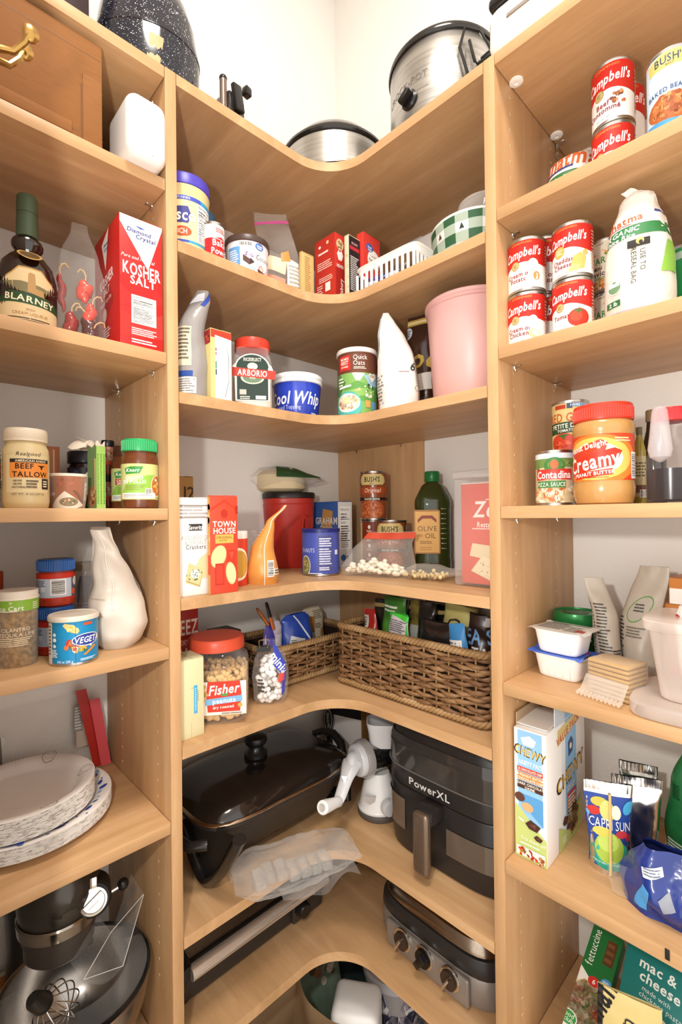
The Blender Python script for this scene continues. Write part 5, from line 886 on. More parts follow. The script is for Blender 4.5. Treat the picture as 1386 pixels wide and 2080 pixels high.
t = can('snack_can', 'deep blue snack can with nutrition table, in front of the graham box', x, y, z, r, h, BCN, [('n', .12, .5, .36, .78), ('r', .12, .5, .36, .78, '4a4f8a'), ('l', .12, .72, .3, .2, 4, 'c9cce0'), ('l', .12, .42, .3, .36, 7, 'c9cce0'), ('l', .12, .16, .3, .08, 2, 'e2e2ee'), ('t', -.3, .62, .12, 'Planters', 'd0483a', dict(sx=.6)) if False else ('t', -.32, .55, .09, 'PEANUTS', 'c9cce6', dict(b=0, sx=.7)), ('e', -.36, .22, .26, .44, 'e2d8c0'), ('e', -.36, .22, .23, .4, '7a7a4a'), ('s', -.36, .22, .2, .36, ['b09a5c', '5a5a38', 'cdb880'], 22), ('r', .38, .5, .09, .1, 'dfe0ea'), ('l', -.12, .06, .3, .03, 1, 'e2e2ee')], 0)
k = MB(); k.lathe([(r*.99, h*.93), (r*1.03, h*.935), (r*1.03, h*.995), (r*1.0, h+.001), (1e-5, h+.001)], M('23286a', .3), 48); k.build('lid', t)
# baked beans
BK_ = noisy('brown_bean_label', ['6d3418', '8a4826', '7a3c1e'], 7, .25, (1, 1, 2), spec=.6)
BITS = [('r', -.1, .81, .72, .2, '7d4422'), ('p', [(-.28, .88), (-.2, .94), (.2, .94), (.28, .88), (.3, .78), (.24, .72), (-.24, .72), (-.3, .78)], 'cdb878'), ('t', 0, .835, .105, "BUSH'S", '2c2418', dict(sx=.72)), ('t', 0, .755, .03, 'BEST', '6a5428'), ('p', [(-.4, .66), (.4, .68), (.4, .55), (-.4, .52)], 'a8481e'), ('t', 0, .61, .09, 'Original', 'f4e8d4', dict(it=.25, sx=.85, b=0)), ('r', 0, .43, .9, .06, '2a1812'), ('t', 0, .43, .04, 'BAKED BEANS', 'f0e6d4', dict(sx=.85)), ('e', -.02, .2, .58, .4, 'b0582c'), ('s', -.02, .2, .58, .38, ['c2683a', 'a84e24', 'd07e4c', '964420'], 60, .8)]
x, y, r = cylfit(731, 787.5, 1000, 'R', .115); h = (ztop(759, 958, x, y, r*.4)-z)/2-.0004
can('bean_can', 'brown baked beans can stacked on top in the corner', x, y, z+h+.0006, r, h, BK_, BITS, -.12)
can('bean_can', 'brown baked beans can under its twin, turned to show white emblems', x, y, z, r, h, BK_, [('r', -.1, .5, .3, .96, '7a2c18'), ('r', -.34, .5, .1, .9, 'd0c090')]+[('e', -.1, .86-.19*i, .06, .08, 'ece0d0') for i in range(4)]+[('l', -.1, .78-.19*i, .12, .04, 2, 'd9c4b0') for i in range(4)], 0)
x2, y2, r2 = cylfit(768, 833, 1080, 'R', .135); x2 = max(x2, x+(r+r2)*.93); can('bean_can', 'brown baked beans can beside the stack, half behind the zipper bag', x2, y2-.012, z, r2*.98, h*1.0, BK_, BITS+[('r', .44, .6, .1, .6, 'd9d2c4'), ('b', .44, .6, .1, .5, 1)], -.1)
# olive oil
x, y, r = cylfit(842, 918, 1100, 'R', .075); h = ztop(888, 957, x, y, r*.2)-z
OIL = noisy('green_oil_plastic', ['1e2410', '303a18', '161a0c'], 5, .08, spec=.8)
t = thing('oil_bottle', 'tall dark green olive oil bottle with orange label and green cap', 'bottle', (x, y, z), face_cam(x, y)+.05); k = MB(); pr = [(r*.84, 0), (r*.95, .005), (r*.97, h*.12), (r*.93, h*.17), (r*.95, h*.2), (r*.95, h*.62), (r*.98, h*.66), (r*.95, h*.72), (r*.6, h*.855), (r*.36, h*.89), (r*.34, h*.905)]
k.lathe(pr, OIL, 56, p=3.2); k.build('bottle_body', t)
k = MB()
for i in range(9): k.box((r*.52, -r*.94, h*(.24+.048*i)), (r*.28, .004, .003), M('6a7248', .1, 0, .8), .001)
k.build('moulded_ribs', t)
k = MB(); k.lathe([(r*.4, h*.895), (r*.42, h*.9), (r*.41, h*.985), (r*.37, h), (1e-5, h)], M('1f6a34', .3), 36); k.build('cap', t)
k = MB(); pl_ = on_plane((-r*.34, -r*.955, 0), (1, 0, 0), (0, 0, 1)); decals(k, [('p', [(-.12, .19), (.12, .19), (.125, .2), (.125, .6), (.11, .615), (-.11, .615), (-.125, .6), (-.125, .2)], 'a8763a'), ('r', 0, .4, .225, .395, 'dba95e'), ('p', [(-.09, .52), (-.05, .56), (.05, .56), (.09, .52), (.09, .49), (.04, .53), (-.04, .53), (-.09, .49)], '8a3a24'), ('t', 0, .435, .05, 'OLIVE', '6a4a20', dict(b=0)), ('t', .03, .365, .05, 'OIL', '6a4a20', dict(b=0)), ('e', -.06, .365, .04, .03, 'c98a44'), ('l', 0, .3, .14, .03, 2, '9a6a34'), ('l', 0, .24, .14, .04, 2, 'c08f4c')], pl_, h, off0=.003); k.build('label', t)
# zipper bag with white chips
q0 = fz(745, 1174, z); t = thing('zipper_bag', 'clear zipper bag of white chips lying down, red zip slanting up', 'bag', (q0.x-.004, q0.y+.04, z), .35)
CZB = film('clear_chip_bag', 'f6efe6', .10, .1, .45, .3)
fnz = pouch_fn(.115, ((0, .095), (.2, .105), (.55, .085), (.8, .07), (1, .066)), ((0, .03), (.25, .042), (.55, .024), (.8, .006), (1, .001)), ((0, 0, 0), (.6, .015, .006), (1, .035, .03)), .009, 11, 75); k = MB(); pouch(k, fnz, CZB, 26, 28); k.build('pouch', t, smooth=60)
k = MB(); k.grid(lambda u, v: fnz(2*u-1, .84+.14*v, -1, .0014), 16, 3, M('d2543c', .4)); k.build('zip_strip', t)
rz_ = random.Random(8); k = MB(); CHP = noisy('white_chips', ['e9dcc0', 'f4ecd9', 'd9c8a0'], 40, .6)
for i in range(110):
    a = rz_.uniform(0, 6.28); q = sqrt(rz_.random()); u, w_ = cos(a)*q*.08, sin(a)*q*.026; hh = .010+rz_.random()**1.6*.042*(1-q*.55); k.ball((u, w_, hh), rz_.uniform(.006, .0095), CHP, 6, (1, rz_.uniform(.6, 1), rz_.uniform(.5, .9)), None)
o = k.build('white_chips', None); o.location = t.location; o.rotation_euler = t.rotation_euler; o['kind'] = 'stuff'; o['label'] = 'white chips heaped inside the clear zipper bag'; o['category'] = 'chips'
q0 = fz(900, 1185, z)
t = thing('crumb_bag', 'small clear bag of crumbled snack at the front edge by the cracker keeper', 'bag', (q0.x-.04, q0.y+.03, z+.001), .15); fnc = pouch_fn(.15, ((0, .03), (.3, .036), (.8, .033), (1, .03)), ((0, .004), (.2, .017), (.5, .016), (.8, .008), (1, .001)), crum=.008, fr=14, seed=76)
mxc = Matrix.Translation((-.075, 0, .019)) @ Matrix.Rotation(-pi/2, 4, 'Z') @ Matrix.Rotation(-pi/2, 4, 'X'); k = MB(); k.grid(lambda a, b: mxc @ fnc(2*a-1, b, -1), 16, 26, CZB); k.grid(lambda a, b: mxc @ fnc(1-2*a, b, 1), 16, 26, CZB); k.build('pouch', t, smooth=60)
k = MB()
for i in range(60): k.ball((rz_.gauss(-.02, .024), rz_.gauss(0, .011), .007+abs(rz_.gauss(0, .006))), rz_.uniform(.003, .006), noisy('oat_crumbs', ['c9a86a', 'e2cc98', 'a88448'], 60, .7), 5)
o = k.build('oat_crumbs', None); o.location = t.location; o.rotation_euler = t.rotation_euler; o['kind'] = 'stuff'; o['label'] = 'golden oat crumbs inside the small clear bag'; o['category'] = 'crumbs'
# cracker keeper
q0 = fz(922, 1188, z); h = ztop(925, 958, q0.x, q0.y)-z; wd = .775-q0.x-.004; t = thing('cracker_keeper', 'tall clear plastic keeper holding a red saltine cracker box', 'container', (q0.x+wd/2, q0.y+.045, z), 0)
KP = film('keeper_plastic', 'ece6e2', .16, .06, 0, .3); k = MB(); k.box((0, 0, h*.47), (wd, .09, h*.94), KP, .008, 3); k.build('clear_body', t); k = MB(); k.box((0, 0, h*.965), (wd+.005, .095, h*.07), film('keeper_lid', 'dcd6d4', .4, .1), .006, 3); k.build('lid', t)
ZR = 'd9503c'; b_ = thing('cracker_box', 'red saltine cracker box standing inside the clear keeper', 'box', (q0.x+wd/2+.006, q0.y+.047, z+.006), 0); k = MB(); k.box((0, 0, h*.43), (wd*.86, .074, h*.86), ZR, .001); k.box((0, 0, h*.865), (wd*.84, .07, .003), 'd9d2cc')
decals(k, [('t', .1, .70, .15, 'Zesta', 'f8f2ea', dict(it=.2, sx=.85)), ('l', .06, .785, .1, .02, 1, 'f0d4c8'), ('t', .12, .555, .05, 'Restaurant Style', 'f8ece2', dict(sx=.8, it=.1)), ('l', .02, .515, .3, .02, 1, 'f4d8cc'), ('e', .24, .36, .36, .38, 'e9e2d8'), ('e', .24, .37, .32, .32, 'cbb284'), ('s', .24, .37, .3, .3, ['d9c08a', 'e8dab0', 'b8985c'], 26), ('p', [(-.13, .38), (.06, .36), (.1, .22), (-.16, .26)], 'e2d3aa'), ('p', [(-.02, .28), (.17, .19), (.07, .03), (-.15, .12)], 'cdbb8c'), ('p', [(-.02, .275), (.16, .19), (.065, .04), (-.14, .12)], 'e8dcb8'), ('s', .0, .16, .24, .16, ['c9b078', 'f0e8cc'], 16, .4)], on_plane((0, -.037, 0), (1, 0, 0), (0, 0, 1)), h*.92, clip=[(0, wd*.425, 1), (0, -wd*.425, -1)]); k.build('carton', b_)
# ================= basket shelf =================
z = Z['C5']
def weave_mat(n, cs): return noisy(n, cs, 34, .5, (.6, .6, 1.4), 5, .25)
WK = weave_mat('wicker', ['33200f', '66452c', '94704c', 'c7a880']); WKL = weave_mat('wicker_rim', ['6d4e30', '9c7a50', 'cdb088'])
def rrect(lx, ly, rad, n):
    pts = []; P = 2*(lx+ly)-8*rad+2*pi*rad; segs = [(lx-2*rad), pi*rad/2, (ly-2*rad), pi*rad/2]*2; c = [(lx/2-rad, -ly/2+rad), (lx/2-rad, ly/2-rad), (-lx/2+rad, ly/2-rad), (-lx/2+rad, -ly/2+rad)]
    for i in range(n):
        s = P*i/n; k = 0
        while s > segs[k]: s -= segs[k]; k += 1
        j = k//2; d = [(1, 0), (0, 1), (-1, 0), (0, -1)][j]; nm = [(0, -1), (1, 0), (0, 1), (-1, 0)][j]
        if k % 2 == 0:
            st = c[j-1] if True else 0; st = [(-lx/2+rad, -ly/2+rad), (lx/2-rad, -ly/2+rad), (lx/2-rad, ly/2-rad), (-lx/2+rad, ly/2-rad)][j]
            pts.append((V((st[0]+d[0]*s+nm[0]*rad, st[1]+d[1]*s+nm[1]*rad)), V(nm)))
        else:
            a = s/rad+[-pi/2, 0, pi/2, pi][j]; cc = [(lx/2-rad, -ly/2+rad), (lx/2-rad, ly/2-rad), (-lx/2+rad, ly/2-rad), (-lx/2+rad, -ly/2+rad)][j]
            pts.append((V((cc[0]+cos(a)*rad, cc[1]+sin(a)*rad)), V((cos(a), sin(a)))))
    return pts, P
def wicker(lb, cx, cy, lx, ly, h, rot=0, seed=0):
    t = thing('wicker_basket', lb, 'basket', (cx, cy, z+.0004), rot, 'wicker baskets'); rr = random.Random(seed)
    pts, P = rrect(lx-.012, ly-.012, .02, 8*int((2*(lx+ly))/.034/2)*2//2); n = len(pts); ns = n//8*2; rows = int((h-.03)/.0088)
    b = MB()
    for j in range(rows):
        zz = .016+(h-.03)*(j+.5)/rows; ph = j % 2; L = []; rs = []
        for i, (p, nm) in enumerate(pts):
            a = pi*(i/4+ph); o = .0032*cos(a)+rr.uniform(-.0008, .0008); L.append((p.x+nm.x*o, p.y+nm.y*o, zz+.0022*sin(a*.5+j*1.9)+rr.uniform(-.0012, .0012))); rs.append(.0046*(1+.25*cos(a))*rr.uniform(.8, 1.15))
        b.tube(L, rs, WK, 6, True)
    b.build('weave', t, smooth=60)
    b = MB()
    for i in range(0, n, 4):
        p, nm = pts[i]; b.tube([(p.x, p.y, .008), (p.x, p.y, h-.006)], .0022, WKL, 5)
    b.build('stakes', t)
    for nm_, zz, R_r, w_ in (('rim_braid', h-.004, .0052, 1.0), ('foot_braid', .0095, .0044, .92)):
        b = MB(); N = n*3
        for s in range(3):
            L = []
            for i in range(N):
                p0, n0 = pts[i//3]; p1, n1 = pts[(i//3+1) % n]; f = (i % 3)/3; p = p0.lerp(p1, f); nn = n0.lerp(n1, f); a = 2*pi*(i/N*round(P/.03)+s/3); L.append((p.x+nn.x*(.0045*cos(a)+.001), p.y+nn.y*(.0045*cos(a)+.001), zz+.0042*sin(a)))
            b.tube(L, R_r, WKL, 6, True)
        b.build(nm_, t, smooth=60)
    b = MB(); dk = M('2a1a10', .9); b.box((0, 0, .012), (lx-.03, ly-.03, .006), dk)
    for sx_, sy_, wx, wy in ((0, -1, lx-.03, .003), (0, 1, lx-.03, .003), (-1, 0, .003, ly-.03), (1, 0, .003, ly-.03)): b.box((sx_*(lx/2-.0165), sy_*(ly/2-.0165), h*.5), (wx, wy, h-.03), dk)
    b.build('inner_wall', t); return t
pa, pb_ = fz(679, 1386, z), fz(986, 1488, z); hB = ztop(992, 1332, pb_.x, pb_.y)-z; lx = pb_.x-pa.x+.012
wicker('long wicker basket full of snack bags by the panel, nearer the front', (pa.x+pb_.x)/2, (pa.y+pb_.y)/2+.125, lx, .245, hB, .02, 1)
pc, pd = fz(668, 1371, z), fz(570, 1398, z); hA = ztop(575, 1316, pd.x, pd.y)-z; lyA = .36; yA = pc.y+.155-lyA/2
wicker('wicker basket holding the blue snack bag against the wall, behind the marshmallows', .24-.105, yA, .20, lyA, hA, 0, 2)
# bags in the long basket
bz = z+.02
def snack(px, pyt, yy, hw, th, lb, mt, its, seed, rot=(0, 0), rz=0, bend=((0, 0, 0), (1, 0, 0)), low=.03, name='chip_bag', tp=.9, crum=.01):
    q = fy(px, pyt, yy); h = q.z-z-low
    return bag(name, lb, (q.x, yy, z+low), rz, h, ((0, hw), (.6, hw), (.9, hw*tp), (1, hw*tp)), ((0, th), (.5, th*1.1), (.85, th*.5), (1, .002)), mt, its, bend=bend, crum=crum, fr=13, seed=seed, rot=(rot[0], rot[1], rz))
SH = dict(rough=.22, spec=.7)
yF = pa.y+.058
snack(760, 1238, yF+.03, .024, .02, 'red and dark candy bag at the corner end of the long basket', M('b02a24', .25, 0, .7), [('r', -.08, .8, .16, .2, 'e6e0d8'), ('r', .0, .55, .5, .16, '2a1a1c'), ('l', -.08, .8, .1, .16, 4, '6a6460')], 81, (0, -.1))
snack(800, 1212, yF+.06, .04, .024, 'green crisp bag with leafy print behind the bright green folded one', noisy('green_leaf_bag', ['2f7a2c', '5aa03c', '1f4a20', '86b85a'], 12, .25), [('l', 0, .85, .3, .1, 2, 'e2e8da')], 82, (0, .03))
t, _ = snack(806, 1246, yF+.012, .032, .016, 'bright lime green bag folded over the front rim of the long basket', M('3fc83a', .25, 0, .7), [('p', [(-.18, .72), (.2, .66), (.22, .9), (-.1, .98)], 'cfc8cc'), ('l', .02, .83, .3, .18, 6, '6a6468'), ('p', [(-.24, .3), (.24, .4), (.2, .5), (-.2, .62)], '1f8a2a'), ('p', [(-.3, .3), (-.2, .6), (-.26, .7), (-.34, .4)], 'a8d24a')], 83, (0, .06))
snack(846, 1220, yF+.07, .03, .02, 'black and gold patterned bag standing between the green and black bags', noisy('black_gold_bag', ['141210', '1c1a16', '8a7a3a', '201c18'], 18, .25), [('r', .0, .6, .14, .2, 'a8a49c'), ('r', .1, .3, .12, .3, '4a9a8a')], 84, (0, .05))
snack(832, 1209, .03+yF+.1, .05, .02, 'silver white bag with gold edge at the back of the long basket', M('d2d0d2', .25, .3, .6), [('p', [(.2, .5), (.28, .5), (.34, 1), (.26, 1)], 'c9a850')], 85, (0, .06))
snack(888, 1262, yF+.02, .06, .022, 'glossy black bag slumped across the middle of the long basket', M('1c1a1a', .2, 0, .7), [('t', -.25, .5, .2, 'lilly', 'e2e0de', dict(b=0, rot=-.6)), ('l', -.25, .44, .12, .05, 1, '8a8886')], 86, (0, .06))
snack(868, 1224, yF+.06, .026, .016, 'narrow glossy black bag standing behind the slumped one', M('201d1d', .2, 0, .7), [], 186)
snack(925, 1226, yF+.09, .05, .02, 'pale yellow bag with brown letters and a lilac corner', M('cfc47c', .3, 0, .5), [('t', -.1, .72, .22, 'C', '3a3428', dict(b=0, it=.2)), ('t', .1, .6, .14, 'PO', '8a7a3a', dict(b=0, rot=-.2)), ('p', [(.2, .9), (.3, .95), (.5, .4), (.4, .3)], 'cdb0c4'), ('p', [(-.4, .3), (-.2, .7), (-.3, .9), (-.5, .6)], 'e2dcc4')], 87, (0, .1))
snack(968, 1246, yF+.05, .03, .02, 'dark brown bag with pale blue sea salt lettering by the panel', M('33221e', .3, 0, .5), [('t', -.02, .74, .2, 'SEA S', '7aa8d8', dict(sx=.62, rot=.1)), ('t', .1, .55, .13, 'TAL', 'e9e2da', dict(sx=.8)), ('r', .16, .93, .12, .1, 'b0aca8')], 88, (0, .05))
snack(944, 1268, yF+.004, .022, .012, 'small blue wrapper with a barcode tilted over the basket front', M('3f8ac8', .25, 0, .7), [('b', -.06, .5, .3, .5, 1), ('r', .2, .3, .2, .6, 'b9b49a'), ('r', 0, .18, .5, .1, '2a4a9a')], 89, (0, -.15), low=.06)
snack(990, 1236, yF+.14, .02, .012, 'plain white bag top at the back by the panel', M('e2e0dc', .3), [], 90)
for i_, (px_, py_, dy_, w_, c_, lb_) in enumerate(((778, 1216, .11, .03, '2a2620', 'dark brown gold-edged bag behind the red bag in the long basket'), (822, 1216, .125, .03, '3a2a24', 'brown black bag at the basket back behind the lime green bag'), (908, 1230, .12, .035, '191718', 'jet black bag rising behind the pale yellow bag'), (950, 1238, .11, .03, '8a7a5c', 'dull tan bag at the back behind the blue wrapper'))):
    snack(px_, py_, yF+dy_, w_, .014, lb_, M(c_, .22, 0, .7), [('r', .0, .9, .3, .06, 'b09a5a')], 190+i_, crum=.014)
# contents of the wall basket
def wsn(px, pyt, xx, hw, th, lb, mt, its, seed, tilt=0, name='cracker_bag', low=.02, crum=.008):
    q = fx(px, pyt, xx); h = q.z-z-low; return bag(name, lb, (xx, q.y, z+low), pi/2, h, ((0, hw), (.6, hw), (.9, hw*.9), (1, hw*.6)), ((0, th), (.5, th*1.1), (.85, th*.5), (1, .002)), mt, its, crum=crum, fr=12, seed=seed, rot=(0, tilt, pi/2))
wsn(600, 1246, .15, .058, .03, 'royal blue cracker bag with white seam and label leaning in the wall basket', M('2c4aa4', .25, 0, .6), [('p', [(-.1, .98), (-.06, .99), (.34, .3), (.3, .28)], 'dfe2ea'), ('r', -.12, .46, .34, .24, 'dcdad6', -.3), ('b', -.06, .42, .12, .12), ('l', -.2, .5, .12, .1, 3, '5a5a5a')], 91, 0)
wsn(632, 1234, .085, .05, .022, 'paper bag of brown sugar crackers behind the blue cracker bag', noisy('paper_sack', ['cdbfa4', 'ddd2ba'], 10, .6), [('r', -.15, .66, .3, .34, 'a8783c', -.15), ('l', .15, .85, .3, .2, 5, '8a7c64'), ('l', .1, .6, .2, .12, 3, '6a5c48'), ('e', .22, .42, .16, .24, 'b0884a')], 92, 0)
wsn(548, 1262, .17, .03, .016, 'crinkled clear wrapper with purple print at the front of the wall basket', M('b9aebc', .2, 0, .7), [('p', [(-.3, .9), (-.1, 1), (.1, .3), (-.1, .2)], '3a2f8a'), ('r', .15, .6, .3, .3, 'd6d0d4')], 93, .1, 'candy_bag')
def clipx(p0, p1, lb, c1, c2):
    a, b = fx(*p0, .17), fx(*p1, .185); t = thing('wooden_clip', lb, 'clip', a, 0, 'bag clips in the wall basket'); d = b-a; A = d.to_track_quat('Z', 'Y').to_matrix().to_4x4(); L = d.length
    k = MB(); k.lathe([(1e-5, -.002), (.006, 0), (.0085, .008), (.009, L*.55), (.0085, L), (.004, L+.002), (1e-5, L+.002)], [c1]*3+[c2]*3, 20, sy=.5, mx=A); k.build('clip_arm', t)
OR_ = M('b8622c', .4); clipx((541, 1224), (556, 1278), 'black tipped orange bag clip standing up from the wall basket', BLK(), OR_); clipx((522, 1236), (545, 1270), 'plain orange brown bag clip beside the black tipped one', M('9a5424', .45), M('a85c28', .45))
q = fx(497, 1290, .2); t = thing('dark_block', 'black block standing in for the dark behind the peanut jar lid', 'box', (.12, q.y-.012, z), 0); hh = q.z-z+.004; k = MB(); k.box((0, 0, hh/2), (.07, .06, hh), '1c1a1a', .001); k.build('carton', t)  # block added in place of the dark basket interior behind the lid
# cheese cracker box, cream box
fit = boxfit(352, 360, 403, 1280, 'L', .16); h = ztop(385, 1240, fit[0].x, fit[0].y)-z
carton('cracker_box', 'dark red cheese cracker box with white letters behind the peanut jar', fit, z, h, 'a82a24', [], [('t', .0, .82, .16, 'CHEEZ-IT', 'f0ded0', dict(sx=.52)), ('r', .0, .66, .2, .07, 'c9483a'), ('t', 0, .66, .05, 'EXTRA', 'f0d8c8', dict(sx=.8)), ('t', .0, .54, .13, 'TOASTY', 'f0ded0', dict(sx=.56)), ('l', 0, .42, .12, .03, 1, 'e0b8a8')])
a0, a1 = fz(370, 1503.5, z), fz(415, 1490.5, z); fit = (V((a1.x, a0.y-.004)), .06, (a1-a0).length+.004); h = ztop(415, 1334, a1.x, a1.y)-z
carton('pantry_box', 'pale cream carton with a blue strip on its end', fit, z, h, 'd9d3a8', [], [('r', .04, .48, .05, .36, '4aa8d4'), ('l', .04, .48, .018, .3, 12, 'cfe8f2'), ('l', .075, .52, .012, .14, 6, '6a6a5a'), ('p', [(-.04, .64), (.0, .63), (.02, .645), (.0, .636)], '8a8460'), ('r', -.02, .1, .003, .2, 'b0a980')], top='d3cda6')
# peanut jar
x, y, r = cylbase(372, 507, 1474, z); h = ztop(435, 1279, x, y, -r*.75)-z; zl = h*.86
t = thing('peanut_jar', 'big square clear jar of peanuts with red lid', 'jar', (x, y, z), face_cam(x, y)-.12)
k = MB(); CJ = film('peanut_jar_plastic', 'fbf4ea', .05, .05, 0, .3); k.lathe([(r*.9, 0), (r*.97, .006), (r*.98, h*.64), (r*.93, h*.72), (r*.78, h*.80), (r*.76, h*.86)], CJ, 60, p=4.5, cap=False); k.build('clear_body', t)
k = MB(); k.lathe([(r*.78, h*.85), (r*.86, h*.855), (r*.85, h*.97), (r*.8, h), (1e-5, h)], M('d9553a', .35), 52); k.build('lid', t)
k = MB(); decals(k, [('r', .02, .36, .56, .44, 'efe6da'), ('p', [(-.2, .18), (.22, .18), (.24, .42), (.22, .58), (-.2, .58), (-.22, .42)], 'cc3a2a'), ('t', .0, .48, .13, 'Fisher', 'faf4ea', dict(it=.3, sx=.85, rot=.08)), ('e', .02, .405, .1, .035, '4a9a4a'), ('p', [(-.23, .27), (.25, .31), (.25, .39), (-.23, .35)], '7ab0d8'), ('t', .01, .33, .065, 'peanuts', 'f6f4ee', dict(rot=.06)), ('t', 0, .245, .038, 'dry roasted', 'faf0e6', dict(rot=.06)), ('e', .22, .26, .06, .06, 'c9a24a'), ('l', .12, .16, .28, .03, 1, '8a7a68'), ('s', -.25, .4, .08, .3, ['d9b880', 'c9a468'], 10, 2)], on_plane((r*.30, -r*.995, 0), (1, 0, 0), (0, 0, 1)), h*.92, off0=.0008); k.build('label', t)
k = MB(); PN_ = noisy('peanut_skin', ['c49a5c', 'd9b57a', 'b08448'], 50, .5); rp = random.Random(4); core = M('a8834c', .8); k.lathe([(1e-5, .012), (r*.8, .012), (r*.8, h*.52), (1e-5, h*.55)], core, 40, p=4.5)
for i in range(620):
    a = rp.uniform(0, 2*pi); pp = 4.5; kk = (abs(cos(a))**pp+abs(sin(a))**pp)**(-1/pp); R = r*.875*kk; top_ = rp.random() < .22
    if top_: R *= sqrt(rp.random()); zz = h*(.52+.08*rp.random())
    else: zz = rp.uniform(.012, h*.57)
    m_ = Matrix.Translation((R*cos(a), R*sin(a), zz)) @ Matrix.Rotation(a+pi/2, 4, 'Z') @ Matrix.Rotation(rp.uniform(-1.2, 1.2), 4, 'Y')
    k.ball((0, 0, 0), .0068, PN_, 5, (1.35, .75, .9), m_)
o = k.build('peanuts', None, smooth=70); o.location = t.location; o.rotation_euler = t.rotation_euler; o['kind'] = 'stuff'; o['label'] = 'roasted peanuts filling the big square jar'; o['category'] = 'peanuts'
# marshmallows
q = fz(545, 1436, z); h = ztop(520, 1302, q.x-.02, q.y)-z
t, fn = bag('marshmallow_bag', 'clear bag of mini marshmallows with blue print, gathered by a clip', (q.x-.018, q.y+.02, z), face_cam(q.x, q.y)+.1, h, ((0, .03), (.1, .040), (.45, .043), (.75, .036), (.88, .018), (.94, .014), (1, .02)), ((0, .012), (.15, .026), (.5, .03), (.8, .012), (.9, .005), (1, .006)), film('marsh_bag', 'f8f4f2', .06, .08, .5, .25), [('p', [(.04, .92), (.1, .9), (.24, .6), (.14, .5), (.05, .62)], '3a4ab0'), ('t', .13, .66, .12, 'minis', 'f2f0ee', dict(rot=-1.0)), ('p', [(.19, .54), (.235, .56), (.2, .18), (.15, .15)], '4646b0'), ('p', [(.1, .36), (.2, .38), (.2, .5), (.11, .5)], 'd9503a'), ('l', -.16, .34, .1, .24, 4, '4a4846'), ('p', [(-.06, .93), (.06, .93), (.03, 1), (-.02, 1)], '4a3a9a')], crum=.006, seed=95)
k = MB(); MS = M('f4f0ec', .6); rm = random.Random(2)
for i in range(120):
    v = rm.uniform(.04, .74); w_ = interp(((0, .024), (.1, .032), (.45, .035), (.75, .022)), v); th_ = interp(((0, .007), (.15, .018), (.5, .022), (.8, .006)), v); a = rm.uniform(0, 6.28); k.ball((cos(a)*w_*.85*sqrt(rm.random()), sin(a)*th_*.75, max(.008, v*h)), rm.uniform(.006, .0078), MS, 6, (1, 1, .9))
o = k.build('mini_marshmallows', None, smooth=70); o.location = t.location; o.rotation_euler = t.rotation_euler; o['kind'] = 'stuff'; o['label'] = 'white mini marshmallows inside the clear gathered bag'; o['category'] = 'marshmallows'
cpos = t.location+V((0, 0, h*.9)); c_ = thing('binder_clip', 'black binder clip with silver wire handles pinching the marshmallow bag', 'clip', cpos+V((.004, -.022, -.002)), face_cam(q.x, q.y)+.1)
k = MB(); k.prism([(-.016, -.006), (.016, -.006), (.012, .006), (-.012, .006)], -.006, .006, BLK()); k.build('clip_body', c_); k = MB(); k.tube([(-.008, -.007, .004), (-.011, -.014, .014), (-.012, -.02, .024), (0, -.024, .028), (.012, -.02, .024), (.011, -.014, .014), (.008, -.007, .004)], .0012, CHROME(), 6); k.build('wire_handle', c_)
# ================= skillet and air fryer shelf =================
z = Z['C6']
SKB = noisy('nonstick_black', ['1c1918', '2a2624', '231f1d'], 40, .38, spec=.5)
cx_, cy_ = .178, -.468; sx_, sy_ = .146, .225
t = thing('electric_skillet', 'large black rectangular electric skillet with dark glass lid', 'skillet', (cx_, cy_, z), 0)
k = MB(); k.lathe([(1e-5, .036), (.60, .036), (.70, .042), (.80, .065), (.92, .11), (.985, .13), (1.0, .132), (1.0, .137), (.96, .138)], SKB, 72, sx=sx_, sy=sy_, p=4.5, cap=False); k.build('pan_body', t)
k = MB(); k.lathe([(.965, .1385), (1.0, .1385), (1.005, .1415), (.985, .1445), (.955, .1445)], M('b9a590', .2, 1), 72, sx=sx_, sy=sy_, p=4.5, cap=False); k.build('steel_rim', t)
m, nt, b, out = newmat('smoked_glass'); setp(b, lin('1d1714'), .12, 0, .6, coat=.3); LG = m
k = MB(); k.lathe([(.975, .145), (.93, .158), (.82, .172), (.6, .182), (.3, .187), (1e-5, .188)], LG, 72, sx=sx_, sy=sy_, p=4.5, cap=False); o = k.build('glass_lid', t)
k = MB(); kx = fx(520, 1545, cx_); k.lathe([(.016, .0), (.03, .004), (.03, .012), (.02, .02), (.018, .028), (.026, .034), (.03, .042), (.028, .052), (.018, .057), (1e-5, .057)], BLK(), 36, mx=Matrix.Translation((0, kx.y-cy_, .1865))); k.build('lid_knob', o)
LEGB = M('1b1918', .22, 0, .6)
def leg(yy, pxs, up=False):
    L = [fy(px, py, yy)-V((cx_, cy_, z)) for px, py in pxs]; k = MB(); mn = min(p.z for p in L); L = [V((p.x, p.y, max(p.z, .012))) for p in L]; S_ = []
    for i in range(len(L)-1): S_ += [L[i].lerp(L[i+1], f/4) for f in range(4)]
    S_.append(L[-1]); S_ = [S_[0]]+[(S_[i-1]+S_[i]*2+S_[i+1])/4 for i in range(1, len(S_)-1)]+[S_[-1]]; S_ = [V((p.x, p.y, max(p.z, .0125))) for p in S_]
    k.tube(S_, .0155, LEGB, 10, flat=.8); h_ = len(S_)//2; k.grid(lambda u, v: S_[int(v*h_)].lerp(S_[len(S_)-1-int(v*h_)], u)+V((0, .006, 0)), 6, h_, M('2b2724', .3)); return k
yl_ = cy_-sy_+.02
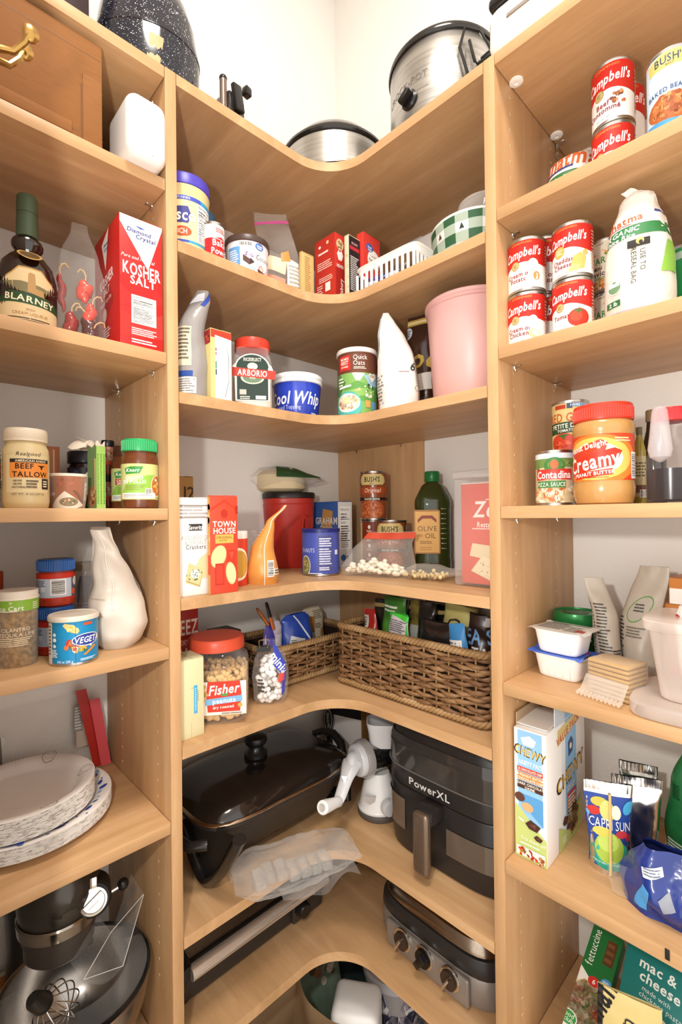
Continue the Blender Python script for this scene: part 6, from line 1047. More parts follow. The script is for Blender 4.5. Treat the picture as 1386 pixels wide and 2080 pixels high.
k = leg(yl_, [(372, 1668), (384, 1705), (398, 1745), (412, 1778), (424, 1790), (438, 1784), (455, 1765), (472, 1735), (487, 1705)]); k.build('leg', t)
k = leg(cy_+sy_-.02, [(640, 1600), (655, 1640), (668, 1660), (684, 1640), (700, 1600)]); k.build('leg', t)
k = MB(); yy = cy_+sy_-.004; L = [fy(px, py, yy+d)-V((cx_, cy_, z)) for px, py, d in ((636, 1490, 0), (655, 1484, .02), (678, 1490, .035), (692, 1508, .03), (699, 1545, .02), (704, 1590, .005), (706, 1625, 0))]; k.tube(L, [.009, .01, .012, .013, .012, .012, .011], LEGB, 10); k.build('handle', t)
k = MB(); k.tube([(-.13, -sy_+.0, .12), (-.11, -sy_-.03, .12), (0, -sy_-.045, .125), (.11, -sy_-.03, .12), (.13, -sy_+.0, .12)], .011, LEGB, 10); k.build('handle', t)
# heat control probe leaning at the corner box
q = fx(668, 1460, .10); t = thing('heat_control', 'black oval heat control with printed dial standing behind the skillet', 'heat control', (q.x, q.y, q.z), 0, rot=(0, 0, face_cam(q.x, q.y)-.4)); k = MB(); k.lathe([(.024, -.006), (.027, 0), (.026, .006), (1e-5, .006)], BLK(), 36, sx=.65, sy=1.5, mx=Matrix.Rotation(pi/2, 4, 'X')); decals(k, [('e', 0, 0, 1.02, 2.5, 'cfc6ba'), ('e', 0, 0, .94, 2.36, '231f1d'), ('l', 0, .2, .3, 1.2, 6, 'a8a29a'), ('l', .1, -.7, .3, .5, 3, 'a8a29a')], on_plane((0, -.0062, 0), (1, 0, 0), (0, 0, 1)), .027); k.build('dial_body', t); k = MB(); k.box((.0, .004, -(q.z-z)*.5-.01), (.018, .012, (q.z-z)-.026), BLK(), .003); k.build('probe_stem', t)
# appliance box with a black band
qn = fz(735, 1574, z); fit = boxfit(652, 735, 758, 1500, 'R', -qn.y, .35); 
c, a, b = boxfit(650, 735, 758, 1500, 'R', .10, .30); h = Z['C5']-T-z-.012
t = carton('appliance_box', 'white appliance carton with slanting black band and brown side, in the corner', (c, min(a, .13), min(b, .085)), z, h, 'a87c46', [('r', 0, .5, 1, 1, 'd9d4d0'), ('p', [(-.4, .5), (.4, .5), (.4, .8), (-.4, .84)], '221f20'), ('e', .06, .66, .12, .1, '8a8ea8'), ('l', .06, .76, .2, .02, 1, '5a5658')], [('p', [(-.02, .55), (.0, .6), (.02, .55)], 'e9dfcf'), ('l', 0, .5, .06, .05, 2, 'd9c9a8'), ('l', 0, .7, .1, .01, 1, '8a6030')], .30)
# rotary grater
WG = M('efeeec', .25, 0, .5); LGY = M('cfcfd2', .28, 0, .5)
x, y, r = cylbase(727, 813, 1675, z); t = thing('rotary_grater', 'white rotary cheese grater with grey crank and steel drum', 'grater', (x, y, z), face_cam(x, y))
dz = lambda py, rr=0: ztop(775, py, x, y, rr)-z
zc_ = dz(1640); zt_ = dz(1575)
k = MB(); k.lathe([(r*.97, 0), (r*1.0, .003), (r*1.0, .012), (r*.96, .014)], M('5a5450', .4), 48); k.build('suction_foot', t)
hb_ = max(.10, dz(1565)); k = MB(); k.lathe([(r*.98, .0145), (r*.99, .02), (r*.93, .024), (r*.86, hb_*.4), (r*.72, hb_*.72), (r*.58, hb_*.92), (r*.5, hb_)], WG, 48, sy=.9); decals(k, [('p', [(-.02, .0), (.02, .0), (.02, .016), (-.02, .016)], 'b9b5b2')], on_cyl(lambda v: r*.8, -.55, 1, .9), 1, step=.004) if False else None; k.build('base_body', t)
k = MB(); k.prism([(-.016, .012), (.016, .012), (.014, -.004), (0, -.014), (-.014, -.004)], 0, .004, M('c4c0bd', .35), mx=Matrix.Translation((-r*.42, -r*.72, hb_*.5)) @ Matrix.Rotation(pi/2+.25, 4, 'X')); k.build('lock_button', t)
k = MB(); k.lathe([(.019, 0), (.021, .004), (.021, .018), (.018, .022), (1e-5, .022)], LGY, 28, mx=Matrix.Translation((r*.36, -r*.68, hb_*.36)) @ Matrix.Rotation(.5, 4, 'Z') @ Matrix.Rotation(pi/2, 4, 'X')); k.box((r*.36, -r*.92, hb_*.36), (.03, .008, .009), LGY, .003, 2); k.build('suction_lever', t)
zd = dz(1530); rd = .042; DRM = noisy('perforated_steel', ['3a3634', 'b9b6b2', '4a4644'], 90, .25, (1, 1, 1), metal=1, kind='voronoi')
dax = Matrix.Translation((0, 0, zd)) @ Matrix.Rotation(.62, 4, 'Z') @ Matrix.Rotation(pi/2, 4, 'Y')
k = MB(); k.lathe([(rd*.96, -.045), (rd*.96, .02), (rd*.8, .022)], DRM, 44, mx=dax); o = k.build('steel_drum', t)
k = MB(); k.lathe([(rd*1.1, -.06), (rd*1.14, -.056), (rd*1.14, -.04), (rd*1.08, -.038), (rd*1.0, -.04)], M('9a9694', .1, 0, .8), 44, mx=dax); k.lathe([(rd*.9, -.075), (rd*.98, -.07), (rd*.98, -.055)], LGY, 44, mx=dax); k.build('drum_collar', t)
zh0, zh1 = zd+rd*.65, dz(1462); k = MB(); k.lathe([(.036, zh0), (.038, (zh0+zh1)/2), (.042, zh1-.012), (.0435, zh1-.006), (.0435, zh1), (.040, zh1), (.038, zh1-.01), (.034, zh0)], LGY, 44, p=4, sx=1, sy=.9, mx=Matrix.Translation((.012, 0, 0))); k.build('hopper', t)
ca = dax @ V((0, 0, -.085)); P1 = t.matrix_basis.inverted() @ (lambda p: p)(fx(688, 1628, (t.matrix_basis @ ca).x+.035)); ca = V(ca)
k = MB(); d_ = P1-ca; sd = V((cos(.62), sin(.62), 0)); n_ = 10; L = [ca.lerp(P1, i/n_) for i in range(n_+1)]; k.tube(L, [.026, .026, .024, .021, .0185, .017, .0165, .016, .0155, .015, .013], LGY, 16, flat=.55); k.ball(ca, .026, LGY, 14, (.7, .9, 1)); k.prism([(-.008, .009), (.008, .009), (0, -.012)], 0, .003, M('f6f4f2', .3), mx=Matrix.Translation(ca.lerp(P1, .42)+V((-.004, -.016, .005))) @ Matrix.Rotation(pi/2, 4, 'X')); o = k.build('crank_arm', t)
P2 = t.matrix_basis.inverted() @ fx(654, 1641, (t.matrix_basis @ P1).x+.02); A = (P2-P1).to_track_quat('Z', 'Y').to_matrix().to_4x4(); L_ = (P2-P1).length
k = MB(); k.lathe([(.010, -.004), (.0125, .0), (.0125, L_*.3), (.0155, L_*.8), (.0155, L_*.96), (.013, L_), (.009, L_), (.0085, L_-.002), (1e-5, L_-.002)], [WG]*6+[M('b9b4b0', .4)]*2, 28, mx=Matrix.Translation(P1) @ A); k.build('crank_handle', o)
# air fryer
AF = noisy('fryer_black', ['1f1c1b', '2a2625', '242120'], 30, .28, spec=.5); GLB = noisy('fryer_glass', ['2a2725', '383431', '302c2a'], 6, .08, spec=.8)
ax0, ax1 = fy(812, 1640, -.2).x, .772; ay = -.008; axc = (ax0+ax1)/2; aw = (ax1-ax0)/2; ad_ = .137; ayc = ay-ad_; H_ = Z['C5']-T-z-.006
t = thing('air_fryer', 'tall black air fryer with tinted windows and bronze drawer handle', 'air fryer', (axc, ayc, z), 0); zb_ = ztop(905, 1622, axc, ayc, .15)-z
pf = 4.2
def af(a, zz, l=0, sc=1):
    c_, s_ = cos(a), sin(a); kk = (abs(c_)**pf+abs(s_)**pf)**(-1/pf)*sc; return V((c_*kk*(aw+l), s_*kk*(ad_+l), zz))
zm = fy(905, 1640, ayc-ad_).z-z
k = MB(); k.lathe([(.90, 0), (.96, .004), (.985, .03), (1.0, .06), (1.0, zm-.004), (.985, zm)], AF, 72, sx=aw, sy=ad_, p=pf); k.build('drawer', t)
k = MB(); k.lathe([(.985, zm+.0015), (1.0, zm+.004), (.99, zm+.1), (.94, H_-.06), (.86, H_-.025), (.6, H_-.004), (1e-5, H_)], AF, 72, sx=aw, sy=ad_, p=pf); k.build('upper_housing', t)
def patch(a0, a1, z0, z1, mt, l=.002, sc=lambda zz: 1, nm=None, fr=None):
    k = MB(); k.grid(lambda u, v: af(a0+(a1-a0)*u, z0+(z1-z0)*v, l, sc(z0+(z1-z0)*v)), 30, 12, mt); k.build(nm, t, smooth=60)
usc = lambda zz: 1.0-.01*(zz-zm)/.1-.045*max(0, (zz-zm-.1)/(H_-.06-zm-.1))
patch(-2.72, -.42, zm+.045, H_-.062, GLB, .0025, usc, 'upper_window')
k = MB(); fr = [(-2.72, zm+.045), (-.42, zm+.045), (-.42, H_-.062), (-2.72, H_-.062)]; pts = [af(-2.72+2.3*i/30, zm+.045, .003, usc(zm+.045)) for i in range(31)]; k.tube([af(-2.74, H_-.07, .003, usc(H_-.07)), af(-2.74, zm+.08, .003, usc(zm+.08))]+pts+[af(-.40, zm+.08, .003, usc(zm+.08))], .0018, M('6a6562', .2, 0, .6), 6); k.build('window_frame', t)
GLW = noisy('drawer_glass', ['4a4038', '6b5c4f', '3c342e'], 4, .06, spec=.8)
patch(-2.75, -2.05, .055, zm-.03, GLW, .002, lambda zz: 1, 'drawer_window'); patch(-1.42, -.62, .055, zm-.045, GLW, .002, lambda zz: 1, 'drawer_window')
k = MB(); gt = lambda u, v, l: af(-pi/2+u/aw*.95, v, l+.0008); decals(k, [('t', -.02, zm+.022, .017, 'PowerXL', 'd9d6d2', dict(sx=1.15))], gt, 1, step=.006); k.build('brand_mark', t)
hpx = fy(868, 1660, ayc-ad_-.03)-V((axc, ayc, z)); hz1 = hpx.z+.02; hz0 = fy(868, 1786, ayc-ad_-.055).z-z
BRZ = noisy('bronze_metal', ['6a5a4c', '7d6c5d', '71614f'], 5, .3, (1, 1, 4), metal=.7)
k = MB(); yy = -ad_-.05; k.box((hpx.x, yy, (hz0+hz1)/2), (.042, .022, hz1-hz0), BRZ, .010, 3); k.box((hpx.x, -ad_-.022, hz1-.012), (.05, .05, .03), M('2a2625', .3), .005, 2); k.build('handle', t)
# clear bag slumped over the edge
CB = film('clear_produce_bag', 'f8f5f2', .10, .1, .7, .4)
q0, q1 = fz(498, 1712, z+.01), fz(712, 1652, z+.01); d = q1-q0; L_ = min(d.length, .33); ang = atan2(d.y, d.x)-pi/2
t = thing('produce_bag', 'crumpled clear plastic bag lying before the skillet and drooping over the shelf edge', 'bag', (.33, q0.y-.105, z+.0005), ang)
fnp = pouch_fn(L_, ((0, .045), (.15, .066), (.6, .07), (.85, .06), (1, .05)), ((0, .006), (.15, .026), (.6, .03), (.9, .014), (1, .003)), ((0, 0, 0), (.4, .006, 0), (1, 0, 0)), .016, 14, 77)
def lay(p): 
    q = V((p.x, p.z, -p.y+.036)); q.z = max(.001, q.z)
    return q
k = MB(); k.grid(lambda a, b: lay(fnp(2*a-1, b, -1)), 34, 50, CB); k.grid(lambda a, b: lay(fnp(1-2*a, b, 1)), 34, 50, CB); k.build('pouch', t, smooth=70)
k = MB(); k.grid(lambda a, b: lay(fnp(1, .3+.6*b, -1))+V((.035*a+.01*a*sin(b*12), .01*sin(b*7)*a, -.0*a+.012*a*sin(b*9+1)+.01*a*(1-a)-.008*a+.006)), 10, 40, CB); k.build('loose_edge', t, smooth=70)
k = MB(); WR = M('ece6de', .35); rw = random.Random(6)
for i in range(7): k.box((rw.uniform(-.018, .018), L_*(.2+.09*i), .022+rw.uniform(-.004, .006)), (.05, .026, .022), film('inner_wrap', 'efeae4', .22, .12, .6, .35), .006, 2, Matrix.Rotation(rw.uniform(-.05, .05), 4, 'Z'))
o = k.build('wrapped_pieces', None); o.matrix_world = t.matrix_basis.copy(); o['kind'] = 'stuff'; o['label'] = 'clear wrapped pieces bundled inside the crumpled produce bag'; o['category'] = 'wrapping'
# ================= grill shelf =================
z = Z['C7']
pA, pB = fz(378, 2042, z), fz(650, 1841, z); yA_, yB_ = -.762, pB.y+.005; lyp = yB_-yA_; xf = .262
SSB = noisy('dark_brushed_steel', ['332b25', '4d4239', '40362e'], 3, .38, (1, 40, 40), 4, 0, .75)
t = thing('panini_press', 'black contact grill with long silver bar handle and brushed steel lid', 'grill', (.14, (yA_+yB_)/2, z), 0); GB_ = noisy('grill_black', ['2a2420', '332c26', '241f1b'], 60, .5)
k = MB(); k.box((0, 0, .045), (.23, lyp-.02, .066), GB_, .008, 2); k.build('lower_body', t)
for s in (-1, 1):
    for sxx in (-1, 1): k = MB(); k.lathe([(.012, 0), (.013, .003), (.011, .012)], BLK(), 16, mx=Matrix.Translation((sxx*.09, s*(lyp/2-.05), 0))); k.build('foot', t)
k = MB(); k.box((-.005, 0, .108), (.22, lyp-.06, .05), SSB, .014, 3); k.build('steel_lid', t)
hbp = fx(400, 1972, .305)-V((.14, (yA_+yB_)/2, z)); hq_ = fx(655, 1784, .305)-V((.14, (yA_+yB_)/2, z)); zhb = (hbp.z+hq_.z)/2
for s in (-1, 1): 
    k = MB(); k.box((.095, s*(lyp/2-.022), .095), (.09, .034, .075), BLK(), .012, 3); k.tube([(.12, s*(lyp/2-.02), zhb+.005), (.165, s*(lyp/2-.022), zhb)], [.02, .0175], BLK(), 14); k.build('side_arm', t)
k = MB(); k.tube([(.165, -lyp/2+.03, zhb), (.165, lyp/2-.03, zhb)], [.0145, .0145], M('d6d0c8', .24, .8), 24); k.build('bar_handle', t)
kp = fx(612, 1843, xf+.004)-V((.14, (yA_+yB_)/2, z)); k = MB(); k.lathe([(.023, 0), (.023, .004), (.0195, .006), (.018, .026), (.015, .03), (1e-5, .03)], [CHROME()]*2+[BLK()]*3, 28, mx=Matrix.Translation((.116, kp.y, max(.03, kp.z))) @ Matrix.Rotation(pi/2, 4, 'Y')); o = k.build('timer_knob', t)
k = MB(); k.box((.118, lyp/2-.055, .045), (.012, .10, .06), GB_, .004, 2); k.build('control_panel', t)
# three knob griddle
GM = noisy('silver_grey_plastic', ['877f78', '958d86', '7f7770'], 8, .32, metal=.35); gx0, gx1, gy0 = .398, .738, -.285
gw = (gx1-gx0)/2; gxc = (gx0+gx1)/2; gd = .118; gyc = gy0+gd; t = thing('electric_griddle', 'silver electric griddle with three black and chrome dials', 'griddle', (gxc, gyc, z), -.01)
k = MB(); k.lathe([(.93, 0), (.975, .003), (1.0, .02), (1.0, .062), (.985, .066)], GM, 72, sx=gw, sy=gd, p=4.5); k.build('base_body', t)
k = MB(); k.lathe([(.99, .0665), (1.0, .07), (.985, .095), (.95, .102)], M('2e2a28', .35), 72, sx=gw, sy=gd, p=4.5); k.build('dark_band', t)
k = MB(); k.lathe([(.9, .1025), (.93, .106), (.92, .118), (.86, .13), (.5, .136), (1e-5, .136)], noisy('griddle_steel', ['8a7c6e', 'a8998a', '97887a'], 3, .25, (40, 1, 40), metal=1), 72, sx=gw, sy=gd, p=4.5); k.build('steel_cover', t)
k = MB(); k.box((0, -gd-.003, .034), (gw*1.35, .012, .06), GM, .005, 3); k.build('control_panel', t)
for px, py, st in ((818, 1880, 0), (862, 1913, 1), (915, 1951, 0)):
    p = fy(px, py, gy0-.012)-V((gxc, gyc, z)); mx = Matrix.Translation((p.x, -gd-.009, max(.03, min(.045, p.z)))) @ Matrix.Rotation(pi/2, 4, 'X'); k = MB(); k.lathe([(.0245, 0), (.0245, .004), (.0205, .0055), (.019, .0055)], CHROME(), 32, mx=mx, cap=False); k.lathe([(.02, .004), (.019, .012), (1e-5, .012)], M('3a2c24' if not st else '151312', .25), 32, mx=mx); k.build('dial', t)
    k = MB(); k.box((0, 0, .018), (.007 if not st else .016, .036, .016), CHROME() if not st else BLK(), .003, 2, mx @ Matrix.Rotation(-.5 if not st else -.6, 4, 'Z')); k.build('dial_grip', t)
    decals_k = MB(); decals(decals_k, [('l', 0, .033, .03, .004, 1, '5a534c')], on_plane((p.x, -gd-.0092, mx.translation.z), (1, 0, 0), (0, 0, 1)), 1); decals_k.build('dial_marking', t)
x, y, r = cylbase(664, 738, 1765, z, 1740); t = thing('steel_pot', 'small stainless steel pot in the corner behind the contact grill', 'pot', (x, y, z), 0); k = MB(); k.lathe([(r*.93, 0), (r*.98, .004), (r, .03), (r, .13), (r*1.02, .132), (r*.98, .132), (r*.97, .01), (1e-5, .008)], M('a8a19a', .2, 1), 48, cap=False); k.build('pot_body', t)
# ================= floor of the corner =================
def at_z(px, py, zz): return fz(px, py, zz)
KP2 = noisy('kraft_paper', ['9c7e5c', 'b39470', 'a88964'], 9, .75, (1, 1, .6), bump=.1)
a_, b2, c2 = at_z(617, 1976, .40), at_z(712, 2056, .36), at_z(500, 2072, .40)
p = at_z(600, 2060, .36); t = thing('paper_sack', 'open brown paper sack standing on the floor beneath the lowest corner shelf', 'sack', (.345, -.535, 0), .05)
def sack(u, v):
    P_ = [(.1, -.13), (.1, .11), (-.1, .115), (-.1, -.13), (.1, -.13)]; i = min(3, int(u*4)); f = u*4-i; x0, y0 = P_[i]; x1, y1 = P_[i+1]
    n = noise.noise(V((u*9, v*5, 2)))*.012*(.3+v); return V(((x0+(x1-x0)*f)*(1-.08*v)+n, (y0+(y1-y0)*f)*(1-.05*v)+n, v*(.46+.03*sin(u*13))))
k = MB(); k.grid(sack, 48, 16, KP2); k.box((0, 0, .003), (.2, .3, .004), KP2, 0); k.build('paper_side', t, smooth=50)
bag('plastic_bag', 'knotted clear plastic bag poking out of the brown paper sack', (.36, -.57, .24), face_cam(.3, -.55), .24, ((0, .06), (.4, .075), (.8, .04), (.93, .012), (1, .03)), ((0, .04), (.5, .05), (.85, .015), (.93, .008), (1, .012)), film('grocery_film', 'f2ece6', .2, .15, .6), crum=.014, seed=97)
p = at_z(735, 2010, .34); t = thing('paper_towel_pack', 'white plastic wrapped pack with barcode standing beside the brown sack', 'pack', (.372, -.318, 0), .62); k = MB(); k.box((0, 0, .2), (.12, .11, .40), M('e6e4e2', .35), .02, 4); decals(k, [('b', -.03, .34, .05, .04, 1), ('r', .02, .2, .03, .05, 'efefef'), ('e', .015, .21, .008, .008, '222'), ('e', .028, .2, .008, .008, '222'), ('e', .02, .188, .008, .008, '222')], on_plane((0, -.0552, 0), (1, 0, 0), (0, 0, 1)), 1); k.build('wrapped_body', t)
x, y, r = .345, -.135, .088; t = thing('ice_cream_pail', 'clear grey ice cream pail with dark label and oval name, standing on the floor', 'pail', (x, y, 0), face_cam(x, y)); k = MB(); GP = film('pail_plastic', 'b9b6ba', .45, .15)
k.lathe([(r*.84, 0), (r*.86, .003), (r*.97, .345)], GP, 52); decals(k, [('s', 0, .235, .3, .2, ['3a3850', '7a7884', 'c9c6ca', '2a2a3c'], 46), ('e', -.015, .23, .085, .05, 'c9b890'), ('e', -.015, .23, .08, .045, '5a4a34'), ('t', -.015, .23, .018, 'KEMPS', 'efe6d0', dict(b=0))], on_cyl(profile_r([(r*.86, .003), (r*.97, .345)])), 1, step=.006, off0=.001); k.build('pail_body', t)
k = MB(); k.lathe([(r*.98, .34), (r*1.05, .345), (r*1.06, .36), (r*1.0, .367), (r*.96, .36), (1e-5, .355)], film('pail_lid', 'd0cdd0', .5, .2), 52); k.build('lid', t)
p = at_z(655, 1965, .34); bag('frozen_bag', 'green and white plastic bag behind the brown sack under the corner shelf', (.13, -.27, .0), face_cam(.13, -.27), .34, ((0, .09), (.5, .1), (1, .08)), ((0, .05), (.5, .05), (1, .003)), noisy('green_white_bag', ['cfd6cc', '4a6a54', '8aa090', '2f4a3c'], 9, .35), [('s', .1, .85, .3, .2, ['6a4a34', '8a6444', 'd9d0c0'], 12)], crum=.01, seed=98)
p = at_z(690, 1990, .30); bag('dark_bag', 'dark blue green bag squeezed between the pail and the green bag', (.16, -.12, 0), face_cam(.16, -.12), .31, ((0, .055), (1, .055)), ((0, .02), (.5, .025), (1, .003)), M('2c3c3e', .35), [], crum=.01, seed=99)
# ================= soup can shelves =================
CR = 'c8281e'; PAP = 'f1eeea'; GOLD = 'b59a62'
def campbell(lb, pl, pr, py, dep, z, h, l1, l2, pics, rz=-.28, blank=False, name='soup_can'):
    x, y, r = cylfit(pl, pr, py, 'R', dep) if dep > 0 else (.8365, -.222, .0335)
    it = [('p', [(u*.02, .5+.045*cos(u*.13)) for u in range(-40, 41, 4)]+[(.8, .97), (-.8, .97)], CR), ('t', 0, .9, .038, 'CONDENSED', 'd9a650', dict(b=0, sx=1.2)), ('t', -.01, .72, .165, "Campbell's", 'fff', dict(it=.3, sx=.66, rot=.06)), ('e', -.12, .5, .16, .16, 'a58f5c'), ('e', -.12, .5, .13, .13, 'c4ae78'), ('l', -.12, .5, .07, .07, 3, '8a7444')]
    if not blank: it += [('t', -.07, .33, .085, l1, '8f2a2a', dict(sx=.9)), ('t', -.07, .235, .085, l2, '8f2a2a', dict(sx=.9)), ('t', -.07, .1, .05, 'SOUP', '9a9692', dict(b=0, sx=1.2))]+pics
    it += [('l', .52, .5, .12, .7, 12, 'd9a58a')]
    return can(name, lb, x, y, z, r, h, PAP, it, rz), (x, y, r)
HC = .1016
def stack_h(pl, pr, dep, py, z, n, near=True):
    x, y, r = cylfit(pl, pr, py+30, 'R', dep); return (ztop((pl+pr)/2, py, x, y, r if near else -r)-z)/n
MEAT = [('s', .17, .36, .24, .26, ['8a4a2c', 'b8683c', '6d3420', 'c99060'], 16)]
z = Z['R2']; h = stack_h(1201, 1291.5, .235, 116, z, 2)
(t, f) = campbell('red and white soup can under the beef consomme can', 1201, 1291.5, 250, .235, z, h, 'Beef', 'Broth', MEAT)
campbell('beef consomme soup can on top of another red soup can', 1201, 1291.5, 180, .235, z+h+.0004, h, 'Beef', 'Consomm\u00e9', MEAT)
h2 = stack_h(1226, 1311, .14, 166, z, 2)
campbell('red soup can low behind the beef consomme stack', 1226, 1311, 260, .14, z, h2, 'Cream of', 'Celery', [], .1)
campbell('red soup can topping the stack behind the beef consomme', 1226, 1311, 210, .14, z+h2+.0004, h2, 'French', 'Onion', [], .1)
x, y, r = cylfit(1313, 1412, 180, 'R', .285); h = ztop(1362, 92, x, y, r)-z
can('bean_can', 'big white and blue baked beans can on the highest soup shelf', x, y, z, r, h, noisy('pale_blue_label', ['e9eef2', 'b9d6ea', 'dfe9f0'], 12, .4, (1, 1, .6)),
    [('p', [(-.26, .93), (-.24, .80), (-.02, .79), (.2, .82), (.24, .95), (0, .97)], 'cdb96a'), ('t', -.02, .885, .085, "BUSH'S", '3f4a5c', dict(sx=.8)), ('t', -.02, .82, .025, 'BEST', '6d5a2a'), ('r', -.04, .67, .4, .15, 'e7f1f8'), ('t', -.04, .56, .05, 'BAKED BEANS', '3f4f7a', dict(sx=.9, rot=.03)), ('e', 0, .36, .52, .3, 'a85a2a'), ('s', 0, .37, .5, .3, ['b8703c', '9a5228', 'c98a52', '8a4422'], 60, .8), ('p', [(-.3, .26), (.1, .2), (.3, .26), (.3, .06), (-.3, .06)], '4a94c8'), ('t', -.05, .12, .045, '16.5 OZ (468 g)', 'f4f6f8', dict(b=0, it=.2, sx=.9))], .1)
q = fy(1118, 350, -.2); e_ = fy(1204, 330, -.2); zt = fy(1160, 315, -.2).z
RICE = noisy('rice_in_bag', ['b9ae9f', 'ddd4c8', 'cdc2b4'], 160, .35, (1, 1, .5), 2, .3)
bag('rice_bag', 'white organic rice bag lying flat beside the beef consomme cans', ((q.x+e_.x)/2, -.19, z+.0005), -.05, zt-z, ((0, .036), (.3, .043), (.8, .042), (1, .036)), ((0, .05), (.5, .055), (.85, .04), (1, .004)), M('ece7e0', .3), [('p', [(-1.2, .25), (1.2, .25), (1.2, .6), (-1.2, .6)], '2f6a38'), ('t', -.02, .43, .24, 'ORGANIC', 'f4f4f0', dict(it=.2, sx=.62)), ('t', -.05, .82, .26, 'Mahatma', 'd2602c', dict(it=.1, sx=.6)), ('l', -.3, .67, 1.2, .06, 1, '2a3a7a')], crum=.003, seed=3, pw=.4)
# ---- cans and rice shelf
z = Z['R3']; h = stack_h(1031, 1111, .292, 479, z, 2)
PLATE = [('e', .2, .42, .2, .26, 'e4e0da'), ('e', .2, .42, .16, .2, 'cfcac3')]
campbell('cream of chicken soup can at the bottom of its stack by the panel', 1031.5, 1111.5, 650, .292, z, h, 'Cream of', 'Chicken', PLATE+[('e', .24, .2, .26, .16, 'd9b98a', -.4), ('e', .26, .21, .2, .1, 'efe0c2', -.4)])
campbell('cream of potato soup can stacked by the panel', 1031.5, 1111, 540, .292, z+h+.0004, h, 'Cream of', 'Potato', [('e', .2, .46, .2, .24, 'e4e0da'), ('e', .18, .24, .24, .16, 'efe6d2', .2), ('e', .26, .26, .12, .16, 'b8874a'), ('e', .16, .32, .08, .1, 'dfe0b0')])
h = stack_h(1121, 1208, .292, 447, z, 2)
campbell('tomato soup can at the bottom under the cheddar cheese can', 1121.5, 1208.5, 640, .292, z, h, 'Tomato', '', [('e', .2, .27, .36, .32, 'c9301c'), ('e', .16, .3, .2, .2, 'd8482e'), ('p', [(.2, .42), (.1, .4), (.17, .37), (.2, .33), (.23, .37), (.3, .4), (.22, .4), (.21, .47)], '4a6a34')], -.3)
campbell('cheddar cheese soup can stacked on the tomato soup', 1121.5, 1207.5, 520, .292, z+h+.0004, h, 'Cheddar', 'Cheese', [('p', [(.06, .12), (.3, .13), (.34, .34), (.24, .42), (.12, .36)], 'cfa95c'), ('p', [(.02, .1), (.2, .1), (.24, .2), (.1, .22)], 'dcbb74'), ('e', .32, .42, .1, .1, 'cfa95c'), ('e', -.12, .5, .2, .2, 'd9a650'), ('l', -.12, .5, .12, .1, 3, 'f1e6c8')], -.32)
h = stack_h(1066, 1122, .2, 501, z, 2)
campbell('red soup can low in the stack behind the cream soups', 1052, 1125, 650, -1, z, h, 'Cream of', 'Mushroom', [], -.1)
campbell('red soup can on top in the stack behind the cream soups', 1052, 1125, 560, -1, z+h+.0004, h, 'Cream of', 'Mushroom', [], -.1)
h = stack_h(1200, 1268, .19, 478, z, 2)
CH_ = [('r', 0, .5, 2, .94, 'ece2cc'), ('s', -.1, .72, .7, .2, ['d9502c', '5a8a3c', 'e0a04a', 'f0e6d2'], 22), ('t', -.06, .6, .12, 'BOYARDEE', '3f8a3c', dict(sx=.8)), ('t', -.1, .46, .075, 'Mini', '4a2a1c'), ('t', -.08, .36, .1, 'Ravioli', '4a2a1c', dict(sx=.9)), ('l', -.08, .27, .4, .05, 2, '4a8a3c'), ('s', -.05, .13, .5, .2, ['d98a3c', 'b8602a', 'e8b46a'], 20, 1.4), ('t', -.05, .9, .04, 'CHEF', '8a8272')]
for i in range(2):
    x, y, r = cylfit(1200, 1268, 560, 'R', .185); can('ravioli_can', ['mini ravioli can under its twin beside the white rice bag', 'mini ravioli can stacked on its twin beside the white rice bag'][i], x, y, z+i*(h+.0004), r, h, 'ece2cc', CH_, -.25)
q = fy(1299, 640, -.285); h = ztop(1305, 387, q.x, q.y)-z; hw = (fy(1372, 600, -.285).x-fy(1230, 600, -.285).x)/2
RB = noisy('rice_pouch', ['bdb2a4', 'e2dace', 'd0c6b8'], 190, .28, (1, 1, .5), 2, .25)
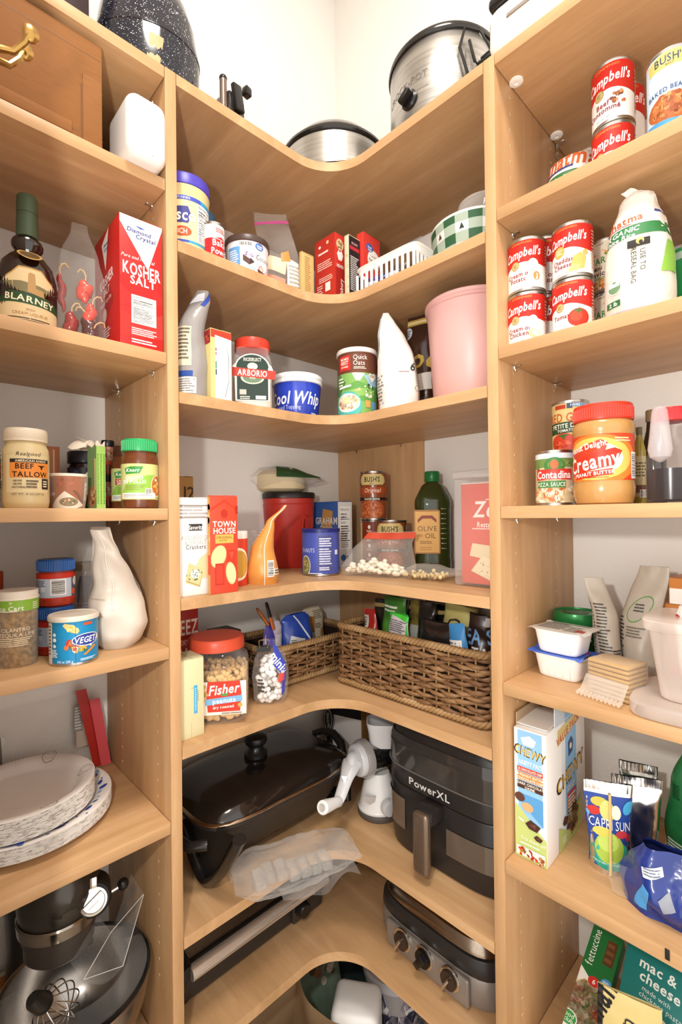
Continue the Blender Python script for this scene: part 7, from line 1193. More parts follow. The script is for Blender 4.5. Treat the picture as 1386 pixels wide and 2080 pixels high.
t, fn = bag('rice_bag', 'tall white organic rice bag with green band standing by the soup cans', (q.x, q.y, z+.0006), .1, h, ((0, hw*.97), (.15, hw*1.02), (.45, hw), (.7, hw*.8), (.86, hw*.56), (.95, hw*.5), (1, hw*.1)), ((0, .035), (.2, .045), (.5, .042), (.8, .03), (.95, .012), (1, .003)), RB,
  [('r', 0, .87, 1, .3, 'efeae3'), ('r', -.1, .70, .9, .1, 'efeae3'), ('p', [(-.4, .565), (0, .585), (.4, .57), (.4, .655), (0, .675), (-.4, .66)], '2f7440'), ('t', -.1, .64, .04, 'ORGANIC', 'f6f6f2', dict(it=.15)), ('t', -.11, .595, .034, 'White Rice', 'f6f6f2', dict(it=.1)), ('t', -.1, .725, .058, 'Mahatma', 'cf5a2a', dict(rot=.04)), ('l', -.1, .685, .2, .012, 1, 'a0302a'), ('t', .22, .82, .11, 'M', 'd2552c'), ('p', [(.12, .77), (.32, .74), (.32, .72), (.12, .75)], '3a4a8a'), ('t', .26, .62, .07, 'OR', 'f6f6f2'),
   ('r', .03, .52, .14, .055, '2a2622'), ('e', .04, .53, .05, .05, 'd9b86a'), ('e', .045, .52, .025, .03, '2a2622'), ('t', .055, .39, .034, 'USE TO', '2a2622', dict(b=0, rot=-pi/2)), ('t', .0, .36, .034, 'RESEAL BAG', '2a2622', dict(b=0, rot=-pi/2)), ('e', -.13, .24, .1, .1, 'f2efe8'), ('e', -.13, .24, .09, .09, '6d8f6a'), ('p', [(-.17, .245), (-.09, .245), (-.1, .28), (-.16, .28)], 'f2efe8'), ('r', -.14, .12, .1, .045, '2f6a3c'), ('t', -.14, .12, .028, '2 lb', 'f2f2ee'), ('p', [(.2, .52), (.34, .56), (.34, .3), (.16, .28)], '86b84a'), ('r', .0, .05, .6, .008, 'b9a0b0')], crum=.004, fr=13, seed=5, pw=.45)
k = MB(); k.grid(lambda u, v: V((-.012+.03*u-.012*v, .004*sin(u*8), h*.965+.014*v+.004*sin(u*5))), 6, 5, M('f2eee8', .4)); k.build('tied_top', t, smooth=80)
q = fy(1384, 600, -.2); h = ztop(1380, 505, q.x, q.y)-z
bag('green_pouch', 'bright green packet just showing beside the tall rice bag', (q.x+.035, q.y, z), 0, h, ((0, .045), (.5, .05), (1, .042)), ((0, .025), (.5, .022), (1, .002)), M('2f9a5a', .3), [('r', 0, .9, 1, .1, 'b9d9c4'), ('r', -.1, .2, .6, .2, '1d6b3c')], seed=8)
q = fy(1362, 615, -.22); bag('bean_pouch', 'low mottled brown packet behind the corner of the tall rice bag', (q.x, -.17, z), 0, .085, ((0, .03), (.5, .03), (1, .02)), ((0, .02), (.5, .02), (1, .002)), noisy('bean_print', ['6d4a3c', 'a8806a', '4a342a'], 40, .4), [], seed=18)
# ---- peanut butter shelf
z = Z['R4']
x, y, r = cylfit(1088, 1170, 970, 'R', .25); h = ztop(1128, 913, x, y, r)-z
FOOD = ['e9dcc0', 'd9bd8a', 'b08a5a', 'f1ead8', 'c9703c']
can('sauce_can', 'pizza sauce can with red name banner in front of the diced tomatoes', x, y, z, r, h, 'cbb894', [('r', 0, .84, 2, .3, '6d8a4a'), ('r', 0, .92, 2, .14, 'd9e4e8'), ('s', 0, .72, 1.1, .2, ['5a7a3a', '8a9a52', '3f5f2f'], 26), ('e', .02, .72, .36, .3, '3f7a3a'), ('e', .02, .74, .14, .16, 'd2602c'), ('s', 0, .2, 1.3, .4, FOOD, 60), ('r', 0, .56, .66, .19, 'c0302a'), ('r', 0, .56, .62, .15, 'cc3a30'), ('t', 0, .56, .135, 'Contadina', 'f8f4ee', dict(sx=.74)), ('l', 0, .47, .3, .02, 1, 'e8b0a0'), ('r', -.05, .385, .52, .12, '3f7a3f'), ('t', -.05, .385, .075, 'PIZZA SAUCE', 'f4f4ea', dict(sx=.78, b=0))], -.1)
x, y, r = cylfit(1121, 1199, 860, 'R', .195); ht = ztop(1160, 811, x, y, r)-z; h = ht/2-.0004
TOM = [('r', 0, .86, 2, .1, 'd9c27a'), ('r', -.16, .88, .22, .08, 'b8402c'), ('r', .02, .9, .1, .12, '3a4a6a'), ('t', .22, .9, .05, 'FAMILY SIZE', 'f4f6f8', dict(b=0)), ('r', .22, .9, .3, .07, '5a94c8'), ('t', .22, .9, .045, 'FAMILY SIZE', 'f4f6f8', dict(b=0, sx=.9)), ('t', .0, .68, .17, 'RED GOLD', 'c8642a', dict(sx=.72)), ('p', [(-.4, .58), (.4, .6), (.4, .4), (-.4, .36)], '2f4a2c'), ('t', 0, .52, .085, 'PETITE DICED', 'f4f2e6', dict(sx=.85, rot=.04)), ('t', -.02, .43, .05, 'TOMATOES', 'f4f2e6', dict(rot=.04)), ('e', -.1, .2, .5, .36, 'd0402a'), ('s', 0, .15, .6, .24, ['d9502c', 'e2704a', 'b8301c'], 20, 1.2), ('p', [(-.12, .36), (-.2, .33), (-.12, .3), (-.08, .24), (-.06, .31), (.02, .34)], '3f6a2c')]
can('tomato_can', 'petite diced tomatoes can underneath its twin, mostly hidden behind the pizza sauce', x, y, z, r, h, 'd9c88a', TOM, -.1); can('tomato_can', 'petite diced tomatoes can on top, above the pizza sauce', x, y, z+h+.0005, r, h, 'd9c88a', TOM, -.1)
x, y, r = cylfit(1163, 1293.5, 950, 'R', .285); h = ztop(1227, 815, x, y, r)-z
PB = noisy('peanut_butter', ['a9773f', 'b98a50', 'c0955c'], 14, .18, spec=.6)
its = [('r', 0, .46, 2.0, .44, 'd2431f'), ('e', -.08, .44, .86, .5, 'e27a2c'), ('e', -.08, .45, .7, .42, 'f0b45a'), ('e', -.08, .45, .52, .32, 'f8e8c8'), ('p', [(-.4, .52), (-.02, .64), (.04, .6), (.02, .53), (-.3, .45)], 'c23a20'), ('t', -.18, .575, .06, 'Peanut Delight', 'fbf2e6', dict(rot=.16, sx=.8)), ('p', [(-.42, .42), (.1, .55), (.17, .52), (.1, .38), (-.38, .28)], 'c9301c'), ('t', -.13, .425, .15, 'Creamy', 'fbf4e8', dict(rot=.16, sx=.75, it=.1)), ('p', [(-.3, .31), (.08, .35), (.08, .29), (-.3, .25)], 'c9301c'), ('t', -.1, .305, .035, 'PEANUT BUTTER', 'fbf4e8', dict(rot=.08)), ('l', .2, .63, .2, .05, 2, 'f6c9a0'), ('b', .33, .38, .11, .26, 1), ('n', .54, .5, .12, .34), ('l', -.05, .265, .2, .012, 1, '8a4a1c')]
t = thing('peanut_butter_jar', 'large creamy peanut butter jar with red lid', 'jar', (x, y, z), face_cam(x, y)); zl = h*.83
k = MB(); pr = [(r*.80, 0), (r*.9, .003), (r*.965, h*.09), (r*.985, h*.17), (r*.955, h*.21), (r*.955, h*.70), (r*.985, h*.73), (r*.985, h*.79), (r*.93, h*.825), (r*.88, h*.84)]
k.lathe(pr, PB, 56); k.build('jar_body', t)
k = MB(); k.lathe([(r*.958, h*.235), (r*.958, h*.69)], 'd2431f', 56, cap=False); decals(k, its, on_cyl(r*.9595), h, step=.006, clip=[(1, h*.69, 1), (1, h*.235, -1)]); k.build('label', t)
k = MB(); k.lathe([(r*.9, h*.835), (r*.945, h*.84), (r*.95, h*.86), (r*.94, h*.985), (r*.92, h), (1e-5, h)], M('cf3a26', .35), 56)
for i in range(72): k.box((cos(2*pi*i/72)*r*.946, sin(2*pi*i/72)*r*.946, h*.91), (.0016, .0016, h*.11), M('cf3a26', .35))
k.build('lid', t)
x, y, r = cylfit(1286, 1314, 960, 'R', .2); h = ztop(1300, 866, x, y, r)-z
t = thing('vinegar_bottle', 'small yellow labelled bottle behind the peanut butter', 'bottle', (x, y, z), face_cam(x, y)); k = MB(); pr = [(r*.9, 0), (r, .004), (r, h*.68), (r*.5, h*.86), (r*.42, h*.9)]; k.lathe(pr, M('9a8a3a', .1, 0, .6), 32); k.build('bottle_body', t)
k = MB(); k.lathe([(r*1.01, h*.1), (r*1.01, h*.62)], 'b9ae84', 32, cap=False); decals(k, [('l', 0, .45, .2, .2, 5, '5a5034'), ('r', 0, .2, .3, .1, '6d4a34'), ('b', .05, .14, .1, .1, 1)], on_cyl(r*1.012), h, step=.005); k.build('label', t); k = MB(); k.lathe([(r*.48, h*.9), (r*.48, h), (1e-5, h)], '6d6a4a', 24); k.build('cap', t)
x, y, r = cylfit(1304, 1356, 960, 'R', .16); h = ztop(1331, 829, x, y, r)-z
t = thing('dressing_bottle', 'dark glass bottle with brown metal cap beside the liquid dispenser', 'bottle', (x, y, z), face_cam(x, y))
k = MB(); k.lathe([(r*.9, 0), (r, .005), (r, h*.5), (r*.92, h*.62), (r*.62, h*.78), (r*.54, h*.88)], M('17130f', .06, 0, .7), 40); k.build('bottle_body', t)
k = MB(); k.lathe([(r*.54, h*.76), (r*.57, h*.8), (r*.54, h*.885)], M('a8a49c', .1, 0, .8), 32, cap=False); k.build('neck', t)
k = MB(); k.lathe([(r*.62, h*.88), (r*.64, h*.885), (r*.64, h*.99), (r*.6, h), (1e-5, h)], M('7a6648', .4), 32); k.build('cap', t)
x, y, r = cylfit(1312, 1424, 980, 'R', .27); h = ztop(1368, 822, x, y, r)-z
t = thing('syrup_dispenser', 'cloudy plastic dispenser half full of dark liquid, red cap and pouring spout', 'dispenser', (x, y, z), face_cam(x, y))
k = MB(); k.lathe([(r*.88, .003), (r*.96, .006), (r*.97, h*.36), (1e-5, h*.36)], noisy('dark_syrup', ['120a0c', '1c1214'], 8, .2), 44); k.build('liquid', t)
k = MB(); k.lathe([(r*.92, 0), (r*.985, .003), (r, h*.3), (r*.98, h*.42), (r*.86, h*.62), (r*.7, h*.8), (r*.62, h*.86)], film('cloudy_plastic', 'a9a3a6', .06, .25, 0, .2), 44); k.build('clear_body', t)
k = MB(); s_ = Matrix.Translation((-r*.42, -r*.72, 0)); k.lathe([(.003, h*.43), (.014, h*.48), (.017, h*.56), (.0145, h*.7), (.011, h*.96), (.0085, h)], film('cloudy_spout', 'd9d2d4', .4, .2), 24, mx=s_, cap=True); k.build('spout', t)
k = MB(); k.lathe([(r*.66, h*.86), (r*.7, h*.865), (r*.7, h*.985), (r*.66, h), (1e-5, h)], M('cc2f33', .3), 40); k.build('cap', t)
# ---- tray shelf
z = Z['R5']
c, a, b = boxfit(1070, 1182, 1222, 1293, 'R', .2, -.08, zb=z+.092); m_ = c+V((-a/2*cos(-.08), a/2*.08))+V((.08*b/2, b/2)); a2, b2 = a/2, b/2
TR = M('f3efec', .3); FLM = noisy('white_foil_print', ['f1eeea', 'dcd8d4'], 30, .3)
def tray(zz, lb, flm, its, curl):
    t = thing('meal_tray', lb, 'tray', (m_.x, m_.y, zz), -.08); k = MB()
    k.lathe([(.68, 0), (.72, .002), (.74, .006), (.86, .041), (.93, .042), (.93, .044), (.84, .044), (.7, .01), (1e-5, .008)], TR, 64, sx=a2, sy=b2, p=5)
    for i in range(5): 
        u = -.5+.25*i; k.box((u*a2, -b2*.775, .02), (.0012, .0015, .03), M('e2ddd9', .3), 0, 1, Matrix.Rotation(0, 4, 'X'))
    k.build('tray_body', t); k = MB()
    f = lambda u, v, l=0: V((u*a2, v*b2, .0452+l+curl*max(0, abs(u)-.85)*.05*(1 if (u > 0) == (v < 0) else .3)-.03*curl*max(0, -v*u-.75)))
    k.grid(lambda u, v: f(2*u-1, 2*v-1), 16, 16, flm)
    decals(k, its, lambda u, v, l: f(u, v, l), 1, step=.12, stepv=.12); k.build('film_lid', t, smooth=70); return t
tray(z+.0005, 'lower white meal tray with blue film lid', M('4a6ed0', .3), [('r', 0, 0, 1.2, 1, 'dfe0e8'), ('e', .5, .5, .5, .6, 'c02a5a'), ('r', -.3, .1, .6, .5, '3a58b8')], 1.0)
tray(z+.0472, 'upper white meal tray with printed white film lid, stacked on the blue one', FLM, [('l', -.3, .1, 1, 1.3, 7, '6d6864'), ('l', .45, -.1, .5, 1.1, 6, '8a8580'), ('r', .7, -.3, .3, .4, 'c23a2a'), ('r', 0, .8, 1.4, .1, '4a4642')], -.6)
x, y, r = cylfit(1123, 1222, 1285, 'R', .125); h = ztop(1172, 1236, x, y, -r*.6)-z
GT = noisy('green_tin', ['0f4a24', '1a6a34', '0c3c1e'], 14, .25, spec=.6)
t = thing('cookie_tin', 'round dark green tin behind the meal trays', 'tin', (x, y, z), face_cam(x, y)); k = MB(); k.lathe([(r*.95, 0), (r*.965, .002), (r*.96, h*.8)], GT, 48); decals(k, [('s', .2, .45, .5, .5, ['cfe0c8', '2f8a4a'], 8, .4), ('t', .1, .72, .06, 'o', 'dfeadb')], on_cyl(r*.962), h, step=.006); k.build('tin_body', t)
k = MB(); k.lathe([(r*.985, h*.78), (r, h*.79), (r*.99, h*.96), (r*.96, h), (r*.9, h), (r*.88, h-.003), (1e-5, h-.003)], M('2a7a40', .25, .3), 48); decals(k, [('e', 0, 0, 1.1, 1.1, '1c5a30'), ('l', 0, 0, .8, .4, 3, '5a9a68')], lambda u, v, l: V((u, v, h-.0028+l)), r); k.build('lid', t)
KR = noisy('kraft_foil', ['8f8274', 'b0a597', 'a0958a'], 9, .4, (1, 1, .6), spec=.5, bump=.6, dist=.015)
def kpouch(px, pyt, pl, pr, dep, lb, its, bend, seed, rz=0):
    q = fy(px, 1330, -dep); hw = (fy(pr, 1300, -dep).x-fy(pl, 1300, -dep).x)/2; h = ztop(px, pyt, q.x, q.y)-z
    bag('kraft_pouch', lb, (q.x, q.y, z), rz, h, ((0, hw*.9), (.5, hw*1.0), (.8, hw*.85), (1, hw*.72)), ((0, .03), (.3, .028), (.7, .012), (.9, .004), (1, .002)), KR, its, bend=bend, crum=.004, seed=seed)
kpouch(1238, 1177, 1210, 1264, .17, 'small narrow kraft pouch standing behind the cracker sleeve', [('l', -.05, .4, .14, .7, 22, '4a443e'), ('r', -.12, .12, .1, .14, 'cfcac4'), ('b', -.12, .12, .1, .14, 1), ('l', .07, .2, .12, .2, 7, '3a3632')], ((0, 0, 0), (.6, -.004, .008), (1, -.022, .02)), 2, .5)
kpouch(1306, 1152, 1264, 1350, .15, 'tall kraft pouch with green ringed leaf emblem behind the plastic tub', [('e', .0, .62, .16, .26, '4f8a3a', -.5), ('e', .0, .62, .145, .24, 'a9a094', -.5), ('l', .0, .63, .09, .08, 3, '4a4a44'), ('l', .0, .42, .16, .1, 4, '6d6458'), ('l', -.15, .3, .1, .5, 16, '3f3a35'), ('r', -.14, .12, .12, .02, '2a2622')], ((0, 0, 0), (.5, -.006, .006), (1, .012, .03)), 6, -.1)
# cracker sleeve
c, a, b = boxfit(1190, 1282, 1324, 1436, 'R', .28, -.25, zb=z); h = (ztop(1272, 1366, c.x, c.y)-z)*1.12; m_ = c+V((-a/2*cos(.25), a/2*sin(.25)))+V((b/2*sin(.25), b/2*cos(.25)))
t = thing('cracker_sleeve', 'clear sleeve of square graham crackers in front of the plastic tub', 'cracker sleeve', (m_.x, m_.y, z+.001), -.25)
GC = noisy('graham_cracker', ['a9814a', 'c09a62', 'b58d54'], 70, .8, bump=.2)
n_ = 8
for i in range(n_): k = MB(); k.box((0, 0, (i+.5)*h/n_), (a*.9, b*.95, h/n_*.84), GC, .0025); k.build('cracker', t)
k = MB(); k.box((0, 0, h/2), (a*.95, b*.99, h*1.0), film('sleeve_film', 'f4eadc', .10, .1, .5), .006, 3)
SF = film('sleeve_seal', 'f7efe4', .3, .12, .4); k.grid(lambda u, v: V((-a*.47+a*.94*u, -b*.5-.02*v+.003*sin(u*9)*v, h*(.5-.42*v)*(1)+.002)), 14, 6, SF); k.grid(lambda u, v: V((-a*.5+a*1.0*u, -b*.5-.018-.012*v, .004+.0018*sin(u*70)+.004*(1-v))), 60, 2, SF); k.build('film_wrap', t)
# plastic tub on its lid
c, a, b = boxfit(1300, 1312, 1440, 1440, 'R', .3, .05, zb=z+.02)
q = fz(1330, 1462, z); x, y = q.x+.045, q.y+.075
t = thing('tub_lid', 'frosted plastic lid lying under the storage tub', 'lid', (x, y, z), .05); FR = film('frosted_plastic', 'ead9cf', .4, .3)
k = MB(); k.lathe([(.93, 0), (.98, .002), (1.0, .006), (1.0, .02), (.97, .0235), (.9, .0235), (1e-5, .0225)], FR, 56, sx=.088, sy=.085, p=5); k.build('lid_body', t)
h = ztop(1330, 1262, x-.06, y-.07)-z-.024
t = thing('storage_tub', 'frosted tapered storage tub with purple and red print', 'tub', (x+.004, y+.004, z+.0242), .05)
k = MB(); k.lathe([(.70, 0), (.74, .003), (.93, h*.86), (.95, h*.87), (1.02, h*.875), (1.04, h*.9), (1.04, h*.985), (1.02, h)], film('frosted_tub', 'f0e4dc', .34, .25), 64, sx=.072, sy=.07, p=5)
g = on_plane((0, -.0565, 0), (1, 0, 0), (0, -.14, 1)); decals(k, [('p', [(.06, .76), (.16, .78), (.2, .72), (.4, .7), (.4, .44), (.14, .44), (.16, .6), (.1, .68)], '5a1f6a'), ('p', [(-.1, .46), (.4, .40), (.4, .30), (0, .32), (-.08, .38)], 'b8402f'), ('t', .2, .36, .05, 'MIX', 'ead0c4'), ('l', 0, .54, .2, .05, 1, 'c98a8a')], lambda u, v, l: g(u, v, l+.0015), h, step=.006); k.build('tub_body', t)
bag('snack_bag', 'white plastic bag of snacks inside the frosted tub', (x+.004, y+.006, z+.0285), .05, h*1.1, ((0, .026), (.4, .034), (.85, .038), (1, .03)), ((0, .016), (.5, .022), (.9, .014), (1, .004)), M('ece4de', .35), [('r', -.25, .9, .15, .12, 'f4f0ec'), ('e', -.24, .88, .06, .06, 'c23a2a')], crum=.007, seed=15)
for lb, pl, py0, py1, zz, col, its in (('orange snack box under the white and brown one behind the storage tub', 1342, 1262, 1226, None, 'c27a3c', [('r', .1, .35, 1.6, .3, 'd9482f'), ('r', -.2, .8, 3, .04, '8f5424')]), ('white and brown snack box topping the orange one', 1362, 1222, 1175, 1, 'c9803f', [('r', 0, .3, 3, .6, 'f0ebe4'), ('l', .1, .3, 1.2, .4, 5, '5a5048')])):
    q = fy(pl, 1240, -.13); 
    if zz is None: z0, zA = z, ztop(pl+10, py1, q.x, -.13)
    else: z0, zA = zB+.0008, ztop(pl+10, py1, q.x, -.13)
    t = thing('snack_box', lb, 'box', (q.x+.06, -.085, z0+.0004), -.05); hh = zA-z0; k = MB(); k.box((0, 0, hh/2), (.12, .09, hh), col, .001); decals(k, its, on_plane((0, -.045, 0), (1, 0, 0), (0, 0, 1)), min(hh, .06), clip=[(0, .059, 1), (0, -.059, -1)]); k.build('carton', t); zB = zA
# ---- snack shelf
z = Z['R6']; rot = .03
fit = boxfit(1047, 1112, 1191, 1700, 'R', -fz(1112, 1767, z).y, rot); h = ztop(1112, 1496, fit[0].x, fit[0].y)-z
BL_ = '8fbfe6'
def chewy(u, v, s, q=1): return [('t', u, v, s*1.25, 'CHEWY', '3a2a1c', dict(sx=.64*q, rot=.12 if s > .09 else -.12)), ('t', u, v, s, 'CHEWY', 'e3b860', dict(sx=.74*q, rot=.12 if s > .09 else -.12))]
def choc(u, v, s): return [('p', [(u-s, v), (u-s*.3, v+s*.7), (u+s, v+s*.2), (u+s*.5, v-s*.6), (u-s*.5, v-s*.5)], '4a2a22'), ('p', [(u-s*.5, v+s*.1), (u+s*.4, v+s*.3), (u+s*.3, v-s*.2)], '6d4438')]
t = carton('granola_bar_box', 'tall granola bar value pack box torn open at the top', fit, z, h, 'f3f0ec',
 [('r', 0, .64, .19, .7, BL_), ('p', [(-.2, .42), (-.1, .4), (.1, .22), (.13, .2), (.13, 0), (-.2, 0)], 'bcc97a'), ('p', [(-.07, .93), (0, .96), (.05, .93), (.03, .88), (-.05, .88)], 'e8eef2')]+chewy(0, .83, .06)+[('t', 0, .745, .034, 'VARIETY PACK', 'f6f6f2', dict(sx=.62)), ('r', 0, .69, .2, .035, 'c9402c'), ('r', 0, .635, .2, .06, 'd9873c'), ('r', 0, .57, .2, .055, '4a2c20'), ('t', 0, .69, .02, '12 CHOCOLATE CHIP', 'f6efe4', dict(sx=.66)), ('t', 0, .648, .02, '10 PEANUT BUTTER', 'f6efe4', dict(sx=.8)), ('t', 0, .62, .02, 'CHOCOLATE CHIP', 'f6efe4', dict(sx=.8)), ('t', 0, .582, .02, '8 DARK CHOCOLATE', 'f6efe4', dict(sx=.8)), ('t', 0, .555, .02, 'CHUNK', 'f6efe4', dict(sx=.8)), ('p', [(-.1, .5), (.1, .5), (.1, .3), (.02, .36)], '5a9ad0'), ('e', -.08, .47, .08, .07, '5a3a30'), ('e', -.02, .41, .09, .07, 'd0a878')]+choc(.02, .28, .06)+choc(.06, .2, .035)+[('e', -.07, .3, .05, .02, 'efe6d4', -.4), ('t', .02, .165, .026, 'Try them all!', 'f4f4ea', dict(b=0)), ('l', .02, .125, .2, .02, 1, 'eef0e0'), ('r', 0, .06, .22, .07, 'efe9e0'), ('s', -.07, .06, .07, .07, ['c9402c', 'e0a050', 'b89060'], 10, 1.3), ('s', .0, .05, .08, .07, ['c9402c', 'd9c29a', 'a83020'], 10, 1.3), ('s', .07, .04, .07, .07, ['c9402c', 'e6d3a8', 'b08850'], 10, 1.3)],
 [('r', .06, .5, .3, 1, BL_), ('r', -.08, .5, .08, 1, 'eef0f2'), ('p', [(-.2, .96), (.3, 1.0), (.3, .92), (-.2, .84)], 'e0cc8a'), ('t', .03, .91, .07, 'VALUE PACK', 'c9502c', dict(rot=.16, sx=.82)), ('p', [(.02, .8), (.1, .83), (.14, .78), (.12, .7), (.03, .68)], '2f4a7a'), ('e', .08, .755, .05, .05, 'e8dcd0')]+chewy(.07, .55, .1, 1.5)+[('l', .08, .43, .18, .05, 2, 'f4f0f4'), ('r', .09, .37, .2, .04, 'c84a60'), ('r', .09, .31, .2, .06, 'c07a5a'), ('r', .09, .25, .2, .045, '5a382c'), ('l', .09, .3, .17, .14, 5, 'f2e6d8'), ('p', [(-.2, .2), (.0, .1), (.3, .28), (.3, 0), (-.2, 0)], 'bcc97a'), ('s', .12, .15, .24, .24, ['b08a5a', 'c9a878', '8a6a44', '5a3a2a'], 40)]+choc(-.06, .2, .06)+choc(0.0, .13, .04)+[('l', -.08, .07, .1, .06, 3, 'f4f4ec')], rot, flaps=False)
a, b, hh = t['dims']; k = MB()
k.box((a/2-.0008, b*.1, hh+.024), (.0014, b*.78, .05), 'cfdbe6', 0); decals(k, [('t', -.1, .45, .3, 'CHEWY', 'e3b860', dict(sx=.9)), ('r', -.1, .15, 1, .2, '8fbfe6'), ('r', .55, .45, .6, .8, '9ab06a')], on_plane((a/2, b*.1, hh), (0, 1, 0), (0, 0, 1)), .05, clip=[(0, b*.38, 1)])
k.box((0, b/2-.001, hh+.022), (a*.98, .0014, .046), noisy('inside_card', ['6d5238', '8a6a48'], 20, .8), 0); k.box((-a/2+.0008, 0, hh+.012), (.0014, b*.9, .024), 'b9a080', 0)
k.box((0, -b*.2, hh+.005), (a*.96, b*.5, .0014), 'f3f0ec', 0, 1, Matrix.Translation((0, 0, 0))); k.build('torn_flap', t)
FOIL = noisy('silver_foil', ['b9b6b2', 'e4e2df', 'a39f9b'], 24, .16, (1, 1, .7), metal=1)
def juice(loc, rz, h, hw, lb, printed, seed, straw=True, tilt=0, back=False):
    its = [('p', [(-.26, .08), (.26, .08), (.30, .86), (-.32, .86)], '28479a'), ('e', 0, .22, .42, .34, '2f9a8a'), ('e', .02, .24, .34, .3, '3fae96'), ('e', -.01, .3, .3, .34, 'a8c24a'), ('e', -.02, .36, .22, .2, 'bfd464'), ('p', [(.0, .33), (.015, .3), (.03, .33), (.015, .31)], '2a4a1c'), ('e', -.1, .78, .18, .1, 'c9bb4a'), ('e', -.16, .68, .14, .1, 'c9302a'), ('e', -.02, .7, .16, .22, 'd6d27a'), ('e', .07, .7, .1, .16, 'e8ead8'), ('e', .2, .76, .1, .16, '4aa6d6', -.5), ('e', .12, .46, .12, .09, 'c8404a'), ('e', .2, .42, .08, .09, 'c42a4a'), ('e', -.08, .47, .2, .1, 'd4c95a'), ('t', 0, .56, .11, 'CAPRI SUN', 'f4f4f0', dict(b=0, sx=.56, rot=-.03)), ('e', .22, .3, .03, .07, '6ab4de', .3), ('e', -.22, .65, .03, .06, '6ab4de', .3), ('t', -.05, .14, .025, 'naturally flavored', 'e6f2ee', dict(b=0, rot=-.1))] if printed else ([('p', [(-.28, .3), (.28, .3), (.3, .86), (-.3, .86)], '1f3f2a'), ('s', 0, .7, .5, .3, ['2a5a34', '1c4a7a', '6a8a4a'], 20)] if back else [])
    t, fn = bag('juice_pouch', lb, loc, rz, h, ((0, hw*.80), (.06, hw*.86), (.15, hw*.8), (.6, hw*.95), (.92, hw*1.05), (1, hw*1.06)), ((0, .02), (.1, .019), (.4, .016), (.75, .009), (.9, .001), (1, .001)), FOIL, its, crum=.003, fr=22, seed=seed, rot=(tilt, 0, rz), pw=.5, nu=26, nv=36)
    k = MB(); k.grid(lambda u, v: fn(2*u-1, .9+.1*v, -1, .0012+.0006*sin(u*60)), 40, 4, FOIL); k.build('crimp_seal', t)
    if straw: k = MB(); k.tube([fn(-.06+.10*q/8, .02+.86*q/8, -1, .0045) for q in range(9)], .0024, M('d9bd7a', .4), 8); k.build('straw', t)
p0, p1 = fz(1203, 1774, z), fz(1287, 1790, z); m_ = (p0+p1)/2; h = ztop(1232, 1600, m_.x, m_.y)-z; hw = (p1-p0).length/2*1.17; rz = atan2(p1.y-p0.y, p1.x-p0.x)
juice((m_.x-.012, m_.y+.02, z), rz, h, hw, 'foil juice pouch with fruit print and yellow straw, frontmost', True, 3)
juice((m_.x+.02, m_.y+.075, z), rz-.05, h*1.0, hw*1.02, 'plain silver backed juice pouch behind the printed one', False, 7, False)
juice((m_.x+.01, m_.y+.125, z), rz-.2, h*1.02, hw*.8, 'dark green printed juice pouch behind the silver one', False, 11, False, back=True)
q = fy(1338, 1690, -.16); h = ztop(1380, 1548, q.x+.04, -.16)-z
GB = noisy('green_film', ['14502a', '1f6a38', '0f4020'], 10, .3, spec=.6, bump=.6, dist=.02)
bag('snack_bag', 'tall dark green snack bag behind the blue bag', (q.x+.07, -.13, z), .05, h*1.12, ((0, .06), (.3, .066), (.7, .055), (1, .03)), ((0, .03), (.4, .035), (.8, .02), (1, .003)), GB, [('l', -.2, .12, .14, .2, 8, 'cfd6cc'), ('l', -.2, .62, .06, .12, 6, '0c3018')], crum=.006, seed=14)
# blue bag slumped on the shelf edge
BB = noisy('blue_film', ['131f62', '1e3480', '0f184e'], 8, .2, spec=.7, bump=.8, dist=.02)
q = fz(1345, 1884, z); h = .112
t, fn = bag('snack_bag', 'slumped dark blue snack bag with cereal picture at the shelf edge', (q.x+.022, q.y+.05, z), .1, h*.92, ((0, .09), (.3, .092), (.7, .075), (1, .055)), ((0, .04), (.35, .05), (.75, .025), (1, .004)), BB, [('p', [(.02, .95), (.5, 1), (.6, .5), (.3, .2), (.1, .5)], 'e9e4da'), ('s', .32, .62, .5, .6, ['cdb894', 'b89c70', 'e2d3b4'], 50), ('r', -.35, .72, .3, .12, 'd9dce4', .15), ('l', -.35, .72, .26, .1, 3, '6d7488'), ('p', [(-.65, .1), (-.5, .55), (-.42, .5), (-.44, .1)], '4a9ad8'), ('r', .12, .1, .16, .12, 'dfe2ea', -.4), ('r', .3, .05, .16, .12, 'dfe2ea', -.4), ('r', -.15, .42, .2, .18, '8a8f9c', .5)], crum=.034, fr=10, seed=27, pw=.5)
k = MB(); k.grid(lambda u, v: fn(-.98+.1*u, .03+.45*v, -1, .001)+V((-.016*(1-u), -.008*(1-u), -.0*v)), 6, 8, film('bag_corner', 'e9e2da', .08, .1)); k.build('clear_corner', t)
q = fz(1371, 1892, z); t = thing('hang_tag', 'small black tag stuck under the blue snack bag at the shelf edge', 'tag', (q.x, -D-.0006, z-.006), 0); k = MB(); k.box((0, 0, 0), (.006, .001, .016), '1c1a18', .0003); k.build('tag', t)
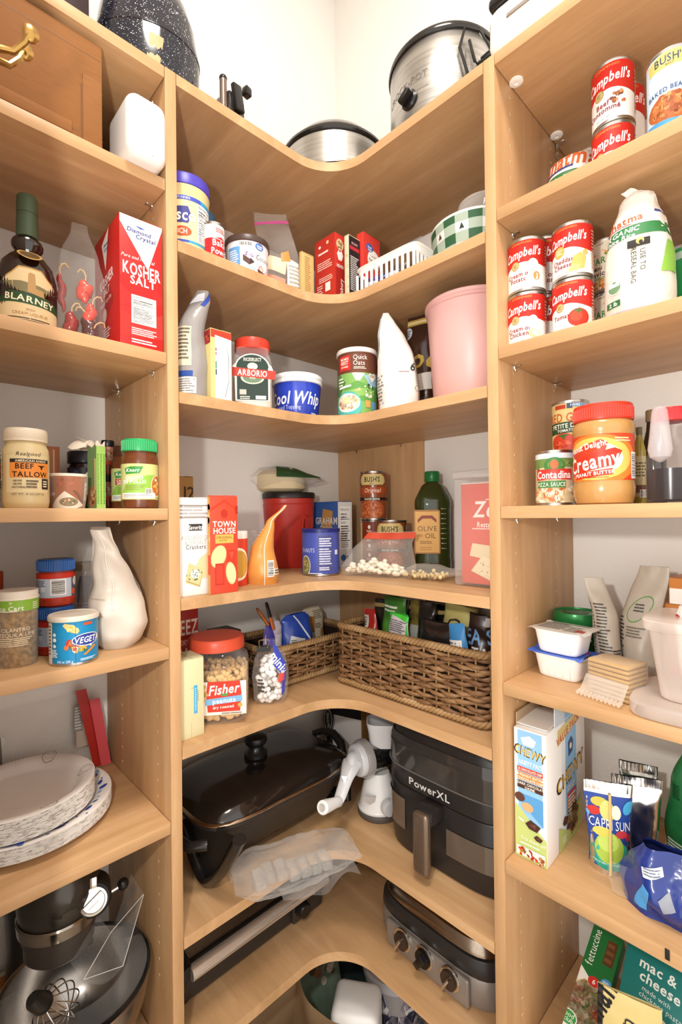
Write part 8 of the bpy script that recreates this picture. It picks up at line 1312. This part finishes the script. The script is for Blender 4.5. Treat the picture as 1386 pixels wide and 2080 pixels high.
# ---- pasta shelf
z = Z['R7']
def leaning(name, lb, A, B, wid, dpt, col, its, rz, cat='box'):
    """box whose bottom near edge starts at A, leaning back so that its top near edge starts at B"""
    d = B-A; A = A+V((0, 0, dpt*sqrt(d.x**2+d.y**2)/d.length)); d = B-A; ln = d.length; u = V((cos(rz), sin(rz), 0)); v = (d-u*d.dot(u)).normalized(); n = u.cross(v)
    t = thing(name, lb, cat, A, 0); mx = Matrix((u, v, n)).transposed().to_4x4(); t.matrix_world = Matrix.Translation(A) @ mx
    k = MB(); k.box((wid/2, ln/2, -dpt/2), (wid, ln, dpt), col, .001); g = on_plane((wid/2, 0, 0), (1, 0, 0), (0, 1, 0)); decals(k, its, g, ln, clip=[(0, wid/2-.0005, 1), (0, -wid/2+.0005, -1)]); k.build('carton', t); return t
A = fz(1106, 2150, z); B = fy(1219, 1884, -.055); Wd = (fy(1281, 1921, -.055)-B).length
A = V((B.x-.012, A.y, z+.001))
PASTA = ['d9c9a0', 'e6dab6', 'b09a68', 'c9b584', 'c9482f', '6d8a4a', 'f0e6cc']
leaning('pasta_box', 'green fettuccine box leaning back against the wall', A, B, Wd, .03, '1c6a32', [('r', 0, .8, .5, .4, '1f7038'), ('t', -.075, .83, .06, 'fettuccine', 'f2f4ee', dict(b=0, rot=pi/2, sx=.85)), ('r', .055, .845, .075, .2, '5a3a20'), ('l', .055, .845, .06, .18, 3, '7a5430'), ('p', [(-.4, .56), (-.13, .66), (-.02, .58), (.2, .50), (.2, 0), (-.4, 0)], 'efece6'), ('s', .0, .40, .34, .36, PASTA, 120, .9), ('e', .0, .585, .09, .075, 'c8302c'), ('t', .0, .585, .035, '6', 'f4f0ea'), ('e', .085, .61, .09, .09, '4a94c8'), ('l', .085, .61, .06, .05, 4, 'e2eef6'), ('e', -.1, .26, .14, .11, 'f4f4ee'), ('e', -.1, .26, .125, .095, '3f9a4a'), ('t', -.1, .28, .032, 'food', 'f8f8f4', dict(b=0)), ('t', -.09, .245, .032, 'club', 'f8f8f4', dict(b=0)), ('p', [(-.25, .42), (-.19, .42), (-.25, .1)], '7ab04a'), ('t', .15, .7, .02, 'NET WT 16 OZ (1 LB)', 'dfe8da', dict(b=0, rot=1.35, sx=.7))], 0)
B2 = fy(1284, 1908, -.075); A2 = V((B2.x-.006, -.215, z+.001))
leaning('macaroni_box', 'teal macaroni and cheese box leaning beside the fettuccine', A2, B2, .125, .035, '157a78', [('t', -.03, .86, .085, 'mac &', 'e6f0ea', dict(rot=-.06)), ('t', .0, .75, .085, 'cheese', 'e6f0ea', dict(rot=-.1)), ('t', -.02, .66, .04, 'made with', 'd4e6e0', dict(b=0, rot=-.1)), ('t', .02, .6, .042, 'chickpea pasta', 'd4e6e0', dict(b=0, rot=-.12)), ('e', -.0, .32, .42, .42, 'e8e2d4'), ('e', .0, .32, .38, .38, 'cdbfa0'), ('s', .0, .32, .38, .38, ['e6dcc0', 'c4b088', 'b09c70', 'f0e8d4'], 70, .8), ('p', [(-.2, .24), (.2, .12), (.2, .05), (-.2, .16)], 'c9302a'), ('l', 0, .14, .2, .03, 1, 'f0d4cc', -.2)], .0)
for lb, px, py, zz, rz_ in (('ramen noodle packet standing in front of the pasta boxes', 1300, 2062, 0, .15),):
    q = fz(px, 2150, z); bag('ramen_packet', lb, (q.x+.012, A2.y-.035, z+.001), .25, ztop(px, 2028, q.x+.012, A2.y-.03)-z, ((0, .05), (1, .048)), ((0, .012), (.5, .016), (1, .002)), noisy('ramen_print', ['cbb46a', 'd9c88a', 'b09a58'], 9, .3), [('r', -.45, .5, .5, 1, '3a3634'), ('t', -.35, .62, .2, 'Maruchan', '17151a', dict(rot=1.2, sx=.8)), ('t', -.1, .6, .13, 'Ramen', '2a2622', dict(rot=1.2, b=0)), ('t', .08, .5, .13, 'Noodle Soup', '2a2622', dict(rot=1.0, b=0, sx=.8)), ('r', .4, .5, .3, 1, 'b07a3a'), ('t', .4, .6, .2, 'en', 'f4e8c8', dict(rot=1.2))], seed=40)
bpy.context.view_layer.update()
